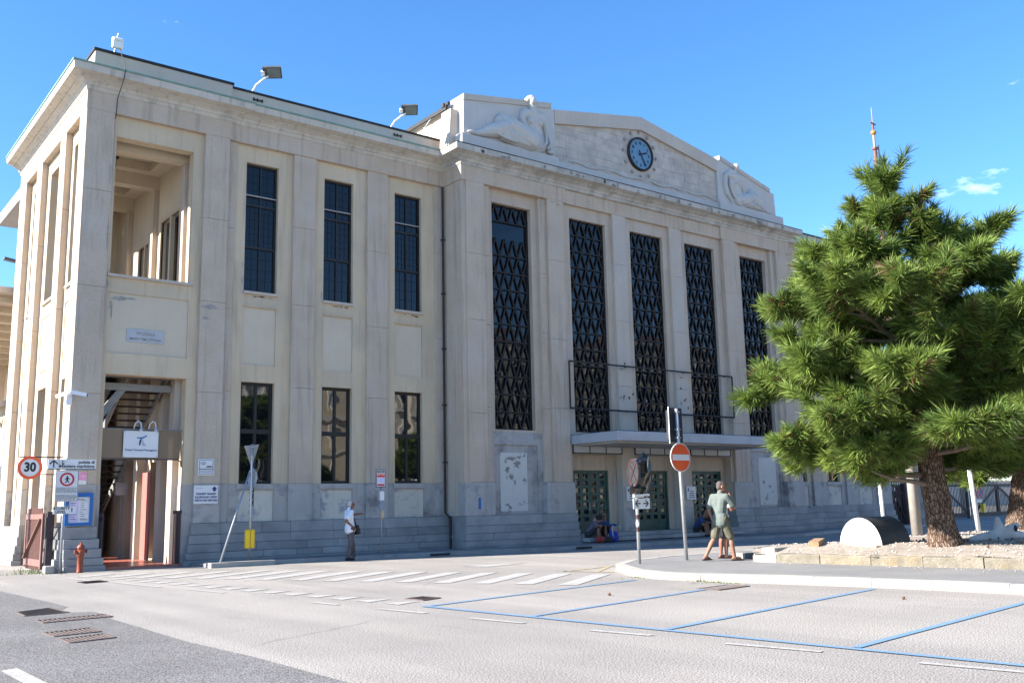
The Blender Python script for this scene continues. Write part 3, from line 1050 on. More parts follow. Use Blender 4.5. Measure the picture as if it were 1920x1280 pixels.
# ---------------------------------------------------------------- centre block: walls, pilasters, windows
WIN = [(20.31, 22.15), (24.03, 25.95), (27.34, 29.26), (m_(25.95), m_(24.03)), (m_(22.15), m_(20.31))]
ZB, ZT = 4.17, 12.55
for mir in (False, True):
    q = part('wall', 'stone', mir)
    q.wall(19.7, 22.9, 4.08, 13.3, [(20.31, 22.15, ZB, ZT)], 27.12, 27.5)
    q.done()
    q = part('marble_facing', 'marble', mir)
    q.wall(19.7, 22.9, 1.18, 4.076, [(20.24, 22.2, 1.19, 3.63)], 27.09, 27.5)
    q.done()
    add_box('marble_panel', 'marble', (20.242, 22.198, 27.15, 27.4, 1.192, 3.628), mir)
    add_box('plaster_patch', 'plaster_peeling', (20.50, 21.72, 27.135, 27.16, 1.30, 3.36), mir)
    for (a, b, y) in ((18.99, 19.79, YC), (19.79, 20.1, 26.97), (22.43, 22.78, 26.97), (22.78, 23.60, YC)):
        add_box('pilaster', 'stone', (a, b, y, 27.4, 2.30, 13.05), mir, bev=0.012)
    add_box('pilaster_foot', 'marble', (18.795, 20.06, YC - 0.02, 27.3, 1.18, 2.296), mir, bev=0.012)
    add_box('pilaster_foot', 'marble', (22.40, 23.76, YC - 0.02, 27.9, 1.18, 2.296), mir, bev=0.012)
    q = part('return_wall', 'stone', mir)
    q.box(18.81, 19.2, 26.905, 28.3, 1.18, 13.045)
    q.done()
    plinth_x(18.84, 23.82, YC, mir, back=0.9, e0=True, e1=False)
q = part('wall', 'stone')
q.wall(23.5, m_(23.5), 4.05, 13.3, [(a, b, ZB, ZT) for a, b in WIN[1:4]], 27.04, 27.4)
q.done()
for (a, b) in ((26.27, 27.01), (m_(27.01), m_(26.27))):
    add_box('pilaster', 'stone_pale', (a, b, YC + 0.07, 27.3, 4.05, 13.05), bev=0.012)


def lattice(x0, x1, y, skip=()):
    w = part('window', 'lattice_dark')
    fr_ = 0.06
    w.box(x0, x0 + fr_, y - 0.04, y + 0.06, ZB, ZT).box(x1 - fr_ * 1.6, x1, y - 0.04, y + 0.06, ZB, ZT)
    w.box(x0 + fr_, x1 - fr_ * 1.6, y - 0.04, y + 0.06, ZB, ZB + 0.06).box(x0 + fr_, x1 - fr_ * 1.6, y - 0.04, y + 0.06, ZT - 0.06, ZT)
    wo = w.done()
    n = 13
    h = (ZT - ZB) / n
    xa, xb = x0 + fr_, x1 - fr_ * 1.6
    src = {}
    for k in range(n):
        z1 = ZT - k * h
        p = part('pane', 'glass_lattice', False, wo)
        t = rs.uniform(-0.006, 0.006)
        p.add([(xa, y + t, z1 - h), (xb, y - t, z1 - h), (xb, y + t * 0.7, z1), (xa, y - t * 0.6, z1)], [(0, 1, 2, 3)])
        p.done()
        if k in skip:
            continue
        kind = k % 2
        if kind not in src:
            q = part('lattice_tier', 'lattice_dark', False, wo)
            q.box(xa, xb, y - 0.075, y - 0.015, z1 - h - 0.028, z1 - h + 0.028)
            m = 8
            for i in range(m):
                u0, u1 = xa + (xb - xa) * i / m, xa + (xb - xa) * (i + 1) / m
                up = (i + kind) % 2 == 0
                q.bar((u0, y - 0.045, z1 - h if up else z1), (u1, y - 0.045, z1 if up else z1 - h), 0.056, 0.05, up=(0, 1, 0))
            src[kind] = (q.done(), k)
        else:
            s, k0 = src[kind]
            inst(s, wo, dz=-(k - k0) * h)
    return wo


for i, (a, b) in enumerate(WIN):
    lattice(a, b, 27.34 if i in (0, 4) else 27.22, skip=(1,) if i == 0 else ())
q = part('unlit_room_sheet', 'interior_dark')  # one near-black sheet paints the unlit hall behind lattices and doors
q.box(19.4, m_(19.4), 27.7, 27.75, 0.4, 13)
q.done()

# ---------------------------------------------------------------- entrance front under the canopy
DOORS = [(24.05, 25.9), (27.38, 29.22), (m_(25.9), m_(24.05))]
NICHE = [(23.78, 26.33), (27.03, 29.57), (m_(26.33), m_(23.78))]
q = part('entrance_wall', 'stone_pale')
q.wall(23.5, m_(23.5), 0.3, 4.05, [(a, b, 0.2, 3.34) for a, b in NICHE], 26.98, 27.3)
q.done()
q = part('entrance_reveal', 'stone')
q.wall(23.55, m_(23.55), 0.3, 3.34, [(a, b, 0.2, 2.76) for a, b in DOORS], 27.32, 27.52)
q.done()
for a, b in ((26.36, 27.0), (29.6, m_(26.36))):
    add_box('pier_foot', 'marble', (a - 0.002, b + 0.002, 26.955, 27.1, 0.42, 1.30), bev=0.01)
for (a, b) in NICHE:
    f = part('transom_light', 'frame_dark')
    f.wall(a, b, 3.36, 3.72, [(a + 0.03 + i * (b - a - 0.03) / 3, a + (i + 1) * (b - a - 0.03) / 3, 3.40, 3.68) for i in range(3)], 26.93, 26.975)
    fo = f.done()
    for i in range(3):
        p = part('pane', 'frosted', False, fo)
        p.box(a + 0.03 + i * (b - a - 0.03) / 3, a + (i + 1) * (b - a - 0.03) / 3, 26.95, 26.965, 3.40, 3.68)
        p.done()
pane_src = None
for (a, b) in DOORS:
    mid = (a + b) / 2
    d = part('door', 'door_green')
    d.box(a, a + 0.07, 27.36, 27.5, 0.42, 2.76).box(b - 0.07, b, 27.36, 27.5, 0.42, 2.76).box(a + 0.07, b - 0.07, 27.36, 27.5, 2.68, 2.76)
    do = d.done()
    for (u, v) in ((a + 0.075, mid - 0.004), (mid + 0.004, b - 0.075)):
        cw, rh = (v - u) / 2, (2.675 - 0.80) / 7
        holes = [(u + i * cw + 0.095, u + (i + 1) * cw - 0.095, 0.80 + k * rh + 0.05, 0.80 + (k + 1) * rh - 0.05) for i in range(2) for k in range(7)]
        lf = part('door_leaf', 'door_green', False, do)
        lf.wall(u, v, 0.43, 2.675, holes, 27.40, 27.45)
        lf.done()
        for hx in holes:
            p = part('pane', 'glass_lattice' if rs.random() < 0.6 else 'glass', False, do)
            t1, t2 = rs.uniform(-0.016, 0.016), rs.uniform(-0.02, 0.02)
            p.add([(hx[0], 27.44 + t1, hx[2]), (hx[1], 27.44 - t1, hx[2]), (hx[1], 27.44 + t2, hx[3]), (hx[0], 27.44 + t2 + t1, hx[3])], [(0, 1, 2, 3)])
            p.done()
    h = part('door_handle', 'galvanised', False, do)
    h.tube([(mid - 0.06, 27.37, 1.25), (mid - 0.06, 27.37, 1.55)], 0.014, 6)
    h.done()
for k, (y, z0, z1) in enumerate(((26.62, 0.28, 0.42), (26.28, 0.13, 0.28))):
    for i in range(6):
        xa = 23.86 + i * 1.48
        add_box('step_stone', 'plinth_stone', (xa + 0.003, xa + 1.477, y + rs.uniform(-0.006, 0.006), 27.6 if k == 0 else 26.7, z0, z1 - 0.002), bev=0.01)
# canopy
c = part('entrance_canopy', 'canopy_paint')
c.box(23.66, m_(23.66), 24.40, 27.03, 3.68, 4.03, bev=0.02)
co_ = c.done()
q = part('canopy_edge', 'bitumen', False, co_)
q.box(23.70, m_(23.70), 24.44, 27.0, 4.032, 4.05)
q.done()
q = part('canopy_soffit', 'concrete', False, co_)
q.box(23.9, m_(23.9), 24.65, 26.9, 3.63, 3.678)
q.done()
# pipe frame that once carried lettering, above the canopy
q = part('letter_frame', 'iron_dark')
ya = YC - 0.16
fx0, fx1 = 23.50, m_(23.72)
for z in (6.80, 5.03):
    q.tube([(fx0, ya, z), (fx1, ya, z)], 0.035, 8)
for x in (fx0, fx1):
    q.tube([(x, ya, 5.03), (x, ya, 6.80)], 0.035, 8)
for x in (26.6, m_(26.6), 23.7, m_(24.0)):
    for z in (6.80, 5.03):
        q.tube([(x, ya, z), (x, 26.95, z)], 0.02, 6)
q.done()

# ---------------------------------------------------------------- clock gable
YP = 27.05
lc = [(19.05, 14.88), (23.45, 14.88), (23.45, 16.87), (23.25, 16.87), (23.25, 17.08), (19.08, 16.40)]
rc = [(33.15, 14.88), (37.30, 14.88), (37.26, 16.0), (36.98, 16.03), (36.93, 16.18), (33.35, 17.08), (33.35, 16.87), (33.15, 16.87)]
q = part('gable_block', 'relief_stone'); q.prism(lc, YP, YP + 0.75); q.done()
q = part('gable_block', 'relief_stone'); q.prism(rc, YP, YP + 0.75); q.done()
q = part('gable_coping', 'stone_pale')
q.prism([(19.05, 16.19), (23.27, 16.88), (23.27, 17.10), (19.05, 16.42)], YP - 0.05, YP + 0.8)
q.done()
q = part('gable_coping', 'stone_pale')
q.prism([(33.33, 16.90), (36.93, 16.00), (36.93, 16.20), (33.33, 17.10)], YP - 0.04, YP + 0.8)
q.done()
q = part('raking_band', 'stone_pale')
q.prism([(23.452, 16.30), (28.3, 17.16), (28.3, 17.74), (23.452, 16.88)], YP - 0.03, YP + 0.75)
q.prism([(28.3, 17.16), (33.148, 16.30), (33.148, 16.88), (28.3, 17.74)], YP - 0.03, YP + 0.75)
q.done()
for (a, b) in ((18.9, 23.5), (33.1, 37.72)):
    add_box('gable_base', 'relief_stone', (a, b, YP - 0.12, YP + 0.8, 14.18, 14.878), bev=0.02)
add_box('gable_base', 'relief_stone', (23.502, 33.098, YP + 0.02, YP + 0.8, 14.18, 14.80))
add_box('gable_core', 'travertine', (23.4, 33.2, YP + 0.16, YP + 0.7, 14.7, 16.35))
q = part('gable_core', 'travertine')
q.prism([(23.4, 16.352), (33.2, 16.352), (28.3, 17.2)], YP + 0.16, YP + 0.7)
q.done()
q = part('gable_shoulder', 'stone_pale')
q.prism([(18.62, 14.2), (19.06, 14.2), (19.06, 15.9), (18.74, 15.9)], YP + 0.35, YP + 0.95)
q.done()


def clip(poly, a, b, c):
    """keep a*x + b*z <= c"""
    out = []
    for i in range(len(poly)):
        p, r = poly[i], poly[(i + 1) % len(poly)]
        dp, dr = a * p[0] + b * p[1] - c, a * r[0] + b * r[1] - c
        if dp <= 0: out.append(p)
        if dp * dr < 0:
            t = dp / (dp - dr)
            out.append((p[0] + t * (r[0] - p[0]), p[1] + t * (r[1] - p[1])))
    return out


sl = (17.16 - 16.30) / (28.3 - 23.45)
for row in range(8):
    z0 = 14.80 + row * 0.305
    z1 = z0 + 0.305
    x = 23.46 - rs.uniform(0, 0.5)
    while x < 33.14:
        w = rs.uniform(0.55, 1.15)
        g = 0.003
        poly = [(max(23.455, x + g), z0 + g), (min(33.145, x + w - g), z0 + g), (min(33.145, x + w - g), z1 - g), (max(23.455, x + g), z1 - g)]
        x += w
        if poly[1][0] - poly[0][0] < 0.05:
            continue
        poly = clip(poly, -sl, 1, 16.30 - sl * 23.45)
        poly = clip(poly, sl, 1, 17.16 + sl * 28.3)
        if len(poly) < 3:
            continue
        q = part('gable_stone', 'travertine')
        q.prism(poly, YP + 0.09 + rs.uniform(-0.010, 0.008), YP + 0.2)
        q.done()
# waves carved along the foot of the gable field
for i in range(4):
    x0w = 24.2 + i * 2.3
    q = part('carved_wave', 'relief_stone')
    pts = [(x0w + t * 0.22, YP + 0.07, 14.92 + 0.05 * math.sin(t * 0.9 + i) + 0.02 * i) for t in range(10)]
    q.tube(pts, [0.012] + [0.045] * 8 + [0.012], 6)
    q.done()

# hall behind the gable
add_box('hall_wall', 'stucco_panel', (19.1, 19.5, YP + 0.76, 46, 14.0, 16.1))
add_box('hall_wall', 'stucco_panel', (m_(19.5), m_(19.1), YP + 0.76, 46, 14.0, 16.1))
q = part('hall_roof', 'roof_grey')
q.prism([(18.98, 16.10), (m_(18.98), 16.10), (m_(18.98), 16.24), (28.3, 17.4), (18.98, 16.24)], YP + 0.9, 46)
q.done()
q = part('hall_gutter', 'bitumen')
q.box(18.9, 18.975, YP + 0.9, 46, 16.10, 16.25)
q.done()
q = part('rear_wall', 'stucco')
q.box(19.0, m_(19.0), 45.7, 46.0, 0, 16)
q.done()
q = part('core_slab', 'interior_dark')
q.box(19.5, m_(19.5), 27.8, 45.7, 13.2, 13.5)
q.done()

# ---------------------------------------------------------------- clock
CXc, CZc, CR = 28.24, 16.07, 0.72
ck = part('clock', 'iron_dark')
n = 40
ring = []
for r, y in ((CR - 0.07, YP + 0.06), (CR - 0.055, YP - 0.03), (CR - 0.01, YP - 0.05), (CR + 0.02, YP - 0.01), (CR + 0.02, YP + 0.1)):
    ring.append([(CXc + r * math.cos(2 * math.pi * k / n), y, CZc + r * math.sin(2 * math.pi * k / n)) for k in range(n)])
ck.add([p for rg in ring for p in rg], [(i * n + k, i * n + (k + 1) % n, (i + 1) * n + (k + 1) % n, (i + 1) * n + k) for i in range(4) for k in range(n)])
cko = ck.done()
q = part('dial', 'clock_face', False, cko)
q.lathe([(CR - 0.06, 0.0), (CR - 0.06, 0.03)], (CXc, YP + 0.06, CZc), 40, axis='y')
q.done()
for h in range(1, 13):
    a = math.radians(90 - 30 * h)
    t = text_mb(str(h), 0.17, CXc + 0.49 * math.cos(a), YP + 0.022, CZc + 0.49 * math.sin(a), bold=0.006, sx=0.85)
    obj('numeral', t, 'clock_mark', cko)
for nm, ang, ln, w, tail in (('hour_hand', 90 - 30 * (2 + 25 / 60), 0.40, 0.07, 0.12), ('minute_hand', 90 - 6 * 25.0, 0.56, 0.055, 0.18)):
    a = math.radians(ang)
    dx, dz = math.cos(a), math.sin(a)
    q = part(nm, 'clock_mark', False, cko)
    yy = YP + (0.008 if nm == 'hour_hand' else -0.006)
    q.bar((CXc - dx * tail, yy, CZc - dz * tail), (CXc + dx * ln, yy, CZc + dz * ln), w, 0.012, up=(0, 1, 0))
    q.done()
for h in range(12):
    a = math.radians(90 - 30 * h)
    x, z = CXc + 0.98 * math.cos(a), CZc + 0.98 * math.sin(a)
    q = part('clock_stud', 'stud_stone')
    if h % 3 == 0:
        r = 0.115
        q.add([(x - r, YP + 0.1, z), (x, YP + 0.1, z - r), (x + r, YP + 0.1, z), (x, YP + 0.1, z + r), (x, YP + 0.0, z)], [(0, 1, 4), (1, 2, 4), (2, 3, 4), (3, 0, 4), (3, 2, 1, 0)])
    else:
        q.lathe([(0.085, 0), (0.08, 0.05), (0.05, 0.08), (0.01, 0.09)], (x, YP + 0.1, z), 12, axis='y')
    q.done()


# ---------------------------------------------------------------- reclining figures carved on the gable ends
def figure(P, name, flip=False):
    """P maps (u, z) of the left-hand figure to the wall; figure carved in relief, about 0.25 m deep"""
    b = MB()
    d = lambda u, z, y=0.0: P(u, z, y)
    b.ell(d(22.24, 16.88, -0.10), (0.155, 0.16, 0.20))                        # head, turned down
    b.ell(d(22.20, 16.98, -0.04), (0.19, 0.18, 0.15))
    b.ell(d(22.08, 16.92, 0.0), (0.12, 0.14, 0.13))
    b.cap(d(22.26, 16.78, -0.04), d(22.36, 16.42, 0.0), 0.15, 0.19)
    b.cap(d(21.92, 16.36, 0.02), d(22.78, 16.36, 0.02), 0.20, 0.19)          # shoulders
    b.ell(d(22.36, 16.12, 0.02), (0.44, 0.19, 0.44))                          # chest
    b.ell(d(22.16, 16.08, -0.10), (0.18, 0.12, 0.15)); b.ell(d(22.56, 16.08, -0.10), (0.18, 0.12, 0.15))
    b.ell(d(22.38, 15.68, 0.02), (0.40, 0.18, 0.42))
    b.tube([d(21.86, 16.34, 0.0), d(21.76, 16.05, -0.03), d(21.92, 15.72, -0.06), d(22.12, 15.52, -0.10)], [0.17, 0.14, 0.12, 0.09], 8)
    b.tube([d(22.82, 16.32, 0.0), d(22.98, 15.92, -0.02), d(23.06, 15.5, -0.03), d(23.10, 15.10, -0.05)], [0.17, 0.14, 0.12, 0.09], 8)
    b.ell(d(23.12, 15.0, -0.06), (0.20, 0.10, 0.08))
    b.ell(d(22.36, 15.26, 0.0), (0.66, 0.22, 0.42))                           # lap
    b.cap(d(22.1, 15.25, 0.0), d(21.25, 15.60, -0.02), 0.44, 0.38)            # raised thigh
    b.cap(d(22.1, 15.15, 0.02), d(20.9, 15.25, 0.0), 0.36, 0.34)
    b.ell(d(20.92, 15.62, -0.02), (0.50, 0.22, 0.44))                         # knee under the drapery
    b.cap(d(20.85, 15.45, 0.0), d(20.1, 15.18, 0.0), 0.38, 0.24)
    b.cap(d(20.3, 15.2, 0.0), d(19.55, 15.0, 0.0), 0.22, 0.11)
    b.ell(d(19.40, 14.97, -0.05), (0.26, 0.10, 0.08))
    for (u0, z0, u1, z1, u2, z2) in ((21.55, 15.55, 21.8, 15.2, 22.2, 14.98), (21.95, 15.55, 22.08, 15.2, 22.35, 14.99), (22.80, 15.65, 22.78, 15.25, 22.55, 15.0), (20.4, 15.12, 20.9, 14.99, 21.4, 14.97), (21.15, 15.8, 21.45, 15.35, 21.6, 15.0), (22.95, 15.5, 22.98, 15.25, 22.85, 15.02), (20.7, 15.75, 20.5, 15.4, 20.25, 15.1)):
        b.tube([d(u0, z0, -0.19), d(u1, z1, -0.23), d(u2, z2, -0.18)], [0.035, 0.06, 0.035], 6)
    b2 = blob(b, 0.022, 1)
    return obj(name, b2, 'relief_stone', S, smooth=True)


figure(lambda u, z, y: (u, YP - 0.03 + y * 1.1, z), 'relief_figure')


def figure_r():
    """right-hand figure: leaning, arm over the head, legs stretched away to the right"""
    b = MB()
    d = lambda u, z, y=0.0: (u, YP + 0.0 + y * 1.2, z)
    b.ell(d(34.42, 16.72, -0.08), (0.16, 0.15, 0.19))
    b.cap(d(34.42, 16.6, 0), d(34.4, 16.42, 0), 0.09, 0.10)
    b.cap(d(34.0, 16.28, 0), d(34.78, 16.2, 0), 0.19, 0.19)
    b.ell(d(34.40, 15.98, 0.02), (0.42, 0.18, 0.42))
    b.ell(d(34.25, 15.98, -0.10), (0.12, 0.1, 0.12)); b.ell(d(34.55, 15.95, -0.10), (0.12, 0.1, 0.12))
    b.ell(d(34.50, 15.55, 0.02), (0.32, 0.15, 0.38))
    b.tube([d(34.38, 16.52, -0.03), d(34.0, 16.48, -0.03), d(33.68, 16.2, -0.02), d(33.6, 15.8, -0.02), d(33.72, 15.35, -0.02), d(34.05, 15.02, -0.02)], [0.08, 0.11, 0.13, 0.13, 0.12, 0.06], 8)
    b.tube([d(34.0, 16.2, -0.05), d(33.95, 15.8, -0.06), d(34.15, 15.35, -0.06), d(34.5, 15.0, -0.05)], [0.05, 0.08, 0.08, 0.04], 8)
    b.cap(d(34.72, 16.2, 0), d(34.92, 15.75, 0), 0.12, 0.09)
    b.cap(d(34.92, 15.75, 0), d(35.0, 15.42, -0.06), 0.09, 0.07)
    b.ell(d(34.78, 15.22, 0.0), (0.58, 0.21, 0.38))
    b.cap(d(34.8, 15.2, 0), d(35.45, 15.48, -0.02), 0.32, 0.26)
    b.ell(d(35.55, 15.48, -0.02), (0.44, 0.20, 0.40))
    b.cap(d(35.6, 15.4, 0), d(36.2, 15.14, 0), 0.33, 0.20)
    b.cap(d(35.2, 15.1, 0), d(36.3, 15.05, 0), 0.22, 0.12)
    b.cap(d(36.2, 15.1, 0), d(36.75, 14.97, 0), 0.12, 0.07)
    b.ell(d(36.85, 14.95, -0.03), (0.18, 0.08, 0.06))
    for (u0, z0, u1, z1, u2, z2) in ((35.6, 15.6, 35.5, 15.2, 35.2, 14.98), (35.9, 15.4, 35.75, 15.15, 35.4, 14.98), (35.1, 15.4, 35.0, 15.15, 34.8, 14.98)):
        b.tube([d(u0, z0, -0.17), d(u1, z1, -0.2), d(u2, z2, -0.16)], [0.03, 0.05, 0.03], 6)
    return obj('relief_figure', blob(b, 0.022, 1), 'relief_stone', S, smooth=True)


figure_r()

# ---------------------------------------------------------------- small fittings on the facade
q = part('downpipe', 'iron_dark')
q.tube([(18.70, 27.93, 13.0), (18.70, 27.93, 1.3), (18.68, 27.60, 1.1), (18.66, 27.58, 0.1)], 0.04, 8)
for z in (3, 5, 7, 9, 11):
    q.box(18.64, 18.76, 27.87, 27.99, z, z + 0.05)
q.done()
q = part('wall_plaque', 'sign_grey')
q.box(7.86, 8.92, 28.065, 28.10, 6.36, 6.75, bev=0.006)
po = q.done()
obj('lettering', text_mb('PIAZZALE', 0.12, 8.4, 28.062, 6.62, bold=0.002), 'stud_stone', po)
obj('lettering', text_mb('MARITTIMI D\'ITALIA', 0.10, 8.4, 28.062, 6.46, bold=0.002), 'stud_stone', po)
q = part('cable', 'iron_dark')
q.tube([(7.28, 28.1, 15.2), (7.28, 27.33, 14.25), (7.26, 27.36, 13.95), (7.235, 27.86, 13.5), (7.225, 27.88, 13.0), (7.225, 28.03, 12.9), (7.225, 28.03, 11.2)], 0.012, 5)
q.done()
q = part('cable', 'galvanised')
q.tube([(18.9, 29.6, 15.0), (18.95, 29.5, 15.9), (18.95, 29.1, 16.1), (18.95, 28.6, 16.25)], 0.02, 5)
q.done()
q = part('wall_label', 'sign_blue')
q.box(19.32, 19.42, YC - 0.03, YC - 0.018, 1.40, 1.78)
q.done()
# dark water marks left by removed letters and brackets
for (x, z) in ((26.5, 5.6), (26.8, 5.55), (27.0, 5.7), (30.0, 5.6), (29.8, 6.1), (30.2, 5.3), (26.6, 6.9)):
    add_box('old_bracket', 'iron_rust', (x, x + 0.05, YC + 0.045, YC + 0.08, z, z + 0.09))
for bx0 in (11.55, 16.85):
    q = part('lamp_bracket', 'iron_dark')
    for z in (14.45, 14.72):
        q.box(bx0 - 0.0, bx0 + 0.32, 28.255, 28.295, z, z + 0.035)
        for t in (0.0, 0.13, 0.29):
            q.box(bx0 + t, bx0 + t + 0.035, 28.25, 28.295, z - 0.03, z + 0.07)
    q.done()
q = part('alarm_horn', 'iron_dark')
q.box(18.72, 18.80, 27.85, 28.0, 16.12, 16.26).box(18.85, 18.95, 27.75, 27.9, 16.2, 16.32)
q.done()

# flaked plaster, soot and rust runs where the photograph shows them
rf_ = random.Random(17)


def blotch(name, m, x, z, w, h, y, n=26, rag=0.45):
    pts = []
    for k in range(n):
        a = 2 * math.pi * k / n
        q_ = 1 + rf_.uniform(-rag, rag * 0.5)
        pts.append((x + w * 0.5 * q_ * math.cos(a), z + h * 0.5 * q_ * math.sin(a)))
    q = part(name, m)
    q.add([(px, y, pz) for px, pz in pts] + [(x, y, z)], [(k, (k + 1) % n, n) for k in range(n)])
    q.done()


for (x, z, w, h, y) in ((7.62, 7.60, 0.42, 0.14, 28.086), (7.40, 7.38, 0.10, 0.26, 28.086), (7.95, 7.62, 0.30, 0.07, 28.086), (7.42, 7.15, 0.05, 0.35, 28.086), (7.24, 8.0, 0.10, 0.3, 28.046),
                        (11.27, 8.6, 0.05, 0.30, 28.116), (11.28, 9.1, 0.04, 0.18, 28.116), (14.0, 8.45, 0.06, 0.30, 28.116), (10.2, 7.6, 0.5, 0.16, 27.896), (10.1, 7.25, 0.3, 0.10, 27.896),
                        (7.16, 9.4, 0.06, 1.1, 27.896), (7.15, 11.2, 0.05, 0.7, 27.896)):
    blotch('flaked_patch', 'flaked_plaster', x, z, w, h, y)
for (a, b) in BAYS:
    for i in range(5):
        blotch('damp_mark', 'soot', a + 0.2 + rf_.uniform(0, 0.8), 8.16 - rf_.uniform(0, 0.05), rf_.uniform(0.08, 0.3), rf_.uniform(0.03, 0.07), 28.116, 14)
for (x, z, w, h) in ((20.95, 3.15, 0.5, 0.16), (21.25, 2.95, 0.3, 0.3), (20.8, 2.75, 0.2, 0.25), (21.0, 2.5, 0.18, 0.3), (21.35, 3.2, 0.25, 0.1), (20.75, 3.05, 0.12, 0.12), (21.15, 2.3, 0.1, 0.2)):
    blotch('flaked_patch', 'soot', x, z, w, h, 27.131, 30, 0.7)
for (x, z, w, h, y) in ((23.3, 12.9, 0.28, 0.05, 26.846), (23.05, 12.95, 0.2, 0.03, 26.846), (21.6, 13.62, 1.1, 0.05, 26.843), (27.9, 5.55, 0.1, 0.12, 27.036), (26.35, 5.58, 0.13, 0.16, 26.916), (26.5, 5.54, 0.10, 0.22, 26.916), (26.8, 5.6, 0.09, 0.16, 26.916),
                        (26.45, 6.72, 0.3, 0.06, 26.916), (29.8, 5.5, 0.10, 0.2, 26.916), (30.1, 5.7, 0.12, 0.1, 26.916), (29.9, 6.6, 0.3, 0.07, 26.916), (23.75, 2.3, 0.1, 0.4, 26.826)):
    blotch('rust_run', 'soot', x, z, w, h, y, 18, 0.6)
for i in range(22):
    x = rf_.uniform(19.2, 37.2)
    blotch('soot_run', 'soot', x, 14.07 - rf_.uniform(0, 0.06), rf_.uniform(0.06, 0.30), rf_.uniform(0.08, 0.2), 26.311, 14, 0.6)

# ================================================================== GROUND
g = MB()
g.sheet([(-700, -700), (1200, -700), (1200, 900), (-700, 900)], -0.005)
ground = props(obj('ground', g, 'asphalt'), kind='structure')
road = props(obj('road', MB().sheet([(-30, -16), (140, -16), (140, 60), (60, 60), (60, 38), (-30, 38)], 0.0), 'asphalt'), kind='structure')
dk = [(-30, 60), (3.9, 60), (4.0, 22.3), (4.15, 18.2), (4.16, 17.43), (3.93, 16.95), (3.98, 16.4), (4.25, 16.3), (4.28, 15.6), (4.16, 14.9), (4.1, 11.6), (4.2, 9.8), (4.2, 7.8), (4.3, 4.0), (4.4, -16), (-30, -16)]
darker = props(obj('dark_asphalt_lane', MB().sheet(dk, 0.004), 'asphalt_dark'), kind='structure')
PZ = 0.008


def quad_line(p, q, w):
    p, q = Vector(p), Vector(q)
    d = (q - p).normalized()
    s = Vector((-d.y, d.x)) * (w / 2)
    return [tuple(p - s), tuple(q - s), tuple(q + s), tuple(p + s)]


def marking(name, poly, m, z=PZ):
    """painted marking laid a few millimetres above the road"""
    return obj(name, MB().sheet(poly, z), m, road, fix=False)


# zebra crossing: long slanting stripes from the island to the portico
for i in range(15):
    bx, by = 12.10 - 0.405 * i, 14.0 + 0.815 * i
    if i > 8:
        bx, by = bx - 0.02 * (i - 8), by
    d = Vector((2.35, 1.55)).normalized()
    s = Vector((-d.y, d.x)) * 0.19
    p = Vector((bx, by))
    ln = 2.75 if i < 11 else 2.75 - 0.45 * (i - 10)
    e = p + d * ln
    marking('crossing_stripe', [tuple(p - s), tuple(e - s + d * 0.1), tuple(e + s - d * 0.05), tuple(p + s)], 'paint_white')
# row of give-way triangles
for i in range(15):
    y = 13.55 + 0.735 * i
    x = 8.02 - 0.138 * (y - 13.55)
    marking('give_way_tooth', [(x, y - 0.22), (x + 0.56, y + 0.02), (x - 0.02, y + 0.24)], 'paint_white')
# broken lane line
for (y0, y1, x0, x1) in ((25.4, 23.5, 5.97, 6.1), (22.7, 20.4, 6.35, 6.6), (19.3, 17.9, 6.8, 7.0), (14.85, 14.1, 7.3, 7.38), (13.08, 12.0, 7.51, 7.68), (11.0, 10.0, 7.75, 7.9), (8.85, 8.0, 8.0, 8.17), (7.0, 5.95, 8.25, 8.46), (4.95, 3.9, 8.5, 8.7), (2.9, 1.9, 8.85, 9.0)):
    marking('lane_dash', quad_line((x0, y0), (x1, y1), 0.10), 'paint_white')
marking('lane_dash', [(2.0, 10.85), (2.16, 10.92), (2.2, 9.0), (2.04, 9.0)], 'paint_white')
# blue parking bays
for (p, q) in (((8.19, 12.79), (13.75, 13.85)), ((8.40, 10.52), (13.95, 11.58)), ((8.70, 8.25), (14.75, 9.29)), ((8.92, 5.87), (14.9, 6.66)), ((9.1, 3.4), (15.0, 4.2))):
    marking('bay_line', quad_line(p, q, 0.10), 'paint_blue', PZ + 0.001)
marking('bay_line', quad_line((8.17, 12.85), (9.05, 3.4), 0.11), 'paint_blue', PZ + 0.003)
marking('arrow_mark', [(14.2, 20.55), (14.5, 19.75), (16.1, 20.2)], 'paint_white')
for (p, q) in (((14.5, 16.9), (17.6, 17.5)), ((14.9, 16.2), (16.2, 17.2)), ((15.0, 15.75), (14.55, 16.95))):
    marking('yellow_line', quad_line(p, q, 0.10), 'paint_yellow')

# drain gratings in the road: each a thing of its own
def grating(label, corners, bars, m='iron_rust', along=True):
    c = [Vector((x, y)) for x, y in corners]
    mid = sum(c, Vector((0, 0))) / 4
    t = thing('drain_grating', label, 'drain', (mid.x, mid.y, 0.0), 'drain gratings in the road')
    pit = MB().sheet([tuple(p) for p in c], 0.0065)
    obj('pit_dark_sheet', pit, 'bitumen', t, fix=False)  # flat black sheet paints the darkness of the pit below the bars
    f = MB()
    for i in range(4):
        p, q = c[i], c[(i + 1) % 4]
        f.bar((p.x, p.y, 0.009), (q.x, q.y, 0.009), 0.03, 0.016)
    obj('frame', f, m, t)
    for i in range(1, bars):
        u = i / bars
        if along:
            p, q = c[0].lerp(c[1], u), c[3].lerp(c[2], u)
        else:
            p, q = c[0].lerp(c[3], u), c[1].lerp(c[2], u)
        obj('bar', MB().bar((p.x, p.y, 0.010), (q.x, q.y, 0.010), 0.017, 0.010), m, t)
    return t


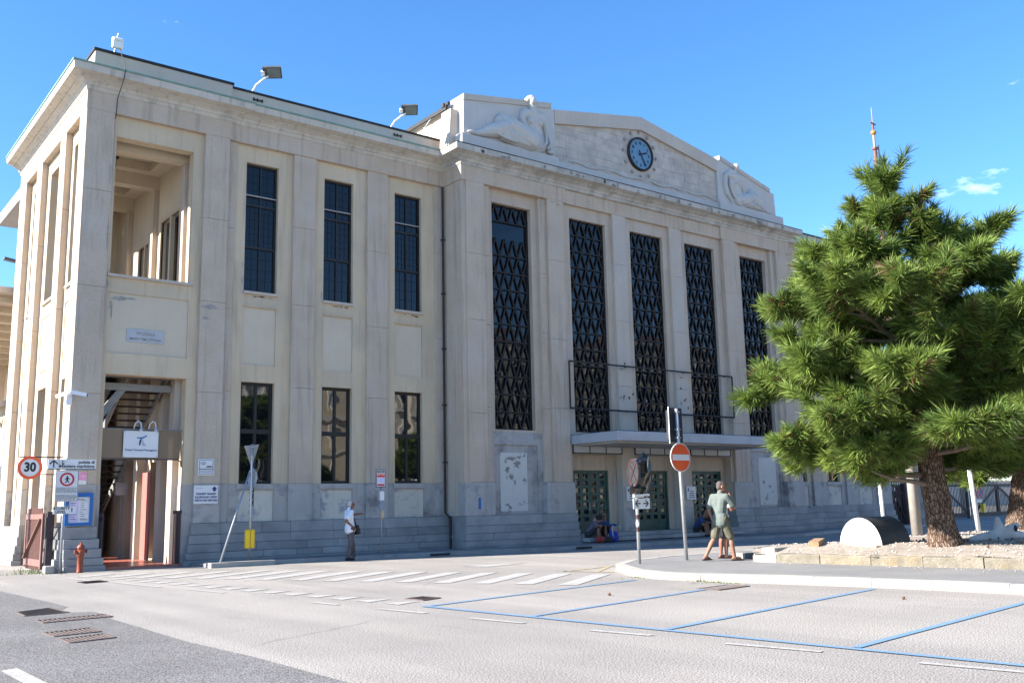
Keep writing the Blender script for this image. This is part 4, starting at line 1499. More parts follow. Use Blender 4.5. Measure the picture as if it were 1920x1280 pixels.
grating('square rusty drain grating at the edge of the dark asphalt', [(3.30, 16.35), (3.92, 16.42), (3.88, 17.42), (3.32, 17.1)], 7, 'iron_rust', False)
grating('wide pale drain grating beside the asphalt joint', [(3.30, 15.10), (4.24, 15.2), (4.24, 15.62), (3.28, 15.5)], 14, 'iron_rust')
grating('slotted drain grating in the dark lane, farther of a pair', [(3.05, 13.33), (3.60, 13.40), (3.62, 13.95), (3.02, 13.82)], 10)
grating('slotted drain grating in the dark lane, nearer of a pair', [(3.04, 12.52), (3.57, 12.62), (3.57, 13.12), (3.03, 12.98)], 10)
grating('square drain grating in the pale road near the blue lines', [(8.66, 13.60), (9.09, 13.76), (9.04, 14.18), (8.62, 14.09)], 6, 'iron_rust', False)
grating('large drain grating under a blue bay line by the kerb', [(13.02, 11.12), (13.95, 11.22), (13.9, 11.66), (12.96, 11.55)], 9, 'iron_rust')
grating('small drain grating between the give-way triangles and the portico', [(5.8, 22.95), (6.3, 23.05), (6.28, 23.6), (5.78, 23.5)], 6, 'iron_dark', False)

# ---------------------------------------------------------------- pavements along the building
pv = props(obj('pavement', MB().slab([(9.8, 26.35), (14, 26.0), (18.6, 25.3), (20, 24.85), (23, 24.3), (34, 24.3), (38, 25.3), (47, 26.0), (47, 29), (9.8, 29)], -0.1, 0.10), 'pavement_asphalt'), kind='structure')
pe = [(9.8, 26.35), (11.2, 26.23), (12.6, 26.12), (14, 26.0), (15.5, 25.77), (17.1, 25.53), (18.6, 25.3), (20, 24.85), (21.5, 24.57), (23, 24.3), (24.8, 24.3), (26.6, 24.3), (28.4, 24.3), (30.2, 24.3), (32, 24.3), (34, 24.3), (36, 24.8), (38, 25.3), (41, 25.5), (44, 25.75), (47, 26.0)]
for i in range(len(pe) - 1):
    p, q = Vector(pe[i]), Vector(pe[i + 1])
    d = (q - p).normalized()
    s = Vector((d.y, -d.x))
    e = d * 0.006
    k = MB().slab([tuple(p + e), tuple(q - e), tuple(q - e + s * -0.22), tuple(p + e + s * -0.22)][::1], -0.05, 0.118 + rs.uniform(-0.006, 0.006))
    # moved slightly out so that kerb and pavement do not share a face
    k.v = [(x + s.x * 0.01, y + s.y * 0.01, z) for x, y, z in k.v]
    obj('kerb_stone', k, 'plinth_stone', pv)
obj('kerb_ramp', MB().box(9.75, 11.6, 25.95, 26.34, -0.02, 0.13, bev=0.01), 'kerb_white', pv)
obj('gully_dark_block', MB().box(16.4, 17.1, 25.30, 25.36, 0.02, 0.09), 'bitumen', pv)  # solid black block paints the shaded opening in the kerb
obj('gully_dark_block', MB().box(21.6, 22.3, 24.42, 24.47, 0.02, 0.09), 'bitumen', pv)  # second black block for a shaded kerb opening

# ---------------------------------------------------------------- the island on the right: kerb, asphalt top, gravel bed
KT = [(30.0, 17.7), (24.0, 17.6), (18.6, 17.4), (16.7, 17.0), (15.5, 16.2), (14.9, 15.35), (14.35, 14.5), (14.2, 13.6), (14.25, 12.6), (14.6, 11.5), (14.85, 10.5), (15.05, 9.5), (15.2, 8.5), (15.3, 7.3), (15.4, 6.0), (15.5, 4.5), (15.7, 2.5), (16.0, 0.0), (16.4, -4.0)]
isl_poly = KT + [(60, -4.0), (60, 17.7)]
island = props(obj('island', MB().slab(isl_poly[::-1], -0.1, 0.14), 'pavement_asphalt'), kind='structure')
for i in range(len(KT) - 1):
    p, q = Vector(KT[i]), Vector(KT[i + 1])
    n = max(1, round((q - p).length / 1.05))
    for j in range(n):
        a, b = p.lerp(q, j / n), p.lerp(q, (j + 1) / n)
        d = (b - a).normalized()
        s = Vector((d.y, -d.x))      # outward (away from the island)
        if s.dot(Vector((30, 5)) - a) > 0:
            s = -s
        e = d * 0.005
        hgt = 0.146 + rs.uniform(-0.006, 0.005)
        k = MB().slab([tuple(a + e + s * 0.012), tuple(b - e + s * 0.012), tuple(b - e - s * 0.19), tuple(a + e - s * 0.19)], -0.05, hgt)
        dark = (i == 8 and j == 0)
        obj('kerb_stone', k, 'stud_stone' if dark else 'kerb_white', island)
# raised bed edged with rough stones
BE = [(17.75, 14.1), (17.72, 13.45), (17.85, 12.45), (18.02, 11.35), (18.15, 10.3), (18.36, 9.2), (18.52, 8.1), (18.7, 6.9), (18.95, 5.2), (19.2, 3.0), (19.6, -1.0)]
bed_poly = [(18.6, 14.75), (17.85, 14.2), *[(x + 0.12, y) for x, y in BE[1:]], (55, -1.0), (55, 16.3), (40, 15.6), (30, 14.9), (22, 14.6)]
bed = MB()
# gently uneven surface
xs_ = np.linspace(16.2, 45, 97)
ys_ = np.linspace(-1, 16.4, 61)


def inside(x, y, poly):
    c = False
    j = len(poly) - 1
    for i in range(len(poly)):
        if (poly[i][1] > y) != (poly[j][1] > y) and x < (poly[j][0] - poly[i][0]) * (y - poly[i][1]) / (poly[j][1] - poly[i][1]) + poly[i][0]:
            c = not c
        j = i
    return c


def bed_z(x, y):
    e = max(0.0, min(1.0, (x - float(np.interp(-y, [-14.1, -12.45, -10.3, -8.1, -5.2, 1.0], [17.75, 17.85, 18.15, 18.52, 18.95, 19.6])) - 0.15) / 1.8))
    e = min(e, max(0.0, (14.9 - y) / 1.6))
    return 0.31 + 0.19 * e * (2 - e) + 0.012 * math.sin(x * 1.7 + y) + 0.012 * math.sin(y * 2.3 - x * 0.7) + 0.010 * math.sin(x * 4.1 + 1.3 * y)


for i in range(len(xs_) - 1):
    for j in range(len(ys_) - 1):
        cx_, cy_ = (xs_[i] + xs_[i + 1]) / 2, (ys_[j] + ys_[j + 1]) / 2
        if inside(cx_, cy_, bed_poly):
            P4 = [(xs_[i], ys_[j]), (xs_[i + 1], ys_[j]), (xs_[i + 1], ys_[j + 1]), (xs_[i], ys_[j + 1])]
            bed.add([(x, y, bed_z(x, y)) for x, y in P4], [(0, 1, 2, 3)])
bed_o = props(obj('gravel_bed', bed, 'gravel_bed', fix=False), kind='structure')
obj('bed_fill', MB().slab([(x, y) for x, y in bed_poly], 0.0, 0.27), 'gravel_bed', bed_o)
for i in range(len(BE) - 1):
    p, q = Vector(BE[i]), Vector(BE[i + 1])
    d = (q - p).normalized()
    s = Vector((-d.y, d.x))
    if s.x < 0: s = -s
    e = d * 0.008
    k = MB()
    n = 5
    for t in range(n + 1):
        c_ = (p + e).lerp(q - e, t / n)
        w1, w2 = rs.uniform(-0.012, 0.012), rs.uniform(-0.012, 0.012)
        A = c_ - s * (0.0 + w1)
        B = c_ + s * 0.27
        k.add([(A.x, A.y, 0.10), (A.x, A.y, 0.31 + w2), (A.x + s.x * 0.03, A.y + s.y * 0.03, 0.335 + w2), (B.x, B.y, 0.335 + w1), (B.x, B.y, 0.1)], [])
    for t in range(n):
        for u in range(4):
            a = t * 5 + u
            k.f.append((a, a + 1, a + 6, a + 5))
    k.f.append((0, 1, 2, 3, 4)); k.f.append((n * 5 + 4, n * 5 + 3, n * 5 + 2, n * 5 + 1, n * 5))
    obj('kerb_stone', k, 'kerb_white' if i == 0 else 'kerb_rough', bed_o)
obj('kerb_stone', MB().box(18.05, 18.75, 13.75, 14.1, 0.30, 0.44, bev=0.015), 'kerb_white', bed_o)
obj('slate_slab', MB().slab([(18.5, 14.95), (19.2, 14.85), (19.3, 15.2), (18.6, 15.3)], 0.13, 0.27), 'stud_stone', bed_o)
obj('slate_slab', MB().slab([(18.8, 13.5), (19.3, 13.2), (19.5, 13.6), (19.0, 13.9)], 0.3, 0.46), 'stud_stone', bed_o)

# white pebbles spilled on the asphalt and over the bed
pb = MB()
rp = random.Random(3)
ico = [(0, 0, 1), (0.9, 0, 0.2), (-0.4, 0.8, 0.2), (-0.4, -0.8, 0.2), (0.2, 0.5, -0.6), (0.3, -0.6, -0.6), (-0.7, 0.1, -0.6)]
icf = [(0, 1, 2), (0, 2, 3), (0, 3, 1), (1, 4, 2), (1, 5, 4), (1, 3, 5), (3, 6, 5), (2, 6, 3), (2, 4, 6), (4, 5, 6)]


def pebble(x, y, z, r):
    a = rp.uniform(0, 6.28)
    ca, sa = math.cos(a), math.sin(a)
    k1, k2 = rp.uniform(0.7, 1.3), rp.uniform(0.5, 0.8)
    pb.add([(x + r * (ca * p[0] * k1 - sa * p[1]), y + r * (sa * p[0] * k1 + ca * p[1]), z + r * k2 * (p[2] + 0.5)) for p in ico], icf)


for i in range(150):
    t = rp.uniform(0, 1)
    base = Vector(BE[0]).lerp(Vector((18.7, 6.9)), t)
    off_ = abs(rp.gauss(0, 0.55))
    if 0.45 < t < 0.9 or rp.random() < 0.15:
        pebble(base.x - 0.10 - off_ * rp.uniform(0.1, 1), base.y, 0.142, rp.uniform(0.008, 0.02))
for i in range(5200):
    x, y = rp.uniform(17.6, 32), rp.uniform(5.5, 14.8)
    if inside(x, y, bed_poly):
        pebble(x, y, bed_z(x, y) - 0.004, rp.uniform(0.010, 0.034))
props(obj('pebbles', pb, 'pebble', bed_o, fix=False), kind='stuff')
for i in range(46):
    x, y = rp.uniform(18.4, 27), rp.uniform(6, 13.8)
    if i < 8:
        x, y = rp.uniform(19.3, 21.5), rp.uniform(11, 12.6)
    c_ = MB().ell((x, y, bed_z(x, y) + 0.03), (rp.uniform(0.03, 0.05), 0.03, 0.032), None, 7, 5)
    if inside(x, y, bed_poly):
        obj('pine_cone', c_, 'pine_cone', bed_o, fix=False)
for (x, y) in ((13.55, 8.05), (11.2, 11.9)):
    obj('pine_cone', MB().ell((x, y, 0.025), (0.035, 0.026, 0.024), None, 7, 5), 'pine_cone', road, fix=False)
# weeds at the foot of kerb and wall
wd = MB()
for i in range(420):
    j = rp.randrange(5)
    if j == 0: x, y = rp.gauss(14.45, 0.3), rp.gauss(14.05, 0.18)
    elif j == 1: x, y = rp.gauss(14.35, 0.12), rp.gauss(12.3, 0.35)
    elif j == 2: x, y = rp.gauss(5.75, 0.3), rp.gauss(28.1, 0.15)
    elif j == 3: x, y = rp.gauss(5.9, 0.2), rp.gauss(28.6, 0.8)
    else: x, y = rp.gauss(16.6, 0.5), rp.gauss(27.55, 0.06)
    if j == 0 and x > 14.3 and y > 14.2 or (j == 1): x = min(x, 14.2)
    h_ = rp.uniform(0.04, 0.16) if j in (2, 3) else rp.uniform(0.02, 0.08)
    z0_ = 0.10 if j == 4 else 0.0
    a = rp.uniform(0, 6.28)
    dx, dy = math.cos(a), math.sin(a)
    wd.add([(x - dy * 0.008, y + dx * 0.008, z0_), (x + dy * 0.008, y - dx * 0.008, z0_), (x + dx * h_ * 0.6, y + dy * h_ * 0.6, z0_ + h_)], [(0, 1, 2)])
props(obj('weeds', wd, 'weed', fix=False), 'sparse weeds growing at the foot of kerbs and the open gate', 'weeds', kind='stuff')

# ================================================================== STREET FURNITURE
# ---- sign post by the portico corner
t = thing('sign_post', 'post with police direction board, no-pedestrians sign and security level plate by the corner', 'sign', (6.32, 27.52, 0))
obj('pole', MB().tube([(6.32, 27.52, 0), (6.32, 27.52, 2.98)], 0.032, 10), 'galvanised_dull', t, True)
b = obj('direction_board', MB().box(5.86, 7.06, 27.455, 27.475, 2.69, 2.955, bev=0.004), 'sign_white', t)
obj('underline', MB().box(5.87, 7.05, 27.447, 27.453, 2.685, 2.705), 'sign_black', b)
a_ = MB().box(5.985, 6.015, 27.449, 27.453, 2.745, 2.915)
a_.bar((6.0, 27.45, 2.925), (5.90, 27.45, 2.83), 0.03, 0.004, up=(0, 1, 0)); a_.bar((6.0, 27.451, 2.925), (6.10, 27.451, 2.83), 0.03, 0.004, up=(0, 1, 0))
obj('arrow', a_, 'sign_black', b)
sy = MB()
sy.prism([(6.14, 2.80), (6.20, 2.79), (6.25, 2.84), (6.21, 2.77), (6.16, 2.765)], 27.448, 27.452)
sy.lathe([(0.018, 0), (0.018, 0.004)], (6.215, 27.452, 2.90), 10, axis='y')
sy.prism([(6.19, 2.855), (6.23, 2.875), (6.25, 2.82), (6.22, 2.80)], 27.447, 27.451)
for q0, q1 in ((6.125, 6.128), (6.265, 6.268)):
    sy.box(q0, q1, 27.449, 27.453, 2.73, 2.93)
obj('symbol', sy, 'sign_black', b)
obj('lettering', text_mb('polizia di', 0.115, 7.02, 27.45, 2.885, 'RIGHT', 0.002, bold=0.002), 'sign_black', b)
obj('lettering', text_mb('frontiera marittima', 0.115, 7.02, 27.45, 2.775, 'RIGHT', 0.002, bold=0.002), 'sign_black', b)
b = obj('no_pedestrians_sign', MB().box(6.06, 6.64, 27.457, 27.477, 1.85, 2.675, bev=0.012), 'sign_white', t)
e_ = MB()
e_.wall(6.072, 6.628, 1.862, 2.663, [(6.08, 6.62, 1.87, 2.655)], 27.449, 27.455)
obj('border', e_, 'sign_black', b)
rg = MB()
n = 32
pts_o = [(6.35 + 0.18 * math.cos(2 * math.pi * k / n), 2.43 + 0.18 * math.sin(2 * math.pi * k / n)) for k in range(n)]
pts_i = [(6.35 + 0.135 * math.cos(2 * math.pi * k / n), 2.43 + 0.135 * math.sin(2 * math.pi * k / n)) for k in range(n)]


def annulus(cx, cz, ro, ri, y0, y1, n=32):
    r = MB()
    vs = []
    for y in (y0, y1):
        for rr_ in (ro, ri):
            vs += [(cx + rr_ * math.cos(2 * math.pi * k / n), y, cz + rr_ * math.sin(2 * math.pi * k / n)) for k in range(n)]
    fs = []
    for k in range(n):
        k2 = (k + 1) % n
        fs += [(k, k2, n + k2, n + k), (2 * n + k, 3 * n + k, 3 * n + k2, 2 * n + k2), (k, 2 * n + k, 2 * n + k2, k2), (n + k, n + k2, 3 * n + k2, 3 * n + k)]
    return r.add(vs, fs)


obj('red_ring', annulus(6.35, 2.43, 0.18, 0.133, 27.448, 27.455), 'sign_crimson', b)
w_ = MB()
w_.lathe([(0.018, 0), (0.018, 0.004)], (6.35, 27.453, 2.515), 12, axis='y')
for (p, q, wd_) in (((6.35, 2.49), (6.355, 2.42), 0.04), ((6.355, 2.42), (6.31, 2.34), 0.024), ((6.355, 2.42), (6.395, 2.34), 0.024), ((6.345, 2.485), (6.30, 2.42), 0.018), ((6.36, 2.485), (6.41, 2.43), 0.018)):
    w_.bar((p[0], 27.451, p[1]), (q[0], 27.451, q[1]), wd_, 0.004, up=(0, 1, 0))
obj('walking_symbol', w_, 'sign_black', b)
ln_ = MB()
rl = random.Random(5)
for k in range(11):
    if k == 5: continue
    z = 2.205 - k * 0.031
    x = 6.10
    while x < 6.58:
        w = rl.uniform(0.02, 0.07)
        ln_.box(x, min(6.6, x + w), 27.450, 27.455, z, z + 0.011)
        x += w + 0.012
obj('small_print', ln_, 'sign_black', b)
b = obj('security_plate', MB().box(6.05, 6.61, 27.457, 27.475, 1.53, 1.725, bev=0.003), 'sign_white', t)
obj('lettering', text_mb('SECURITY', 0.10, 6.235, 27.452, 1.675, 'CENTER', 0.002, bold=0.002), 'sign_black', b)
obj('lettering', text_mb('LEVEL', 0.10, 6.235, 27.452, 1.58, 'CENTER', 0.002, bold=0.002), 'sign_black', b)
obj('lettering', text_mb('1', 0.15, 6.51, 27.452, 1.63, 'CENTER', 0.002, bold=0.004), 'sign_black', b)

# ---- notice board and poster on the corner pier
t = thing('notice_board', 'blue framed notice board with papers on the corner pier', 'notice board', (6.77, 27.8, 1.2))
f = MB()
f.wall(6.42, 7.12, 1.21, 2.08, [(6.51, 7.04, 1.29, 1.97)], 27.79, 27.83)
obj('frame', f, 'sign_blue', t)
obj('backing', MB().box(6.50, 7.05, 27.83, 27.85, 1.28, 1.98), 'paper', t)
obj('notice', MB().box(6.53, 6.76, 27.825, 27.828, 1.32, 1.90), 'paper_lilac', t)
obj('notice', MB().box(6.78, 7.01, 27.825, 27.828, 1.34, 1.93), 'paper', t)
l2 = MB()
for k in range(9):
    z = 1.86 - k * 0.06
    l2.box(6.56, 6.56 + rl.uniform(0.08, 0.17), 27.821, 27.824, z, z + 0.012)
    l2.box(6.81, 6.81 + rl.uniform(0.08, 0.17), 27.821, 27.824, z + 0.01, z + 0.022)
l2.box(6.81, 7.0, 27.820, 27.824, 1.36, 1.375).box(6.56, 6.9, 27.820, 27.824, 1.90, 1.915)
obj('small_print', l2, 'sign_navy', t)
t = thing('wall_poster', 'small pink and white poster above the blue notice board', 'poster', (6.83, 27.85, 2.3))
obj('sheet', MB().box(6.73, 6.94, 27.882, 27.889, 2.31, 2.64), 'paper', t)
obj('print', MB().box(6.735, 6.935, 27.878, 27.881, 2.42, 2.63), 'pink_print', t)

# ---- hydrant
t = thing('fire_hydrant', 'old red fire hydrant standing before the stone corner pier', 'hydrant', (6.76, 27.36, 0))
obj('barrel', MB().lathe([(0.085, 0), (0.085, 0.03), (0.075, 0.05), (0.075, 0.42), (0.10, 0.44), (0.10, 0.47), (0.085, 0.49), (0.085, 0.62), (0.10, 0.64), (0.10, 0.66), (0.07, 0.71), (0.035, 0.73), (0.03, 0.78), (0.01, 0.785)], (6.76, 27.36, 0), 16), 'hydrant_red', t, True)
for s in (-1, 1):
    obj('outlet', MB().tube([(6.76 + s * 0.07, 27.36, 0.545), (6.76 + s * 0.135, 27.36, 0.545), (6.76 + s * 0.136, 27.36, 0.545), (6.76 + s * 0.16, 27.36, 0.545)], [0.04, 0.04, 0.05, 0.05], 10), 'hydrant_red', t)
obj('outlet', MB().tube([(6.76, 27.29, 0.54), (6.76, 27.23, 0.54), (6.76, 27.229, 0.54), (6.76, 27.20, 0.54)], [0.05, 0.05, 0.06, 0.06], 10), 'hydrant_red', t)

# ---- open gate leaf, parallel to the flank, and its posts
t = thing('open_gate', 'red brown barred gate leaf folded back against the flank of the building', 'gate', (6.0, 29.2, 0))
f = MB()
f.box(5.97, 6.03, 28.22, 28.32, 0.10, 1.56).box(5.97, 6.03, 30.2, 30.3, 0.10, 1.56).box(5.97, 6.03, 28.32, 30.2, 1.40, 1.54).box(5.97, 6.03, 28.32, 30.2, 0.16, 0.34)
obj('frame', f, 'gate_paint', t)
obj('brace', MB().bar((5.955, 28.35, 1.40), (5.955, 30.17, 0.34), 0.035, 0.09, up=(1, 0, 0)), 'gate_paint', t)
for k in range(17):
    y = 28.42 + k * 0.106
    obj('picket', MB().box(5.985, 6.012, y - 0.018, y + 0.018, 0.06, 1.70), 'gate_paint', t)
obj('gate_post', MB().box(6.06, 6.24, 28.10, 28.27, 0, 1.60, bev=0.01), 'gate_dark', t)
obj('lock_box', MB().box(6.02, 6.2, 28.05, 28.1, 0.9, 1.45), 'gate_dark', t)
t = thing('gate_bar', 'dark red folded iron gate against the left jamb of the portico', 'gate', (7.42, 27.98, 0))
f = MB()
for k in range(4):
    y = 27.75 + k * 0.12
    f.box(7.37, 7.405, y, y + 0.035, 0.05, 1.52)
f.box(7.37, 7.41, 27.72, 28.2, 0.12, 0.2).box(7.37, 7.41, 27.72, 28.2, 1.32, 1.4)
obj('bars', f, 'gate_dark', t)
t = thing('gate_bar', 'brown folded iron gate against the right jamb of the portico', 'gate', (9.52, 28.1, 0))
obj('post', MB().box(9.49, 9.58, 28.0, 28.1, 0.05, 1.55), 'gate_dark', t)
obj('top_rail', MB().box(9.40, 9.60, 27.97, 28.12, 1.46, 1.56), 'gate_dark', t)
obj('bars', MB().box(9.45, 9.475, 28.02, 28.06, 0.05, 1.45).box(9.40, 9.425, 28.02, 28.06, 0.05, 1.45), 'gate_paint', t)
t = obj('stone_stub', MB().box(5.95, 6.2, 27.55, 27.8, 0, 0.2, bev=0.02), 'kerb_white')
props(t, 'low pale stone stub at the foot of the gate post', 'stone')

# ---- 30 sign on a wall bracket
t = thing('speed_sign', 'round red rimmed speed limit sign reading 30 on a wall bracket', 'sign', (5.62, 28.3, 2.4))
obj('bracket', MB().box(5.33, 6.6, 28.32, 28.35, 3.04, 3.07).box(5.75, 6.6, 28.32, 28.35, 2.58, 2.605), 'iron_dark', t)
obj('plate', MB().lathe([(0.31, 0), (0.31, 0.02)], (5.60, 28.31, 2.77), 32, axis='y'), 'sign_white', t)
obj('red_rim', annulus(5.60, 2.77, 0.308, 0.232, 28.278, 28.289), 'sign_orange_red', t)
obj('numeral', text_mb('30', 0.33, 5.60, 28.286, 2.775, 'CENTER', 0.003, bold=0.014, sx=0.88), 'sign_black', t)

# ---- cameras on the corner
t = thing('security_camera', 'pair of white security cameras on a corner bracket', 'camera', (6.45, 27.85, 4.5))
obj('bracket', MB().box(6.30, 6.44, 27.80, 27.895, 4.45, 4.72).box(6.34, 6.38, 27.60, 27.80, 4.70, 4.74), 'lamp_white', t)
obj('camera_body', MB().bar((6.36, 27.62, 4.78), (6.74, 27.50, 4.70), 0.10, 0.10), 'lamp_white', t)
obj('camera_body', MB().bar((6.34, 27.66, 4.78), (6.06, 27.9, 4.66), 0.09, 0.09), 'lamp_white', t)
obj('lens', MB().bar((6.74, 27.50, 4.70), (6.76, 27.494, 4.696), 0.07, 0.07), 'sign_black', t)

# ---- terminal sign hung in the portico
t = thing('terminal_sign', 'amber panel with a white terminal sign hung across the portico', 'sign', (8.45, 28.2, 3.0))
obj('panel', MB().box(7.36, 9.56, 28.19, 28.20, 3.04, 3.86), 'amber_panel', t)
obj('rail', MB().tube([(7.34, 28.18, 3.02), (9.5, 28.18, 3.02), (9.58, 28.18, 2.96), (9.6, 28.18, 2.8)], 0.022, 8), 'iron_rust', t)
obj('rail', MB().tube([(7.34, 28.18, 3.87), (9.6, 28.18, 3.87)], 0.016, 8), 'steel_grey', t)
b = obj('board', MB().box(7.93, 8.90, 28.12, 28.14, 3.07, 3.82, bev=0.003), 'sign_white', t)
lg = MB()
lg.prism([(8.36, 3.42), (8.385, 3.40), (8.41, 3.47), (8.43, 3.60), (8.40, 3.60), (8.37, 3.54)], 28.113, 28.118)
obj('logo_stroke', lg, 'sign_navy', b)
lg = MB()
lg.prism([(8.28, 3.615), (8.45, 3.60), (8.58, 3.68), (8.55, 3.70), (8.44, 3.64), (8.30, 3.64)], 28.110, 28.115)
obj('logo_stroke', lg, 'sign_blue', b)
lg = MB()
lg.prism([(8.46, 3.62), (8.48, 3.50), (8.57, 3.40), (8.50, 3.39), (8.44, 3.42), (8.445, 3.55)], 28.112, 28.117)
obj('logo_stroke', lg, 'sign_grey', b)
obj('lettering', text_mb('Trieste Terminal Passeggeri', 0.078, 8.40, 28.116, 3.28, 'CENTER', 0.002, bold=0.0008), 'sign_navy', b)
obj('lettering', text_mb('spa', 0.05, 8.855, 28.116, 3.27, 'CENTER', 0.002), 'sign_navy', b)
bt = MB()
for x in (7.96, 8.87):
    for z in (3.10, 3.79):
        bt.lathe([(0.014, 0), (0.014, 0.012)], (x, 28.12, z), 8, axis='y')
obj('bolts', bt, 'steel_grey', b)
for x in (8.22, 8.63):
    g_ = obj('lamp_arm', MB().tube([(x, 28.19, 3.88), (x + 0.01, 28.12, 4.02), (x + 0.06, 28.02, 4.10), (x + 0.11, 27.95, 4.05), (x + 0.13, 27.93, 3.92)], 0.014, 6), 'lamp_white', t)
    obj('lamp_head', MB().lathe([(0.05, 0.0), (0.055, 0.05), (0.03, 0.12)], (x + 0.13, 27.93, 3.80), 12), 'galvanised', t)

# ---- two plates on the pilaster
t = thing('camera_notice', 'small white video surveillance notice on the pilaster', 'sign', (10.24, 27.88, 2.56))
b = obj('plate', MB().box(10.0, 10.48, 27.875, 27.893, 2.56, 3.04, bev=0.003), 'sign_white', t)
e_ = MB(); e_.wall(10.035, 10.445, 2.595, 3.01, [(10.045, 10.435, 2.605, 3.0)], 27.868, 27.873)
obj('border', e_, 'sign_navy', b)
c_ = MB(); c_.ell((10.15, 27.871, 2.91), (0.085, 0.004, 0.055), None, 16, 8)
obj('symbol', c_, 'sign_grey', b)
obj('lettering', text_mb('AREA', 0.075, 10.42, 27.872, 2.81, 'RIGHT', 0.002, bold=0.002), 'sign_black', b)
obj('lettering', text_mb('VIDEOSORVEGLIATA', 0.045, 10.24, 27.872, 2.735, 'CENTER', 0.002, bold=0.001), 'sign_black', b)
ln_ = MB().box(10.07, 10.40, 27.869, 27.873, 2.675, 2.682).box(10.07, 10.41, 27.869, 27.873, 2.645, 2.652)
obj('small_print', ln_, 'sign_navy', b)
t = thing('transit_notice', 'white transit, crew and visitors notice with an arrow on the pilaster', 'sign', (10.25, 27.87, 1.74))
b = obj('plate', MB().box(9.90, 10.61, 27.865, 27.885, 1.74, 2.27, bev=0.003), 'sign_white', t)
for k, s_ in enumerate(('TRANSITI TRANSIT', 'EQUIPAGGIO CREW', 'VISITATORI VISITORS')):
    obj('lettering', text_mb(s_, 0.083, 10.255, 27.862, 2.02 - k * 0.093, 'CENTER', 0.002, bold=0.0025, sx=0.86), 'sign_navy', b)
obj('arrow', MB().prism([(10.46, 2.10), (10.54, 2.10), (10.54, 2.16), (10.585, 2.16), (10.50, 2.24), (10.415, 2.16), (10.46, 2.16)], 27.858, 27.863), 'sign_navy', b)
obj('small_print', MB().box(9.95, 10.15, 27.859, 27.864, 2.18, 2.195).box(9.95, 9.957, 27.859, 27.864, 2.165, 2.21), 'sign_grey', b)

# ---- post with yellow guard, seen from behind, with a stay
t = thing('guarded_sign_post', 'road sign post seen from behind with yellow guard and slanting stay', 'sign', (11.06, 26.5, 0.1))
px_, py_ = 11.06, 26.5
obj('pole', MB().tube([(px_, py_, 0.05), (px_, py_, 3.40)], 0.035, 10), 'galvanised', t, True)
obj('stay', MB().tube([(10.19, 26.48, 0.05), (11.0, 26.5, 2.58)], 0.032, 8), 'galvanised_dull', t, True)
obj('guard', MB().box(px_ - 0.14, px_ - 0.005, py_ - 0.075, py_ + 0.075, 0.46, 0.99, bev=0.03), 'yellow_plastic', t)
obj('guard', MB().box(px_ + 0.005, px_ + 0.13, py_ - 0.075, py_ + 0.075, 0.46, 0.99, bev=0.03), 'yellow_plastic', t)
tr = MB()
tr.add([(px_ - 0.16, py_ + 0.20, 3.36), (px_ + 0.2, py_ - 0.02, 3.40), (px_ + 0.03, py_ + 0.08, 2.72), (px_ - 0.15, py_ + 0.22, 3.36), (px_ + 0.21, py_, 3.40), (px_ + 0.04, py_ + 0.10, 2.72)], [(0, 2, 1), (3, 4, 5), (0, 1, 4, 3), (1, 2, 5, 4), (2, 0, 3, 5)])
obj('give_way_plate', tr, 'stud_stone', t)
d_ = MB()
n = 20
fr_ = [(px_ + 0.055 + 0.10 * math.cos(2 * math.pi * k / n), py_ + 0.06 - 0.26 * math.cos(2 * math.pi * k / n) * 0.4, 2.45 + 0.27 * math.sin(2 * math.pi * k / n)) for k in range(n)]
d_.add(fr_ + [(x + 0.015, y + 0.02, z) for x, y, z in fr_], [tuple(range(n)), tuple(range(2 * n - 1, n - 1, -1))] + [(k, (k + 1) % n, n + (k + 1) % n, n + k) for k in range(n)])
obj('round_plate', d_, 'galvanised_dull', t)
obj('small_plate', MB().box(px_ + 0.04, px_ + 0.08, py_ - 0.02, py_ + 0.12, 1.62, 2.16), 'sign_black', t)
c_ = MB()
for z in (3.3, 3.0, 2.62, 2.5, 2.1, 2.0, 1.8, 1.65):
    c_.box(px_ - 0.045, px_ + 0.045, py_ - 0.045, py_ + 0.045, z, z + 0.03)
obj('clamp', c_, 'galvanised', t)

# ---- bus stop
t = thing('bus_stop_sign', 'slim bus stop post with a red and white timetable panel', 'sign', (15.0, 26.0, 0.1))
obj('pole', MB().tube([(15.06, 26.0, 0.05), (15.02, 26.0, 2.3)], 0.028, 8), 'galvanised_dull', t, True)
b = obj('panel', MB().box(14.83, 15.16, 25.95, 25.972, 2.14, 2.68, bev=0.004), 'sign_black', t)
obj('sheet', MB().box(14.85, 15.14, 25.944, 25.949, 2.16, 2.66), 'sign_white', b)
obj('band', MB().box(14.87, 15.12, 25.939, 25.943, 2.575, 2.645), 'sign_black', b)
obj('band', MB().box(14.90, 15.09, 25.935, 25.938, 2.60, 2.62), 'sign_white', b)
obj('band', MB().box(14.86, 15.13, 25.939, 25.943, 2.44, 2.555), 'sign_red', b)
obj('lettering', text_mb('BUS STOP', 0.062, 14.995, 25.937, 2.52, 'CENTER', 0.002, bold=0.002), 'sign_white', b)
obj('map', MB().box(14.87, 15.12, 25.939, 25.943, 2.27, 2.425), 'paper_lilac', b)
obj('band', MB().box(14.87, 15.12, 25.939, 25.943, 2.18, 2.235), 'sign_crimson', b)
b = obj('timetable_case', MB().box(14.94, 15.13, 25.945, 25.985, 1.71, 2.03, bev=0.006), 'galvanised_dull', t)
obj('sheet', MB().box(14.96, 15.11, 25.938, 25.944, 1.74, 2.01), 'paper', b)
obj('ticket_box', MB().box(15.0, 15.11, 25.92, 25.98, 1.19, 1.43, bev=0.006), 'wood_pale', t)

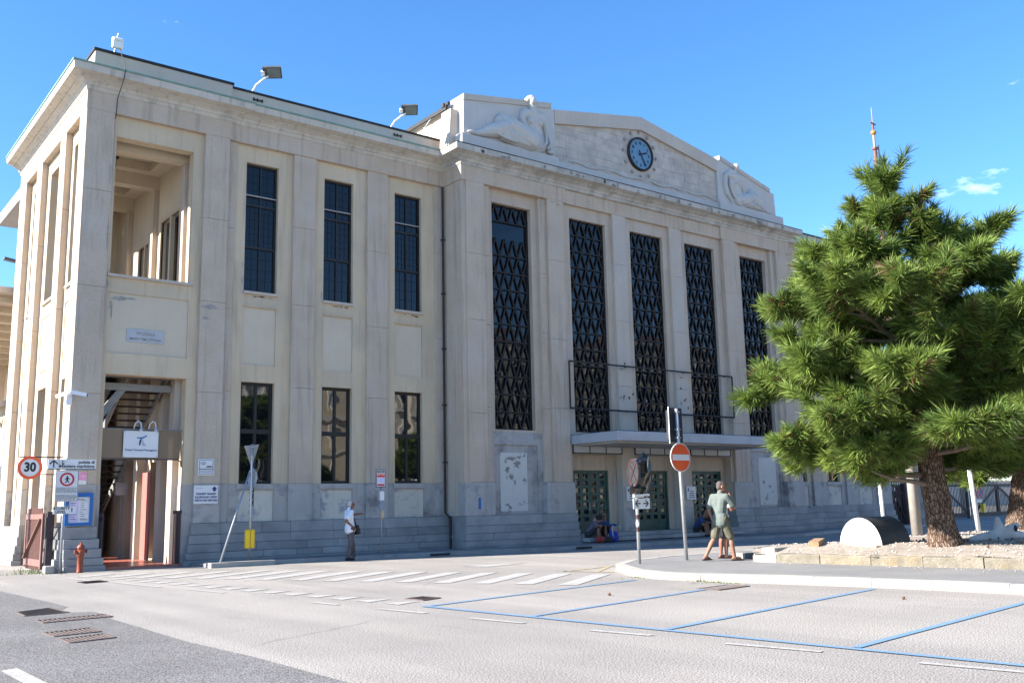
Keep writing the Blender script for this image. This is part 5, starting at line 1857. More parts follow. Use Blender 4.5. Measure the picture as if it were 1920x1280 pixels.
# ---- bagged sign on the island
bx_, by_ = 15.87, 15.83
t = thing('bagged_sign', 'no stopping sign wrapped in black plastic with tape above a two-way arrow plate', 'sign', (bx_, by_, 0.14))
obj('pole', MB().tube([(bx_, by_, 0.10), (bx_, by_, 2.5)], 0.038, 10), 'galvanised', t, True)
for zz, mm in ((1.13, 'faded_red'), (0.98, 'tape'), (0.85, 'faded_red')):
    obj('sticker', MB().tube([(bx_, by_, zz), (bx_, by_, zz + 0.10)], 0.0405, 10, False), mm, t, True, fix=False)
dv = Vector((-0.62, -0.78)).normalized()    # way the round sign faces
sd = Vector((-dv.y, dv.x))


def disc_on(c, r, dirv, side_, th, n=28):
    m = MB()
    f0 = [(c[0] + side_.x * r * math.cos(2 * math.pi * k / n), c[1] + side_.y * r * math.cos(2 * math.pi * k / n), c[2] + r * math.sin(2 * math.pi * k / n)) for k in range(n)]
    f1 = [(x + dirv.x * th, y + dirv.y * th, z) for x, y, z in f0]
    return m.add(f0 + f1, [tuple(range(n)), tuple(range(2 * n - 1, n - 1, -1))] + [(k, (k + 1) % n, n + (k + 1) % n, n + k) for k in range(n)])


dv2 = Vector((-0.93, 0.37)).normalized()
sd2 = Vector((-dv2.y, dv2.x))
cc_ = (bx_ - 0.12, by_ - 0.06, 2.18)
obj('round_sign', disc_on(cc_, 0.32, dv2, sd2, 0.02), 'bag_clear', t)
for (ro, ri) in ((0.32, 0.265),):
    m_r = MB()
    n = 28
    vs = []
    for r_ in (ro, ri):
        vs += [(cc_[0] + dv2.x * 0.026 + sd2.x * r_ * math.cos(2 * math.pi * k / n), cc_[1] + dv2.y * 0.026 + sd2.y * r_ * math.cos(2 * math.pi * k / n), cc_[2] + r_ * math.sin(2 * math.pi * k / n)) for k in range(n)]
    m_r.add(vs, [(k, (k + 1) % n, n + (k + 1) % n, n + k) for k in range(n)])
    obj('red_rim', m_r, 'faded_red', t, fix=False)
for s_ in (-1, 1):
    obj('cross_bar', MB().bar((cc_[0] + dv2.x * 0.03 - sd2.x * 0.17, cc_[1] + dv2.y * 0.03 - sd2.y * 0.17, cc_[2] - s_ * 0.19), (cc_[0] + dv2.x * 0.03 + sd2.x * 0.17, cc_[1] + dv2.y * 0.03 + sd2.y * 0.17, cc_[2] + s_ * 0.19), 0.004, 0.035, up=(0, 0, 1)), 'faded_red', t)
# crumpled bag
bg = MB()
rb = random.Random(21)
prof = [(1.62, 0.10), (1.70, 0.13), (1.80, 0.17), (1.92, 0.22), (2.05, 0.26), (2.2, 0.27), (2.35, 0.26), (2.46, 0.22), (2.52, 0.13), (2.56, 0.05)]
n = 14
for (z, r_) in prof:
    for k in range(n):
        a = 2 * math.pi * k / n
        q_ = r_ * rb.uniform(0.78, 1.15)
        bg.v.append((bx_ + 0.20 + q_ * math.cos(a) * 0.95, by_ - 0.02 + q_ * math.sin(a) * 0.45, z + rb.uniform(-0.02, 0.02) + 0.10 * max(0, math.cos(a)) * (z > 2.4)))
for i in range(len(prof) - 1):
    for k in range(n):
        a_, b_ = i * n + k, i * n + (k + 1) % n
        bg.f.append((a_, b_, b_ + n, a_ + n))
bg.f.append(tuple((len(prof) - 1) * n + k for k in range(n)))
obj('plastic_bag', bg, 'bag_black', t)
bg2 = MB()
for (z, r_) in ((1.63, 0.17), (1.70, 0.23), (1.82, 0.25), (1.97, 0.14)):
    for k in range(n):
        a = 2 * math.pi * k / n
        q_ = r_ * rb.uniform(0.75, 1.2)
        bg2.v.append((bx_ + 0.04 + q_ * math.cos(a), by_ - 0.02 + q_ * math.sin(a) * 0.4, z))
for i in range(3):
    for k in range(n):
        a_, b_ = i * n + k, i * n + (k + 1) % n
        bg2.f.append((a_, b_, b_ + n, a_ + n))
obj('plastic_bag', bg2, 'bag_black', t)
fl_ = MB()
fl_.add([(bx_ + 0.05, by_ - 0.05, 2.42), (bx_ + 0.18, by_ + 0.02, 2.50), (bx_ + 0.34, by_ + 0.1, 2.66), (bx_ + 0.36, by_ + 0.12, 2.50), (bx_ + 0.20, by_ + 0.0, 2.36), (bx_ + 0.08, by_ - 0.08, 2.34), (bx_ + 0.2, by_ - 0.06, 2.44)], [(0, 1, 6), (1, 2, 6), (2, 3, 6), (3, 4, 6), (4, 5, 6), (5, 0, 6)])
obj('bag_flap', fl_, 'bag_clear', t)
obj('tape_band', MB().box(bx_ - 0.22, bx_ + 0.10, by_ - 0.14, by_ - 0.10, 1.62, 1.69).box(bx_ + 0.10, bx_ + 0.30, by_ - 0.12, by_ - 0.08, 1.65, 1.70), 'tape', t)
b = obj('arrow_plate', MB().box(bx_ - 0.18, bx_ + 0.36, by_ - 0.065, by_ - 0.05, 1.36, 1.60, bev=0.004), 'sign_white', t)
ar = MB()
for s_, x0_ in ((-1, bx_ - 0.10), (1, bx_ + 0.29)):
    ar.box(min(x0_, x0_ - s_ * 0.15), max(x0_, x0_ - s_ * 0.15), by_ - 0.072, by_ - 0.067, 1.468, 1.494)
    ar.bar((x0_ + s_ * 0.01, by_ - 0.070, 1.481), (x0_ - s_ * 0.075, by_ - 0.070, 1.555), 0.028, 0.005, up=(0, 1, 0))
    ar.bar((x0_ + s_ * 0.01, by_ - 0.0705, 1.481), (x0_ - s_ * 0.075, by_ - 0.0705, 1.407), 0.028, 0.005, up=(0, 1, 0))
obj('arrows', ar, 'sign_black', b)

# ---- no entry sign with the back of a signal head
nx, ny = 17.30, 15.77
t = thing('no_entry_sign', 'red no entry sign on a grey pole below a dark signal backboard', 'sign', (nx, ny, 0.14))
obj('pole', MB().tube([(nx + 0.08, ny, 0.10), (nx + 0.01, ny, 2.2), (nx - 0.02, ny, 3.72)], 0.042, 10), 'galvanised', t, True)
obj('plate', MB().lathe([(0.345, 0), (0.345, 0.018)], (nx - 0.02, ny - 0.045, 2.545), 40, axis='y'), 'sign_white', t)
obj('red_disc', MB().lathe([(0.322, 0), (0.322, 0.006)], (nx - 0.02, ny - 0.064, 2.545), 40, axis='y'), 'sign_orange_red', t)
obj('white_bar', MB().box(nx - 0.31, nx + 0.27, ny - 0.076, ny - 0.071, 2.475, 2.615), 'sign_white', t)
b = obj('signal_backboard', MB().box(nx - 0.24, nx + 0.24, ny + 0.05, ny + 0.09, 2.90, 3.75, bev=0.02), 'signal_black', t)
obj('signal_head', MB().box(nx - 0.15, nx + 0.15, ny + 0.09, ny + 0.25, 2.96, 3.70, bev=0.02), 'signal_black', b)
obj('edge_strip', MB().box(nx - 0.250, nx - 0.243, ny + 0.042, ny + 0.062, 2.88, 3.76), 'sign_white', b)
c_ = MB()
for z in (3.62, 3.2, 3.0, 2.66, 2.42):
    c_.box(nx - 0.055, nx + 0.055, ny - 0.045, ny + 0.06, z, z + 0.035)
obj('clamp', c_, 'galvanised_dull', t)

# ---- floodlights on the wing parapet, antenna, lamps beyond
def roof_lamp(x, label):
    t = thing('roof_lamp', label, 'lamp', (x, 28.5, 15.0), 'floodlights on the parapet')
    obj('arm', MB().tube([(x, 28.45, 14.5), (x, 28.45, 15.10), (x + 0.05, 28.30, 15.26), (x + 0.22, 28.05, 15.44), (x + 0.30, 27.95, 15.50)], 0.035, 8), 'lamp_white', t, True)
    h = MB()
    c = Vector((x + 0.40, 27.85, 15.60))
    u = Vector((0.86, -0.5, 0.06)).normalized()
    v = Vector((0.5, 0.86, -0.42)).normalized()
    w = u.cross(v).normalized()
    if w.z < 0: w = -w
    def bx(a, b_, d0, d1, off=0.0):
        vs = []
        for dz in (d0, d1):
            for sa, sb in ((-1, -1), (1, -1), (1, 1), (-1, 1)):
                vs.append(c + u * (sa * a + off) + v * (sb * b_) + w * dz)
        return vs, [(0, 3, 2, 1), (4, 5, 6, 7), (0, 1, 5, 4), (1, 2, 6, 5), (2, 3, 7, 6), (3, 0, 4, 7)]
    h.add(*bx(0.30, 0.24, 0.0, 0.07))
    ho = obj('housing', h, 'lamp_grey', t)
    h = MB(); h.add(*bx(0.20, 0.20, -0.012, -0.002, 0.05))
    obj('lens', h, 'lamp_lens', ho)
    h = MB(); h.add(*bx(0.06, 0.08, -0.03, 0.05, -0.30))
    obj('joint', h, 'lamp_white', ho)


roof_lamp(11.60, 'floodlight on the parapet, the one nearer the corner tower')
roof_lamp(16.85, 'floodlight on the parapet, the one nearer the clock gable')
t = thing('roof_antenna', 'white antenna box on a short pole above the corner tower', 'antenna', (7.22, 28.3, 15.0))
obj('pole', MB().tube([(7.18, 28.3, 15.0), (7.28, 28.3, 15.75)], 0.025, 8), 'galvanised', t)
obj('box', MB().box(7.08, 7.40, 28.14, 28.28, 15.22, 15.56, bev=0.03), 'white_plastic', t)
obj('hood', MB().box(7.12, 7.38, 28.10, 28.135, 15.44, 15.50), 'white_plastic', t)

# ---------------------------------------------------------------- staircase and beams inside the portico
t = thing('steel_staircase', 'grey steel staircase rising inside the portico', 'staircase', (8.8, 33.0, 0.07))
ya_, za_, yb_, zb_ = 28.95, 5.55, 36.2, 1.10
for x in (8.2, 9.35):
    obj('stringer', MB().bar((x, ya_, za_), (x, yb_, zb_), 0.05, 0.26), 'steel_grey', t)
n = 24
for k in range(n):
    u = (k + 0.5) / n
    obj('tread', MB().box(8.23, 9.32, ya_ + (yb_ - ya_) * u - 0.13, ya_ + (yb_ - ya_) * u + 0.13, za_ + (zb_ - za_) * u, za_ + (zb_ - za_) * u + 0.035), 'iron_dark', t)
obj('landing', MB().box(7.2, 9.4, 28.5, 28.94, 5.42, 5.5), 'steel_grey', t)
obj('post', MB().box(8.16, 8.26, 33.0, 33.1, 0.07, 3.05).box(9.3, 9.4, 33.0, 33.1, 0.07, 3.05), 'steel_grey', t)
for (p, q) in (((7.4, 28.9, 5.15), (9.55, 28.9, 5.15)), ((7.2, 31.5, 6.4), (9.6, 31.5, 6.4)), ((7.4, 28.95, 4.2), (8.1, 28.95, 5.15)), ((7.1, 30.5, 3.0), (8.1, 30.5, 5.4))):
    obj('steel_beam', MB().bar(p, q, 0.14, 0.2), 'steel_grey', t)
obj('red_door', MB().box(9.40, 9.45, 30.35, 31.1, 0.08, 2.75), 'red_door', S)
obj('inner_screen', MB().box(7.0, 9.5, 35.4, 35.5, 0.3, 7.7).box(7.4, 7.55, 34.9, 35.1, 0.07, 3).box(8.3, 8.45, 34.9, 35.1, 0.07, 3), 'interior_dark', S)
obj('meter_box', MB().box(9.05, 9.4, 32.6, 32.75, 2.1, 2.5), 'galvanised_dull', S)
obj('ceiling_lamp', MB().box(7.75, 7.9, 29.9, 30.05, 12.45, 12.5).box(7.81, 7.84, 29.96, 29.99, 12.15, 12.45), 'iron_dark', S)

# ---------------------------------------------------------------- right: gate in the far portico, gates across the yard
def slat_gate(label, x0, x1, y, h, m='gate_dark', n=None, brace=True):
    t = thing('slatted_gate', label, 'gate', ((x0 + x1) / 2, y, 0), 'dark slatted yard gates')
    f = MB().box(x0, x0 + 0.22, y - 0.06, y + 0.06, 0.0, h + 0.1).box(x1 - 0.22, x1, y - 0.06, y + 0.06, 0.0, h + 0.1)
    f.box(x0 + 0.22, x1 - 0.22, y - 0.05, y + 0.05, 0.12, 0.36).box(x0 + 0.22, x1 - 0.22, y - 0.05, y + 0.05, h - 0.45, h - 0.27)
    obj('frame', f, m, t)
    if brace:
        xm = (x0 + x1) / 2
        obj('middle_post', MB().box(xm - 0.1, xm + 0.1, y - 0.055, y + 0.055, 0.36, h - 0.45), m, t)
        obj('brace', MB().bar((x0 + 0.22, y - 0.07, 0.36), (xm - 0.1, y - 0.07, h - 0.45), 0.04, 0.16), m, t)
        obj('brace', MB().bar((x1 - 0.22, y - 0.07, 0.36), (xm + 0.1, y - 0.07, h - 0.45), 0.04, 0.16), m, t)
    n = n or int((x1 - x0 - 0.44) / 0.19)
    for k in range(n):
        x = x0 + 0.22 + (x1 - x0 - 0.44) * (k + 0.5) / n
        obj('slat', MB().box(x - 0.045, x + 0.045, y - 0.015, y + 0.015, 0.08, h), m, t)
    return t


slat_gate('dark slatted gate closing the far portico of the station', 46.95, 49.1, 28.6, 2.1)
slat_gate('dark slatted yard gate, the leaf next to the station', 50.3, 57.2, 33.0, 2.55)
slat_gate('dark slatted yard gate, the middle leaf behind the thick pine trunk', 57.6, 64.6, 33.0, 2.55)
slat_gate('dark slatted yard gate, the leaf farthest right between the two trunks', 65.0, 72.4, 33.0, 2.55)
t = thing('guard_box', 'yellow guard on a post before the far portico', 'post', (48.3, 27.6, 0))
obj('post', MB().tube([(48.3, 27.6, 0), (48.3, 27.6, 2.6)], 0.04, 8), 'galvanised_dull', t)
obj('guard', MB().box(48.1, 48.5, 27.5, 27.7, 0.55, 1.2, bev=0.04), 'yellow_plastic', t)
t = thing('no_stopping_sign', 'round blue and red no stopping sign on the yard gate', 'sign', (65.8, 32.8, 1.3))
obj('plate', MB().lathe([(0.42, 0), (0.42, 0.02)], (65.8, 32.85, 1.75), 28, axis='y'), 'sign_blue', t)
obj('red_rim', annulus(65.8, 1.75, 0.42, 0.35, 32.80, 32.828), 'sign_red', t)
for s_ in (-1, 1):
    obj('cross_bar', MB().bar((65.53, 32.815, 1.75 - s_ * 0.27), (66.07, 32.815, 1.75 + s_ * 0.27), 0.07, 0.01, up=(0, 1, 0)), 'sign_red', t)
obj('plate', MB().box(65.45, 66.15, 32.83, 32.85, 1.02, 1.25), 'sign_white', t)
obj('yellow_box', MB().box(66.0, 66.3, 32.7, 32.9, 0.35, 0.95), 'yellow_plastic', t)
t = thing('yard_notice', 'large white notice panel above the yard gate', 'sign', (64.6, 32.7, 0))
obj('panel', MB().box(63.9, 65.5, 32.7, 32.74, 2.15, 3.05), 'sign_white', t)
ln_ = MB()
for k in range(5):
    ln_.box(64.05, 65.3 - 0.12 * (k % 3), 32.692, 32.697, 2.3 + k * 0.14, 2.33 + k * 0.14)
obj('small_print', ln_, 'sign_grey', t)
obj('post', MB().box(64.5, 64.62, 32.75, 32.85, 0, 2.9), 'galvanised_dull', t)
t = thing('yard_shelter', 'flat grey canopy on posts behind the yard gate', 'shelter', (66, 37, 0))
obj('roof', MB().box(61.0, 72.0, 34.5, 39.5, 3.35, 3.75), 'galvanised_dull', t)
for x in (61.5, 66.5, 71.5):
    obj('post', MB().box(x - 0.12, x + 0.12, 36.8, 37.04, 0, 3.35), 'galvanised_dull', t)

# mast behind the station
t = thing('signal_mast', 'tall red and white mast with an orange ball rising behind the pine', 'mast', (57.9, 33.6, 0))
z_ = 0.0
for k, (z0, z1, r_, mm) in enumerate(((0, 16, 0.20, 'mast_white'), (16, 20.5, 0.18, 'mast_red'), (20.5, 23.6, 0.15, 'mast_red'), (23.6, 24.9, 0.13, 'mast_red'), (24.9, 25.9, 0.09, 'mast_white'), (26.2, 26.6, 0.08, 'mast_red'), (26.6, 27.9, 0.03, 'mast_white'))):
    obj('section', MB().tube([(57.9, 33.6, z0), (57.9, 33.6, z1)], [r_, r_ * 0.93], 10), mm, t)
obj('ball', MB().ell((57.9, 33.6, 26.05), (0.2, 0.2, 0.19)), 'mast_ball', t, True)
obj('arm', MB().bar((57.6, 33.6, 26.75), (58.25, 33.6, 26.70), 0.07, 0.07), 'mast_red', t)
obj('collar', MB().bar((57.7, 33.6, 24.9), (58.15, 33.6, 24.95), 0.3, 0.14), 'mast_red', t)
obj('ladder', MB().tube([(58.25, 33.5, 20.0), (58.2, 33.5, 25.2)], 0.05, 6), 'mast_white', t)

# posts standing in the gravel bed
t = thing('lamp_post', 'thick brown grey lamp post rising into the pine crown', 'lamp post', (23.65, 13.5, 0.5))
obj('shaft', MB().tube([(23.65, 13.5, 0.4), (23.58, 13.5, 3.0), (23.52, 13.5, 5.2)], [0.14, 0.125, 0.10], 12), 'stud_stone', t, True)
obj('head', MB().box(23.2, 23.8, 13.25, 13.75, 5.18, 5.32, bev=0.03), 'lamp_grey', t)
t = thing('white_post', 'thin white post between the two pine trunks', 'post', (26.9, 13.55, 0.5))
obj('shaft', MB().tube([(26.95, 13.55, 0.4), (26.52, 13.47, 3.0)], 0.062, 10), 'lamp_white', t, True)
obj('sign_plate', MB().box(26.3, 26.75, 13.40, 13.42, 2.55, 2.98), 'sign_grey', t)
t = thing('white_post', 'thin white post behind the half-barrel cover', 'post', (24.2, 15.0, 0.36))
obj('shaft', MB().tube([(24.45, 14.9, 0.3), (24.05, 14.7, 2.3)], 0.05, 10), 'lamp_white', t, True)
obj('sign_plate', MB().box(23.85, 24.25, 14.68, 14.70, 2.3, 2.7), 'sign_grey', t)

# half-barrel cover on the gravel
t = thing('barrel_cover', 'white fronted black half-barrel cover lying on the gravel bed', 'cover', (19.9, 12.4, 0.44))
ax0 = Vector((19.28, 12.36, 0.44)); axd = Vector((1.30, 0.10, 0)); sp = Vector((-0.125, -0.61, 0)); R_ = 0.64
n = 20
front, back = [], []
for k in range(n + 1):
    a = math.pi * k / n
    o_ = -sp * math.cos(a) + Vector((0, 0, R_ * math.sin(a)))
    front.append(ax0 + o_); back.append(ax0 + axd + o_)
m1 = MB().add(front + back, [(k, k + 1, n + 2 + k, n + 1 + k) for k in range(n)] + [tuple(n + 1 + k for k in range(n, -1, -1))])
obj('shell', m1, 'dome_black', t)
# bulging front
m2 = MB()
rings = 6
nn = n + 1
for r in range(rings):
    f_ = 1 - r / rings
    for k in range(nn):
        a = math.pi * k / n
        o_ = (-sp * math.cos(a) + Vector((0, 0, R_ * math.sin(a)))) * f_ * 0.985
        m2.v.append(tuple(ax0 + o_ + Vector((-0.16 * (1 - f_ * f_) - 0.004, -0.03 * (1 - f_ * f_), 0))))
m2.v.append(tuple(ax0 + Vector((-0.164, -0.03, 0))))
for r in range(rings - 1):
    for k in range(n):
        m2.f.append((r * nn + k, r * nn + k + 1, (r + 1) * nn + k + 1, (r + 1) * nn + k))
for k in range(n):
    m2.f.append(((rings - 1) * nn + k, (rings - 1) * nn + k + 1, rings * nn))
obj('front', m2, 'dome_white', t, True)
obj('batten', MB().box(19.05, 19.17, 11.72, 12.98, 0.40, 0.45), 'wood_old', t)
props(obj('timber', MB().bar((18.98, 11.75, 0.45), (19.12, 12.55, 0.46), 0.14, 0.07), 'wood_pale'), 'pale short timber lying before the half-barrel cover', 'timber')
props(obj('timber', MB().bar((18.75, 13.2, 0.47), (19.35, 13.45, 0.52), 0.22, 0.18), 'wood_old'), 'brown rotten timber block left of the half-barrel cover', 'timber')
# bleached log
t = thing('driftwood_log', 'bleached driftwood stump lying beside the far pine trunk', 'log', (22.95, 11.00, 0.47))
lb = MB()
lb.cap((22.35, 11.40, 0.49), (23.05, 10.90, 0.62), 0.09, 0.17)
lb.cap((22.90, 11.02, 0.57), (22.80, 11.00, 0.95), 0.17, 0.06)
lb.cap((22.95, 10.95, 0.62), (23.40, 10.65, 0.52), 0.17, 0.08)
lb.cap((23.00, 10.90, 0.67), (23.15, 10.75, 0.79), 0.12, 0.08)
lb.cap((22.65, 11.10, 0.52), (22.50, 10.80, 0.49), 0.10, 0.05)
obj('stump', blob(lb, 0.03, 2), 'driftwood', t, True)
obj('hollow_dark', MB().ell((23.08, 10.74, 0.73), (0.07, 0.04, 0.08)), 'bitumen', t)  # black lump paints the shade inside the hole

# ---------------------------------------------------------------- left edge: gallery with roof and balcony behind the tower
t = thing('quay_gallery', 'white side gallery with roofed terrace and iron balcony behind the tower', 'building', (8.0, 48, 0))
obj('wall', MB().box(6.45, 9.9, 37.2, 70, 0, 5.3), 'stucco', t)
obj('terrace_slab', MB().box(5.9, 9.9, 37.2, 70, 5.3, 5.5), 'stone_pale', t)
obj('roof', MB().box(5.9, 10.5, 37.2, 70, 9.35, 9.55), 'stone_pale', t)
obj('fascia', MB().box(5.8, 5.895, 37.1, 70, 9.28, 9.62), 'sign_white', t)
for k in range(16):
    y = 37.9 + k * 2.0
    obj('rib', MB().bar((5.95, y, 9.22), (10.4, y, 9.22), 0.14, 0.25), 'stucco_panel', t)
for k in range(8):
    y = 38.2 + k * 4
    obj('column', MB().box(9.0, 9.3, y, y + 0.3, 5.5, 9.34), 'stone', t)
obj('terrace_wall', MB().box(9.92, 10.2, 37.2, 70, 5.5, 9.3), 'stucco_panel', t)
rl_ = MB()
rl_.box(6.0, 6.05, 37.3, 70, 6.42, 6.48).box(6.0, 6.05, 37.3, 70, 5.55, 5.6)
obj('railing', rl_, 'sign_white', t)
ir = MB()
for k in range(60):
    y = 37.4 + k * 0.25
    ir.bar((6.02, y, 5.6), (6.02, y + 0.02, 6.42), 0.025)
    if k % 4 == 0 and k < 40:
        ir.bar((6.0, y, 5.62), (6.0, y + 0.6, 6.40), 0.03)
        ir.bar((5.99, y + 0.6, 5.62), (5.99, y, 6.40), 0.03)
obj('ironwork', ir, 'iron_rust', t)
obj('bracket', MB().bar((5.95, 37.6, 5.25), (6.45, 37.6, 4.6), 0.12, 0.12).bar((5.95, 40.6, 5.25), (6.45, 40.6, 4.6), 0.12, 0.12), 'stone_pale', t)
t = thing('quay_lamp', 'lamp head peeping out behind the left edge of the tower', 'lamp', (9.2, 49.2, 0))
obj('pole', MB().tube([(9.6, 49.2, 9.6), (9.6, 49.2, 12.7), (9.3, 49.15, 13.1), (8.6, 49.05, 13.35)], 0.06, 8), 'galvanised', t, True)
obj('head', MB().bar((8.65, 49.05, 13.36), (8.0, 49.0, 13.44), 0.30, 0.12), 'lamp_grey', t)
t = thing('entry_board', 'white and red information board at the left edge of the picture', 'sign', (3.9, 30.0, 0))
obj('panel', MB().box(4.5, 5.25, 30.2, 30.24, 0.9, 2.9), 'sign_white', t)
obj('band', MB().box(4.55, 5.2, 30.19, 30.198, 2.25, 2.6), 'sign_crimson', t)
obj('band', MB().box(4.55, 5.2, 30.19, 30.198, 1.3, 1.6), 'sign_blue', t)
obj('post', MB().box(4.8, 4.9, 30.25, 30.33, 0, 2.9), 'galvanised_dull', t)

# ---------------------------------------------------------------- buildings: far harbour front, and across the street (mirrored in the glass)
def block(name, label, cx, cy, w, dpt, h, floors, bays, m, face, roof='roof_tile', win=(1.15, 1.9), group=None, cat='building'):
    """apartment block with its street front looking along +y (face=1) or -y (face=-1)"""
    t = thing(name, label, cat, (cx, cy, 0), group)
    x0, x1 = cx - w / 2, cx + w / 2
    yf = cy
    yb = cy - face * dpt
    obj('wall', MB().box(x0, x1, min(yf, yb), max(yf, yb), 0, h), m, t)
    rf = MB()
    rf.add([(x0 - 0.5, yf + face * 0.5, h + 0.25), (x1 + 0.5, yf + face * 0.5, h + 0.25), (x1 + 0.5, yb, h + 0.25), (x0 - 0.5, yb, h + 0.25), (x0 + 3, (yf + yb) / 2, h + 2.6), (x1 - 3, (yf + yb) / 2, h + 2.6)],
           [(0, 1, 5, 4), (1, 2, 5), (2, 3, 4, 5), (3, 0, 4), (3, 2, 1, 0)])
    obj('roof', rf, roof, t)
    obj('cornice', MB().box(x0 - 0.4, x1 + 0.4, yf - 0.2 if face < 0 else yf - 0.1, yf + 0.1 if face < 0 else yf + 0.5, h - 0.35, h + 0.2) if face > 0 else MB().box(x0 - 0.4, x1 + 0.4, yf - 0.5, yf + 0.1, h - 0.35, h + 0.2), 'house_trim', t)
    fh = (h - 1.2) / floors
    ya, yb2 = (yf + 0.003, yf + 0.16) if face > 0 else (yf - 0.16, yf - 0.003)
    yg = yf + face * 0.02
    for k in range(1, floors):
        obj('string_course', MB().box(x0 - 0.05, x1 + 0.05, ya, yb2 + (0.1 if face > 0 else 0), k * fh + 0.15, k * fh + 0.4), 'house_trim', t)
    src = None
    for k in range(floors):
        for i in range(bays):
            wx = x0 + w * (i + 0.5) / bays
            wz = k * fh + 0.95
            if src is None:
                f = MB()
                f.wall(wx - win[0] / 2 - 0.2, wx + win[0] / 2 + 0.2, wz - 0.2, wz + win[1] + 0.25, [(wx - win[0] / 2, wx + win[0] / 2, wz, wz + win[1])], ya, yb2)
                f.box(wx - 0.04, wx + 0.04, ya, (ya + yb2) / 2, wz, wz + win[1])
                fo = obj('window', f, 'house_trim', t)
                po = obj('pane', MB().add([(wx - win[0] / 2, yg, wz), (wx + win[0] / 2, yg, wz), (wx + win[0] / 2, yg, wz + win[1]), (wx - win[0] / 2, yg, wz + win[1])], [(0, 1, 2, 3)]), 'glass_far', fo)
                sh = obj('shutter', MB().box(wx - win[0] / 2, wx + win[0] / 2, ya + 0.02, ya + 0.06, wz + win[1] * 0.55, wz + win[1]), 'shutter', fo)
                src = (fo, po, sh, wx, wz)
            else:
                fo = inst(src[0], t, wx - src[3], 0, wz - src[4])
                for j, ch in enumerate(src[1:3]):
                    if j == 1 and rs.random() < 0.55:
                        continue
                    c2 = ch.copy()
                    col.objects.link(c2)
                    c2.parent = fo
    return t


block('apartment_building', 'beige five storey block across the street, mirrored in the wing windows', 36, -26, 27, 14, 17.5, 5, 8, 'house_beige', 1, group='houses across the street')
block('apartment_building', 'grey five storey block across the street, mirrored in the first lattice window', 65, -25.5, 28, 14, 18.6, 5, 8, 'house_grey', 1, group='houses across the street')
block('apartment_building', 'cream taller block across the street, mirrored in the middle lattice windows', 95, -26, 28, 14, 20.0, 5, 8, 'house_beige', 1, group='houses across the street')
block('apartment_building', 'pinkish block across the street, mirrored in the far lattice window', 125, -25.7, 28, 14, 18.0, 5, 8, 'house_pink', 1, group='houses across the street')
block('harbour_house', 'pink harbour building with rows of windows far beyond the gates, left one', 150, 105, 34, 12, 8.6, 3, 12, 'house_pink', -1, win=(0.9, 1.5))
block('harbour_house', 'pale harbour building with rows of windows far beyond the gates, right one', 184, 99, 30, 12, 9.4, 3, 11, 'house_beige', -1, win=(0.9, 1.5))
props(obj('quay_wall', MB().box(96, 205, 72, 72.5, 0, 3.6), 'sign_white'), 'long bright white quay wall beyond the yard gate', 'wall')

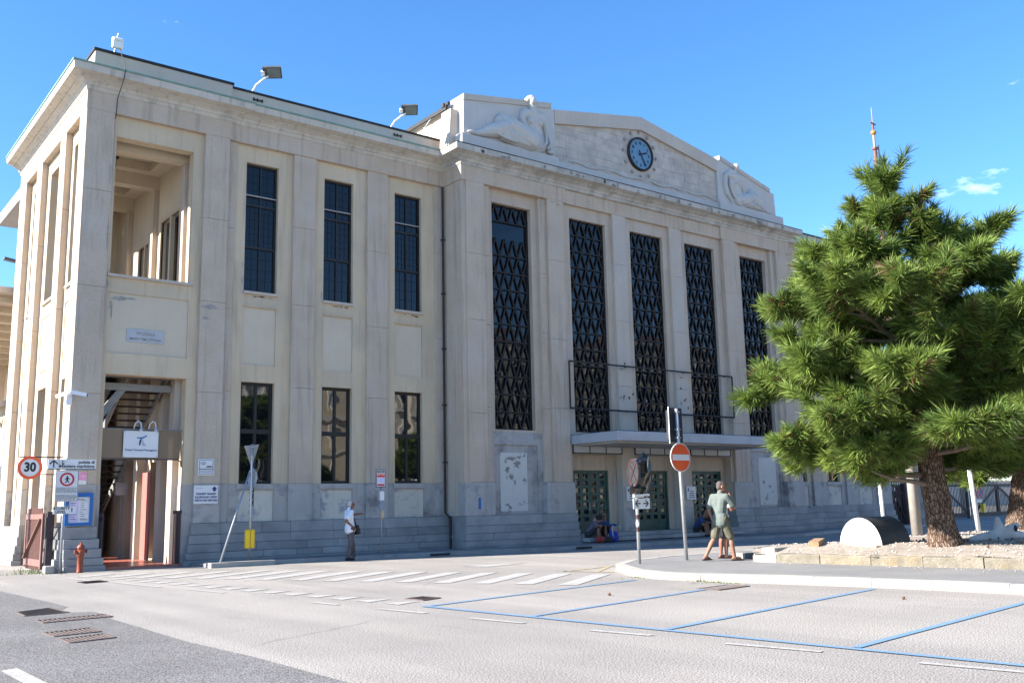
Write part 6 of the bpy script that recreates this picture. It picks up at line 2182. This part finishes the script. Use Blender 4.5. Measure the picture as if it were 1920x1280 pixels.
# ================================================================== PINES
def pine(name, label, base, top, bend, r0, profile, seed, n_limbs, zlow, dens=1.0, extra=()):
    """trunk, limbs and a crown of needle tufts; profile gives crown radius against height"""
    rn = random.Random(seed)
    nr = np.random.default_rng(seed)
    t = thing(name, label, 'tree', base, 'pines on the gravel bed')
    B, T = Vector(base), Vector(top)
    bend = Vector(bend)
    H = T.z - B.z

    def axis(u):
        return B.lerp(T, u) + bend * (4 * u * (1 - u))
    # trunk with flared, furrowed bark
    tr = MB()
    nseg, ns = 44, 22
    for i in range(nseg + 1):
        u = i / nseg
        c = axis(u)
        r = r0 * (1 - u) ** 0.85 + 0.025
        if u < 0.06: r *= 1 + 0.35 * (1 - u / 0.06) ** 2
        for k in range(ns):
            a = 2 * math.pi * k / ns
            q = r * (1 + 0.055 * math.sin(5 * a + 6 * u * 9) + 0.05 * rn.uniform(-1, 1))
            tr.v.append((c.x + q * math.cos(a), c.y + q * math.sin(a), c.z - (0.1 if i == 0 else 0)))
    for i in range(nseg):
        for k in range(ns):
            a, b = i * ns + k, i * ns + (k + 1) % ns
            tr.f.append((a, b, b + ns, a + ns))
    tr.f.append(tuple(nseg * ns + k for k in range(ns)))
    obj('trunk', tr, 'bark', t, True, fix=False)
    limbs = MB()
    tufts = []            # (position, direction, size, tone)
    zs = [p[0] for p in profile]
    rs_ = [p[1] for p in profile]

    def crown_r(z):
        return float(np.interp(z, zs, rs_))

    def branch(p, d, length, r, depth, sag):
        n = max(3, int(length / 0.28))
        pts, rr2 = [p.copy()], [r]
        d = d.normalized()
        for i in range(n):
            d = (d + Vector((rn.uniform(-0.16, 0.16), rn.uniform(-0.16, 0.16), rn.uniform(-0.10, 0.13) + sag))).normalized()
            p = p + d * (length / n)
            pts.append(p.copy())
            rr2.append(max(0.006, r * (1 - 0.85 * (i + 1) / n)))
            u = (i + 1) / n
            if depth > 0 and u > 0.22:
                for s in (-1, 1):
                    if rn.random() < 0.76:
                        side_ = d.cross(Vector((0, 0, 1))).normalized() * s
                        nd = (d * rn.uniform(0.45, 0.9) + side_ * rn.uniform(0.5, 1.0) + Vector((0, 0, rn.uniform(-0.2, 0.5)))).normalized()
                        branch(p.copy(), nd, length * rn.uniform(0.22, 0.42) * (1.15 - 0.55 * u), r * 0.4, depth - 1, 0.03)
            if (depth == 0 and u > 0.30) or (depth > 0 and u > 0.72):
                if rn.random() < 0.62 * dens:
                    up = Vector((rn.uniform(-0.5, 0.5), rn.uniform(-0.5, 0.5), rn.uniform(-0.1, 0.9)))
                    tufts.append((p.copy(), (d * 0.8 + up * 0.6).normalized(), rn.uniform(0.55, 1.15), 0))
        tufts.append((p.copy(), (d + Vector((0, 0, 0.25))).normalized(), rn.uniform(0.8, 1.3), 1))
        if r > 0.006:
            limbs.tube(pts, rr2, 5 if r < 0.03 else 7, caps=False)

    for i in range(n_limbs):
        u = (i + rn.uniform(0, 1)) / n_limbs
        z = zlow + (T.z - 0.35 - zlow) * u ** 0.92
        uu_ = (z - B.z) / H
        p = axis(uu_)
        az = i * 2.399963 + rn.uniform(-0.4, 0.4)
        R = crown_r(z) * rn.uniform(0.72, 1.02)
        el = -0.04 + 0.38 * uu_ ** 2 + rn.uniform(-0.12, 0.12)
        branch(p, Vector((math.cos(az), math.sin(az), el)), R, 0.022 + 0.016 * R, 2 if R > 1.6 else 1, -0.008)
    for (u, d, ln, dep) in extra:
        branch(axis(u), Vector(d), ln, 0.03 + 0.016 * ln, dep, -0.005)
    # leader
    tp = axis(0.97)
    for i in range(6):
        branch(tp, Vector((rn.uniform(-0.8, 0.8), rn.uniform(-0.8, 0.8), 0.8)), rn.uniform(0.4, 0.8), 0.02, 0, 0.02)
    obj('limbs', limbs, 'twig', t, True, fix=False)

    # needles: each tuft is a brush of fine blades round a short shoot
    K = 92
    n = len(tufts)
    P = np.array([tuple(q[0]) for q in tufts])
    D = np.array([tuple(q[1]) for q in tufts])
    Sz = np.array([q[2] for q in tufts])
    D /= np.linalg.norm(D, axis=1)[:, None]
    A = np.cross(D, nr.normal(size=D.shape))
    A /= np.linalg.norm(A, axis=1)[:, None]
    Bv = np.cross(D, A)
    ph = nr.uniform(0, 2 * np.pi, (n, K))
    th = np.radians(nr.uniform(12, 82, (n, K)))
    along = nr.uniform(-0.20, 0.16, (n, K)) * Sz[:, None]
    th = np.where(along > 0.08, th * 0.6, th)
    L = nr.uniform(0.17, 0.34, (n, K)) * Sz[:, None]
    rad_ = np.cos(ph)[..., None] * A[:, None, :] + np.sin(ph)[..., None] * Bv[:, None, :]
    dirs = np.cos(th)[..., None] * D[:, None, :] + np.sin(th)[..., None] * rad_
    base_ = P[:, None, :] + along[..., None] * D[:, None, :]
    tip = base_ + dirs * L[..., None]
    tip[..., 2] -= 0.10 * L * np.abs(np.sin(th))
    mid = base_ * 0.45 + tip * 0.55
    mid[..., 2] += 0.012
    side_ = np.cross(dirs, nr.normal(size=dirs.shape))
    side_ /= np.linalg.norm(side_, axis=2)[..., None]
    w = 0.0062 * Sz[:, None, None]
    V = np.stack([base_ - side_ * w * 0.7, base_ + side_ * w * 0.7, mid + side_ * w, tip, mid - side_ * w], axis=2).reshape(-1, 3)
    N = n * K
    idx = np.arange(N) * 5
    faces = np.stack([idx, idx + 1, idx + 2, idx + 3, idx + 4], axis=1)
    off = np.array(base)
    me = bpy.data.meshes.new('crown')
    me.vertices.add(len(V))
    me.vertices.foreach_set('co', (V - off).astype(np.float32).ravel())
    me.loops.add(N * 5)
    me.loops.foreach_set('vertex_index', faces.astype(np.int32).ravel())
    me.polygons.add(N)
    me.polygons.foreach_set('loop_start', (np.arange(N) * 5).astype(np.int32))
    me.polygons.foreach_set('loop_total', np.full(N, 5, np.int32))
    me.update(calc_edges=True)
    tone = 0.12 + nr.uniform(0, 1, n) ** 1.3 * 0.72 + np.array([0.16 if q[3] else 0.0 for q in tufts])
    tone[nr.uniform(0, 1, n) < 0.035] = 0.0
    tone = np.repeat(np.repeat(tone[:, None], K, 1).ravel(), 5) + np.repeat(nr.uniform(-0.16, 0.16, N), 5)
    at = me.attributes.new('tone', 'FLOAT', 'POINT')
    at.data.foreach_set('value', np.clip(tone, 0, 1).astype(np.float32))
    me.materials.append(M['needles'])
    o = bpy.data.objects.new('crown', me)
    col.objects.link(o)
    o.parent = t
    print(name, 'tufts', n, 'needles', N)
    return t


prof1 = [(1.7, 2.3), (2.2, 2.9), (3.0, 3.1), (4.0, 3.1), (4.8, 2.85), (5.6, 2.4), (6.2, 1.85), (6.7, 1.15), (7.1, 0.6), (7.5, 0.75), (7.9, 0.65), (8.2, 0.4)]
pine('pine_tree', 'large bushy pine with thick leaning trunk nearest the station entrance', (19.8, 10.7, 0.46), (18.15, 10.35, 8.0), (0.10, 0.1, 0), 0.275, prof1, 4, 60, 2.05, 0.92,
     extra=((0.20, (-0.62, 0.66, -0.10), 2.7, 2), (0.17, (-0.9, 0.25, -0.04), 2.2, 2), (0.60, (0.55, -0.8, 0.03), 3.3, 2), (0.45, (0.5, -0.8, 0.05), 3.4, 2), (0.86, (0.6, -0.75, 0.0), 1.0, 1), (0.70, (0.6, -0.75, 0.02), 1.8, 2)))
prof2 = [(1.8, 2.0), (2.4, 2.9), (3.2, 3.2), (4.0, 2.8), (4.7, 1.9), (5.3, 0.8)]
pine('pine_tree', 'second pine at the right edge with its trunk beside the driftwood', (29.3, 13.6, 0.46), (29.4, 12.9, 5.2), (0.1, 0.0, 0), 0.30, prof2, 9, 34, 2.0)

# ================================================================== PEOPLE
def hand(mb_out, wrist, d, up, curl=0.35, left=False, scale=1.0):
    """palm, four unequal fingers and a thumb, grown as one surface"""
    d = Vector(d).normalized()
    up = Vector(up)
    up = (up - d * up.dot(d)).normalized()
    s = d.cross(up).normalized()
    if left: s = -s
    w = Vector(wrist)
    h = MB()
    k = scale
    pc = w + d * 0.05 * k
    for j in (-1.5, -0.5, 0.5, 1.5):
        h.cap(w + s * j * 0.012 * k, w + d * 0.088 * k + s * j * 0.019 * k, 0.016 * k, 0.013 * k, 7)
    for j, ln in ((-1.5, 0.062), (-0.5, 0.076), (0.5, 0.080), (1.5, 0.070)):
        p0 = w + d * 0.088 * k + s * j * 0.0195 * k
        d1 = (d - up * curl).normalized()
        p1 = p0 + d1 * ln * 0.5 * k
        d2 = (d - up * curl * 2.6).normalized()
        p2 = p1 + d2 * ln * 0.5 * k
        h.cap(p0, p1, 0.0095 * k, 0.0088 * k, 7)
        h.cap(p1, p2, 0.0088 * k, 0.0075 * k, 7)
    t0 = w + d * 0.028 * k + s * 0.03 * k
    t1 = t0 + (d * 0.6 + s * 0.75 - up * 0.2).normalized() * 0.04 * k
    t2 = t1 + (d * 0.95 + s * 0.2 - up * 0.2).normalized() * 0.034 * k
    h.cap(t0, t1, 0.014 * k, 0.011 * k, 7); h.cap(t1, t2, 0.011 * k, 0.009 * k, 7)
    join(mb_out, blob(h, 0.0045, 2))


class Fig:
    def __init__(self, origin, facing, H=1.75):
        self.o = Vector(origin)
        self.f = Vector((math.cos(facing), math.sin(facing), 0))
        self.l = Vector((-math.sin(facing), math.cos(facing), 0))     # the person's left
        self.k = H / 1.75

    def __call__(self, f, l, z):
        return self.o + (self.f * f + self.l * l) * self.k + Vector((0, 0, z * self.k))


def make_head(F, mb_out, c, look, k):
    """face with nose, brow, mouth, chin and ears"""
    look = Vector(look).normalized()
    s = look.cross(Vector((0, 0, 1))).normalized()
    u = s.cross(look)
    c = Vector(c)
    h = MB()
    q = Matrix((look, s, u)).transposed().to_quaternion()
    P = lambda a, b, z: c + look * a * k + s * b * k + u * z * k
    h.ell(P(-0.012, 0, 0.02), (0.100 * k, 0.078 * k, 0.105 * k), q)
    h.ell(P(0.03, 0, -0.045), (0.062 * k, 0.058 * k, 0.082 * k), q)
    h.ell(P(0.055, 0, -0.095), (0.026 * k, 0.03 * k, 0.024 * k), q)
    h.cap(P(0.082, 0, 0.012), P(0.108, 0, -0.028), 0.011 * k, 0.016 * k, 8)
    h.cap(P(0.078, -0.035, 0.024), P(0.078, 0.035, 0.024), 0.014 * k, 0.014 * k, 8)
    h.cap(P(0.082, -0.02, -0.066), P(0.082, 0.02, -0.066), 0.011 * k, 0.011 * k, 8)
    for b in (-1, 1):
        h.ell(P(-0.005, b * 0.08, -0.012), (0.020 * k, 0.012 * k, 0.032 * k), q)
    h.cap(P(-0.02, 0, -0.06), P(-0.03, 0, -0.17), 0.056 * k, 0.060 * k)
    join(mb_out, blob(h, 0.007, 2))
    return P, q


def make_person(label, F, J, look, skin, hair, clothes, hairstyle='short', group=None, base=None, extras=None):
    """J: joints. clothes: dict of garments"""
    k = F.k
    t = thing('person', label, 'person', base or tuple(F.o), group)
    b = MB()
    tor = [J['hip'], J['waist'], J['chest'], J['neck']]
    right = (J['shR'] - J['shL']).normalized()

    def torso(m, g):
        m.cap(J['hipL'], J['hipR'], (0.105 + g) * k, (0.105 + g) * k)
        m.cap(J['hip'], J['waist'], (0.125 + g) * k, (0.118 + g) * k)
        q0 = J['waist'].lerp(J['chest'], 0.2)
        for sgn in (-1, 1):
            m.cap(J['waist'] + right * 0.045 * sgn * k, J['chest'] + right * 0.065 * sgn * k, (0.100 + g) * k, (0.112 + g) * k)
        m.cap(J['chest'].lerp(J['shL'], 0.55), J['chest'].lerp(J['shR'], 0.55), (0.095 + g) * k, (0.095 + g) * k)
        m.cap(J['shL'], J['shR'], (0.060 + g) * k, (0.060 + g) * k)
        m.cap(J['chest'], J['neck'], (0.09 + g) * k, (0.055 + g) * k)
    torso(b, -0.012)
    for s in 'LR':
        b.cap(J['hip' + s], J['knee' + s], 0.082 * k, 0.055 * k)
        kn, an = J['knee' + s], J['ank' + s]
        calf = kn.lerp(an, 0.3)
        back = (J['heel' + s] - J['toe' + s]).normalized()
        b.cap(kn, calf + back * 0.012 * k, 0.054 * k, 0.058 * k)
        b.cap(calf + back * 0.012 * k, an, 0.058 * k, 0.038 * k)
        b.cap(J['heel' + s], J['toe' + s], 0.034 * k, 0.030 * k)
        b.cap(an, J['heel' + s].lerp(J['toe' + s], 0.3), 0.040 * k, 0.036 * k)
        b.cap(J['sh' + s], J['el' + s], 0.056 * k, 0.042 * k)
        b.cap(J['el' + s], J['wr' + s], 0.042 * k, 0.029 * k)
    b.cap(J['neck'] - Vector((0, 0, 0.03 * k)), J['head'] - Vector((0, 0, 0.08 * k)), 0.058 * k, 0.055 * k)
    body = blob(b, 0.014, 3)
    P, q = make_head(F, body, J['head'], look, k)
    for s in 'LR':
        d = J['wr' + s] - J['el' + s]
        hd = J.get('hand' + s, d)
        hand(body, J['wr' + s], hd, J.get('up' + s, Vector((0, 0, 1)) if abs(d.normalized().z) < 0.8 else F.f), J.get('curl' + s, 0.35), s == 'L', k)
    obj('body', body, skin, t, True, fix=False)
    # hair
    h = MB()
    if hairstyle == 'short':
        h.ell(P(-0.034, 0, 0.046), (0.088 * k, 0.081 * k, 0.086 * k), q)
        h.ell(P(-0.058, 0, -0.005), (0.064 * k, 0.080 * k, 0.075 * k), q)
    else:
        rn = random.Random(len(label))
        h.ell(P(-0.03, 0, 0.04), (0.125 * k, 0.115 * k, 0.12 * k), q)
        for i in range(26):
            a, e = rn.uniform(0, 6.28), rn.uniform(-0.3, 1.4)
            h.ell(P(-0.03 + 0.11 * math.cos(e) * math.cos(a), 0.105 * math.cos(e) * math.sin(a), 0.045 + 0.11 * math.sin(e)), (0.03 * k,) * 3, None, 6, 5)
    hb = blob(h, 0.010, 1)
    obj('hair', hb, hair, t, True, fix=False)
    # garments
    if 'shirt' in clothes:
        g = MB()
        torso(g, 0.010)
        if clothes.get('hem', 0) > 0:
            lo = J['hip'] - Vector((0, 0, clothes['hem'] * k))
            g.cap(J['hip'] + right * 0.05 * k, lo + right * 0.05 * k, 0.142 * k, 0.148 * k)
            g.cap(J['hip'] - right * 0.05 * k, lo - right * 0.05 * k, 0.142 * k, 0.148 * k)
        sl = clothes.get('sleeve', 0.62)
        for s in 'LR':
            if sl > 0:
                g.cap(J['sh' + s], J['sh' + s].lerp(J['el' + s], sl), 0.074 * k, 0.072 * k)
        # collar
        g.cap(J['neck'] - Vector((0, 0, 0.02 * k)), J['neck'] + Vector((0, 0, 0.035 * k)), 0.066 * k, 0.066 * k)
        obj('shirt', blob(g, 0.014, 3), clothes['shirt'], t, True, fix=False)
    if 'legs' in clothes:
        g = MB()
        g.cap(J['hipL'], J['hipR'], 0.122 * k, 0.122 * k)
        g.cap(J['hip'] + Vector((0, 0, 0.01)), J['hip'].lerp(J['waist'], 0.65), 0.132 * k, 0.128 * k)
        for s in 'LR':
            if clothes.get('long'):
                g.cap(J['hip' + s], J['knee' + s], 0.102 * k, 0.080 * k)
                g.cap(J['knee' + s], J['ank' + s] - (J['ank' + s] - J['knee' + s]).normalized() * 0.03, 0.080 * k, 0.068 * k)
            else:
                g.cap(J['hip' + s], J['hip' + s].lerp(J['knee' + s], 0.90), 0.108 * k, 0.094 * k)
        obj('trousers' if clothes.get('long') else 'shorts', blob(g, 0.014, 3), clothes['legs'], t, True, fix=False)
    if 'shoe' in clothes:
        for s in 'LR':
            g = MB()
            dr = (J['toe' + s] - J['heel' + s]).normalized()
            if clothes.get('sandal'):
                a_, c_ = J['heel' + s] - dr * 0.03, J['toe' + s] + dr * 0.045
                lo = Vector((0, 0, -0.036 * k))
                g.cap(a_ + lo, a_.lerp(c_, 0.5) + lo, 0.036 * k, 0.038 * k); g.cap(a_.lerp(c_, 0.5) + lo, c_ + lo, 0.038 * k, 0.042 * k)
                g.v = [(x, y, max(z, J['heel' + s].z - 0.050 * k) if z < J['heel' + s].z - 0.03 * k else min(z, J['heel' + s].z - 0.016 * k)) for x, y, z in g.v]
                m_ = J['heel' + s].lerp(J['toe' + s], 0.72)
                sd_ = dr.cross(Vector((0, 0, 1))).normalized()
                g.tube([m_ - sd_ * 0.042 * k, m_ + Vector((0, 0, 0.036 * k)), m_ + sd_ * 0.042 * k], 0.014 * k, 6)
                m_ = J['heel' + s].lerp(J['toe' + s], 0.25)
                g.tube([m_ - sd_ * 0.044 * k, m_ + Vector((0, 0, 0.045 * k)) + dr * 0.03, m_ + sd_ * 0.044 * k], 0.014 * k, 6)
                obj('sandal', g, clothes['shoe'], t, True)
            else:
                g.cap(J['heel' + s], J['heel' + s].lerp(J['toe' + s], 0.5), 0.046 * k, 0.044 * k)
                g.cap(J['heel' + s].lerp(J['toe' + s], 0.5), J['toe' + s] + dr * 0.03, 0.044 * k, 0.038 * k)
                obj('shoe', blob(g, 0.010, 1), clothes['shoe'], t, True, fix=False)
    if extras:
        extras(t, P, q, J)
    return t


def standing(F):
    J = {}
    J['hip'], J['waist'], J['chest'], J['neck'] = F(0, 0, 0.97), F(0, 0, 1.12), F(0.0, 0, 1.30), F(-0.01, 0, 1.47)
    J['head'] = F(0.03, 0, 1.645)
    for s, l in (('L', 1), ('R', -1)):
        J['hip' + s] = F(0, 0.085 * l, 0.93)
        J['knee' + s] = F(0.02, 0.09 * l, 0.50)
        J['ank' + s] = F(-0.02, 0.10 * l, 0.09)
        J['heel' + s] = F(-0.06, 0.10 * l, 0.045)
        J['toe' + s] = F(0.12, 0.12 * l, 0.04)
        J['sh' + s] = F(-0.01, 0.185 * l, 1.42)
        J['el' + s] = F(-0.03, 0.23 * l, 1.13)
        J['wr' + s] = F(0.04, 0.22 * l, 0.88)
    return J


# the man in the white shirt, pointing along the front
F = Fig((13.92, 25.9, 0.0), rad(4), 1.74)
J = standing(F)
J['kneeR'], J['ankR'], J['heelR'], J['toeR'] = F(-0.02, -0.09, 0.50), F(-0.12, -0.10, 0.09), F(-0.17, -0.10, 0.045), F(0.02, -0.14, 0.04)
J['kneeL'], J['ankL'], J['heelL'], J['toeL'] = F(0.14, 0.09, 0.50), F(0.20, 0.10, 0.09), F(0.16, 0.10, 0.045), F(0.35, 0.12, 0.04)
J['chest'], J['neck'], J['head'] = F(-0.04, 0, 1.30), F(-0.03, 0, 1.47), F(0.04, 0, 1.64)
J['shL'], J['shR'] = F(0.0, 0.18, 1.42), F(-0.07, -0.18, 1.42)
J['elR'], J['wrR'] = F(-0.30, -0.26, 1.16), F(-0.06, -0.24, 0.99)
J['handR'], J['upR'] = F.f * 0.8 + Vector((0, 0, -0.5)), Vector((0, 0, 1))
J['elL'], J['wrL'] = F(0.24, 0.22, 1.33), F(0.47, 0.16, 1.36)
J['handL'], J['curlL'] = F.f * 1.0 + Vector((0, 0, -0.05)), 0.15


def bag1(t, P, q, J):
    g = MB()
    pts = [J['neck'] + F.l * 0.10 + Vector((0, 0, -0.0)) - F.f * 0.02, J['shL'] * 0.35 + J['chest'] * 0.65 + F.f * 0.13 + Vector((0, 0, 0.05)), J['waist'] + F.f * 0.155 - F.l * 0.03, J['hip'] + F.f * 0.16 - F.l * 0.08 + Vector((0, 0, 0.05))]
    g.tube(pts, 0.018, 6)
    pts = [J['neck'] + F.l * 0.08 - F.f * 0.02, J['neck'].lerp(J['shR'], 0.3) - F.l * 0.02 + F.f * 0.02 + Vector((0, 0, 0.05)), J['chest'] - F.l * 0.13 + F.f * 0.07 , J['waist'] - F.l * 0.14 + F.f * 0.09, J['hip'] - F.l * 0.13 + F.f * 0.15]
    g.tube(pts, 0.018, 6)
    obj('bag_strap', g, 'leather_black', t, True)
    g = MB()
    c = J['hip'] + F.f * 0.19 - F.l * 0.08 + Vector((0, 0, -0.05))
    g.bar(c - F.f * 0.05 + Vector((0, 0, 0.10)), c + F.f * 0.02 + Vector((0, 0, -0.16)), 0.26, 0.10, up=tuple(F.f))
    obj('shoulder_bag', blob(g, 0.014, 4), 'leather_black', t, True, fix=False)
    g = MB()
    g.cap(P(0.085, -0.04, 0.012), P(0.085, -0.02, 0.012), 0.018, 0.018, 8); g.cap(P(0.085, 0.02, 0.012), P(0.085, 0.04, 0.012), 0.018, 0.018, 8)
    g.tube([P(0.08, -0.05, 0.014), P(0.0, -0.085, 0.0)], 0.006, 5); g.tube([P(0.08, 0.05, 0.014), P(0.0, 0.085, 0.0)], 0.006, 5)
    obj('sunglasses', g, 'sign_black', t, True)


make_person('white haired man in white shirt and grey trousers pointing along the front', F, J, F.f * 1.0 - F.l * 0.1, 'skin_tan', 'hair_white',
            dict(shirt='shirt_white', hem=0.08, sleeve=0.70, legs='trousers_grey', long=True, shoe='leather_black'), extras=bag1)

# the man in the green polo on the island
F = Fig((17.55, 14.85, 0.14), rad(-14), 1.80)
J = standing(F)
J['hip'], J['waist'], J['chest'], J['neck'], J['head'] = F(0.02, 0, 0.95), F(0.02, 0, 1.10), F(0.03, 0, 1.29), F(0.05, 0, 1.47), F(0.10, -0.0, 1.64)
J['hipL'], J['hipR'] = F(0.0, 0.085, 0.91), F(0.04, -0.085, 0.91)
J['kneeL'], J['ankL'], J['heelL'], J['toeL'] = F(-0.09, 0.11, 0.50), F(-0.33, 0.13, 0.12), F(-0.38, 0.13, 0.075), F(-0.21, 0.16, 0.055)
J['kneeR'], J['ankR'], J['heelR'], J['toeR'] = F(0.22, -0.09, 0.50), F(0.27, -0.10, 0.095), F(0.23, -0.10, 0.055), F(0.41, -0.13, 0.055)
J['shL'], J['shR'] = F(-0.02, 0.19, 1.42), F(0.08, -0.19, 1.42)
J['elL'], J['wrL'] = F(-0.11, 0.225, 1.13), F(-0.04, 0.20, 0.88)
J['elR'], J['wrR'] = F(0.27, -0.22, 1.17), F(0.26, -0.08, 1.40)
J['handR'], J['upR'] = Vector((0, 0, 1.0)) + F.l * 0.25 - F.f * 0.25, F.f


def specs(t, P, q, J):
    g = MB()
    g.tube([P(0.085, -0.062, 0.014), P(0.02, -0.085, 0.006)], 0.006, 5)
    g.cap(P(0.088, -0.045, 0.012), P(0.088, -0.022, 0.012), 0.017, 0.017, 8); g.cap(P(0.088, 0.022, 0.012), P(0.088, 0.045, 0.012), 0.017, 0.017, 8)
    obj('sunglasses', g, 'sign_black', t, True)
    g = MB()
    g.box(*(lambda c: (c.x - 0.03, c.x + 0.03, c.y - 0.03, c.y + 0.03, c.z - 0.05, c.z + 0.02))(J['hip'].lerp(J['waist'], 0.3) + F.f * 0.14 - F.l * 0.06))
    obj('belt_tag', g, 'sign_white', t)


make_person('grey haired man in green polo and khaki shorts, hand to his chin', F, J, F.f * 0.92 - F.l * 0.38, 'skin', 'hair_grey',
            dict(shirt='polo_green', hem=0.09, sleeve=0.75, legs='khaki', shoe='sandal', sandal=True), extras=specs)

# companion almost hidden behind him
F = Fig((18.42, 15.50, 0.14), rad(-10), 1.74)
J = standing(F)
J['elR'], J['wrR'] = F(0.10, -0.24, 1.15), F(0.25, -0.02, 1.15)
J['elL'], J['wrL'] = F(0.10, 0.24, 1.15), F(0.24, 0.02, 1.18)
J['handR'], J['handL'] = F.l, -F.l
make_person('person in pale shirt and dark shorts almost hidden behind the man in green', F, J, F.f, 'skin_tan', 'hair_dark',
            dict(shirt='shirt_white', sleeve=0.6, legs='cloth_dark', shoe='sandal', sandal=True))


def sitting(F, lean=0.15, knee=0.30, seat=0.0):
    """seated on a step: F origin on the step under the hips"""
    J = {}
    z = 0.10
    J['hip'] = F(0, 0, z); J['waist'] = F(lean * 0.25, 0, z + 0.16); J['chest'] = F(lean * 0.8, 0, z + 0.33); J['neck'] = F(lean * 1.25, 0, z + 0.50)
    J['head'] = F(lean * 1.6 + 0.04, 0, z + 0.66)
    for s, l in (('L', 1), ('R', -1)):
        J['hip' + s] = F(0.02, 0.09 * l, z)
        J['knee' + s] = F(0.40, 0.12 * l, z + 0.19 + knee * 0.4)
        J['ank' + s] = F(0.46, 0.11 * l, -0.08)
        J['heel' + s] = F(0.42, 0.11 * l, -0.13)
        J['toe' + s] = F(0.60, 0.13 * l, -0.14)
        J['sh' + s] = F(lean * 1.05, 0.18 * l, z + 0.45)
        J['el' + s] = F(lean * 0.9 + 0.15, 0.22 * l, z + 0.20)
        J['wr' + s] = F(lean + 0.33, 0.10 * l, z + 0.27)
    return J


F = Fig((24.05, 26.58, 0.28), rad(-52), 1.72)
J = sitting(F, 0.30, 0.30)
J['elL'], J['elR'] = F(0.34, 0.20, 0.40), F(0.34, -0.20, 0.40)
J['wrL'], J['wrR'] = F(0.52, 0.0, 0.42), F(0.50, -0.04, 0.45)
J['handL'], J['handR'] = -F.l, F.l
J['head'] = F(0.48, 0, 0.68)
make_person('dark curly haired person in mauve shirt sitting hunched on the entrance step', F, J, F.f + Vector((0, 0, -0.5)), 'skin_deep', 'hair_dark',
            dict(shirt='cloth_mauve', sleeve=0.55, legs='cloth_dark', shoe='sandal', sandal=True), hairstyle='curly', group=None)
F = Fig((24.80, 26.60, 0.28), rad(-100), 1.74)
J = sitting(F, 0.08, 0.25)


def specs2(t, P, q, J):
    g = MB()
    g.cap(P(0.085, -0.045, 0.012), P(0.085, 0.045, 0.012), 0.02, 0.02, 8)
    obj('sunglasses', g, 'sign_black', t, True)


make_person('man in blue shirt and sunglasses sitting on the step behind the backpack', F, J, Vector((-0.5, -0.85, 0)), 'skin_tan', 'hair_dark',
            dict(shirt='cloth_navy', sleeve=0.6, legs='cloth_dark', shoe='leather_black'), extras=specs2)
F = Fig((29.95, 26.60, 0.28), rad(-60), 1.70)
J = sitting(F, 0.22, 0.28)
make_person('person in blue shirt sitting on the step by the far entrance door', F, J, F.f + Vector((0.3, 0, -0.1)), 'skin_deep', 'hair_dark',
            dict(shirt='cloth_navy', sleeve=0.6, legs='cloth_dark', shoe='leather_black'))
F = Fig((30.55, 26.62, 0.28), rad(-110), 1.74)
J = sitting(F, 0.05, 0.25)
make_person('dark clothed person sitting next to the blue shirt by the far door', F, J, F.f, 'skin_deep', 'hair_dark',
            dict(shirt='cloth_dark', sleeve=0.6, legs='cloth_dark', shoe='leather_black'))

# luggage in front of the seated pair
t = thing('backpack', 'blue and tan hiking backpack standing before the entrance step', 'backpack', (24.75, 25.9, 0.1))
g = MB(); g.ell((24.75, 25.95, 0.28), (0.22, 0.15, 0.22)); g.ell((24.75, 25.95, 0.42), (0.20, 0.14, 0.2))
obj('lower_sack', blob(g, 0.02, 2), 'cloth_blue', t, True)
g = MB(); g.ell((24.77, 25.93, 0.56), (0.17, 0.13, 0.18))
obj('upper_sack', blob(g, 0.02, 2), 'cloth_tan', t, True)
g = MB(); g.ell((24.76, 25.95, 0.70), (0.15, 0.12, 0.07))
obj('lid', g, 'cloth_navy', t, True)
obj('strap', MB().tube([(24.6, 25.82, 0.70), (24.54, 25.78, 0.5), (24.6, 25.8, 0.25)], 0.02, 6).tube([(24.9, 25.82, 0.72), (25.0, 25.85, 0.62), (24.98, 25.85, 0.5)], 0.02, 6), 'sign_grey', t, True)
t = thing('duffel_bag', 'dark duffel bag with a red end on the pavement by the backpack', 'bag', (24.2, 25.85, 0.1))
g = MB(); g.cap((24.08, 25.85, 0.21), (24.42, 25.82, 0.21), 0.12, 0.12)
obj('sack', g, 'cloth_dark', t, True)
g = MB(); g.cap((23.90, 25.86, 0.22), (24.06, 25.85, 0.22), 0.125, 0.13)
obj('end', g, 'cloth_red', t, True)

# two notices beside the doors
for (x, lab) in ((26.46, 'white arrow notice on the pier between the first and middle doors'), (29.88, 'white arrow notice on the pier left of the far door')):
    t = thing('door_notice', lab, 'sign', (x + 0.25, 26.94, 1.5))
    b = obj('plate', MB().box(x, x + 0.56, 26.925, 26.945, 1.58, 2.12, bev=0.003), 'sign_white', t)
    obj('arrow', MB().prism([(x + 0.08, 1.92), (x + 0.13, 1.92), (x + 0.13, 1.98), (x + 0.16, 1.98), (x + 0.105, 2.06), (x + 0.05, 1.98), (x + 0.08, 1.98)], 26.918, 26.923), 'sign_navy', b)
    l_ = MB()
    for k, w in enumerate((0.20, 0.28, 0.28, 0.32)):
        l_.box(x + 0.30 - w / 2, x + 0.30 + w / 2, 26.918, 26.923, 1.90 - k * 0.08, 1.93 - k * 0.08)
    obj('lettering', l_, 'sign_navy', b)
# flood lamp standing on the canopy
t = thing('canopy_floodlight', 'small black floodlight standing on the entrance canopy', 'lamp', (26.9, 25.5, 4.05))
obj('housing', MB().prism([(26.6, 4.07), (27.05, 4.07), (27.05, 4.28), (26.85, 4.30)], 25.3, 25.55), 'sign_black', t)
obj('foot', MB().box(26.75, 26.95, 25.35, 25.5, 4.045, 4.075), 'sign_black', t)
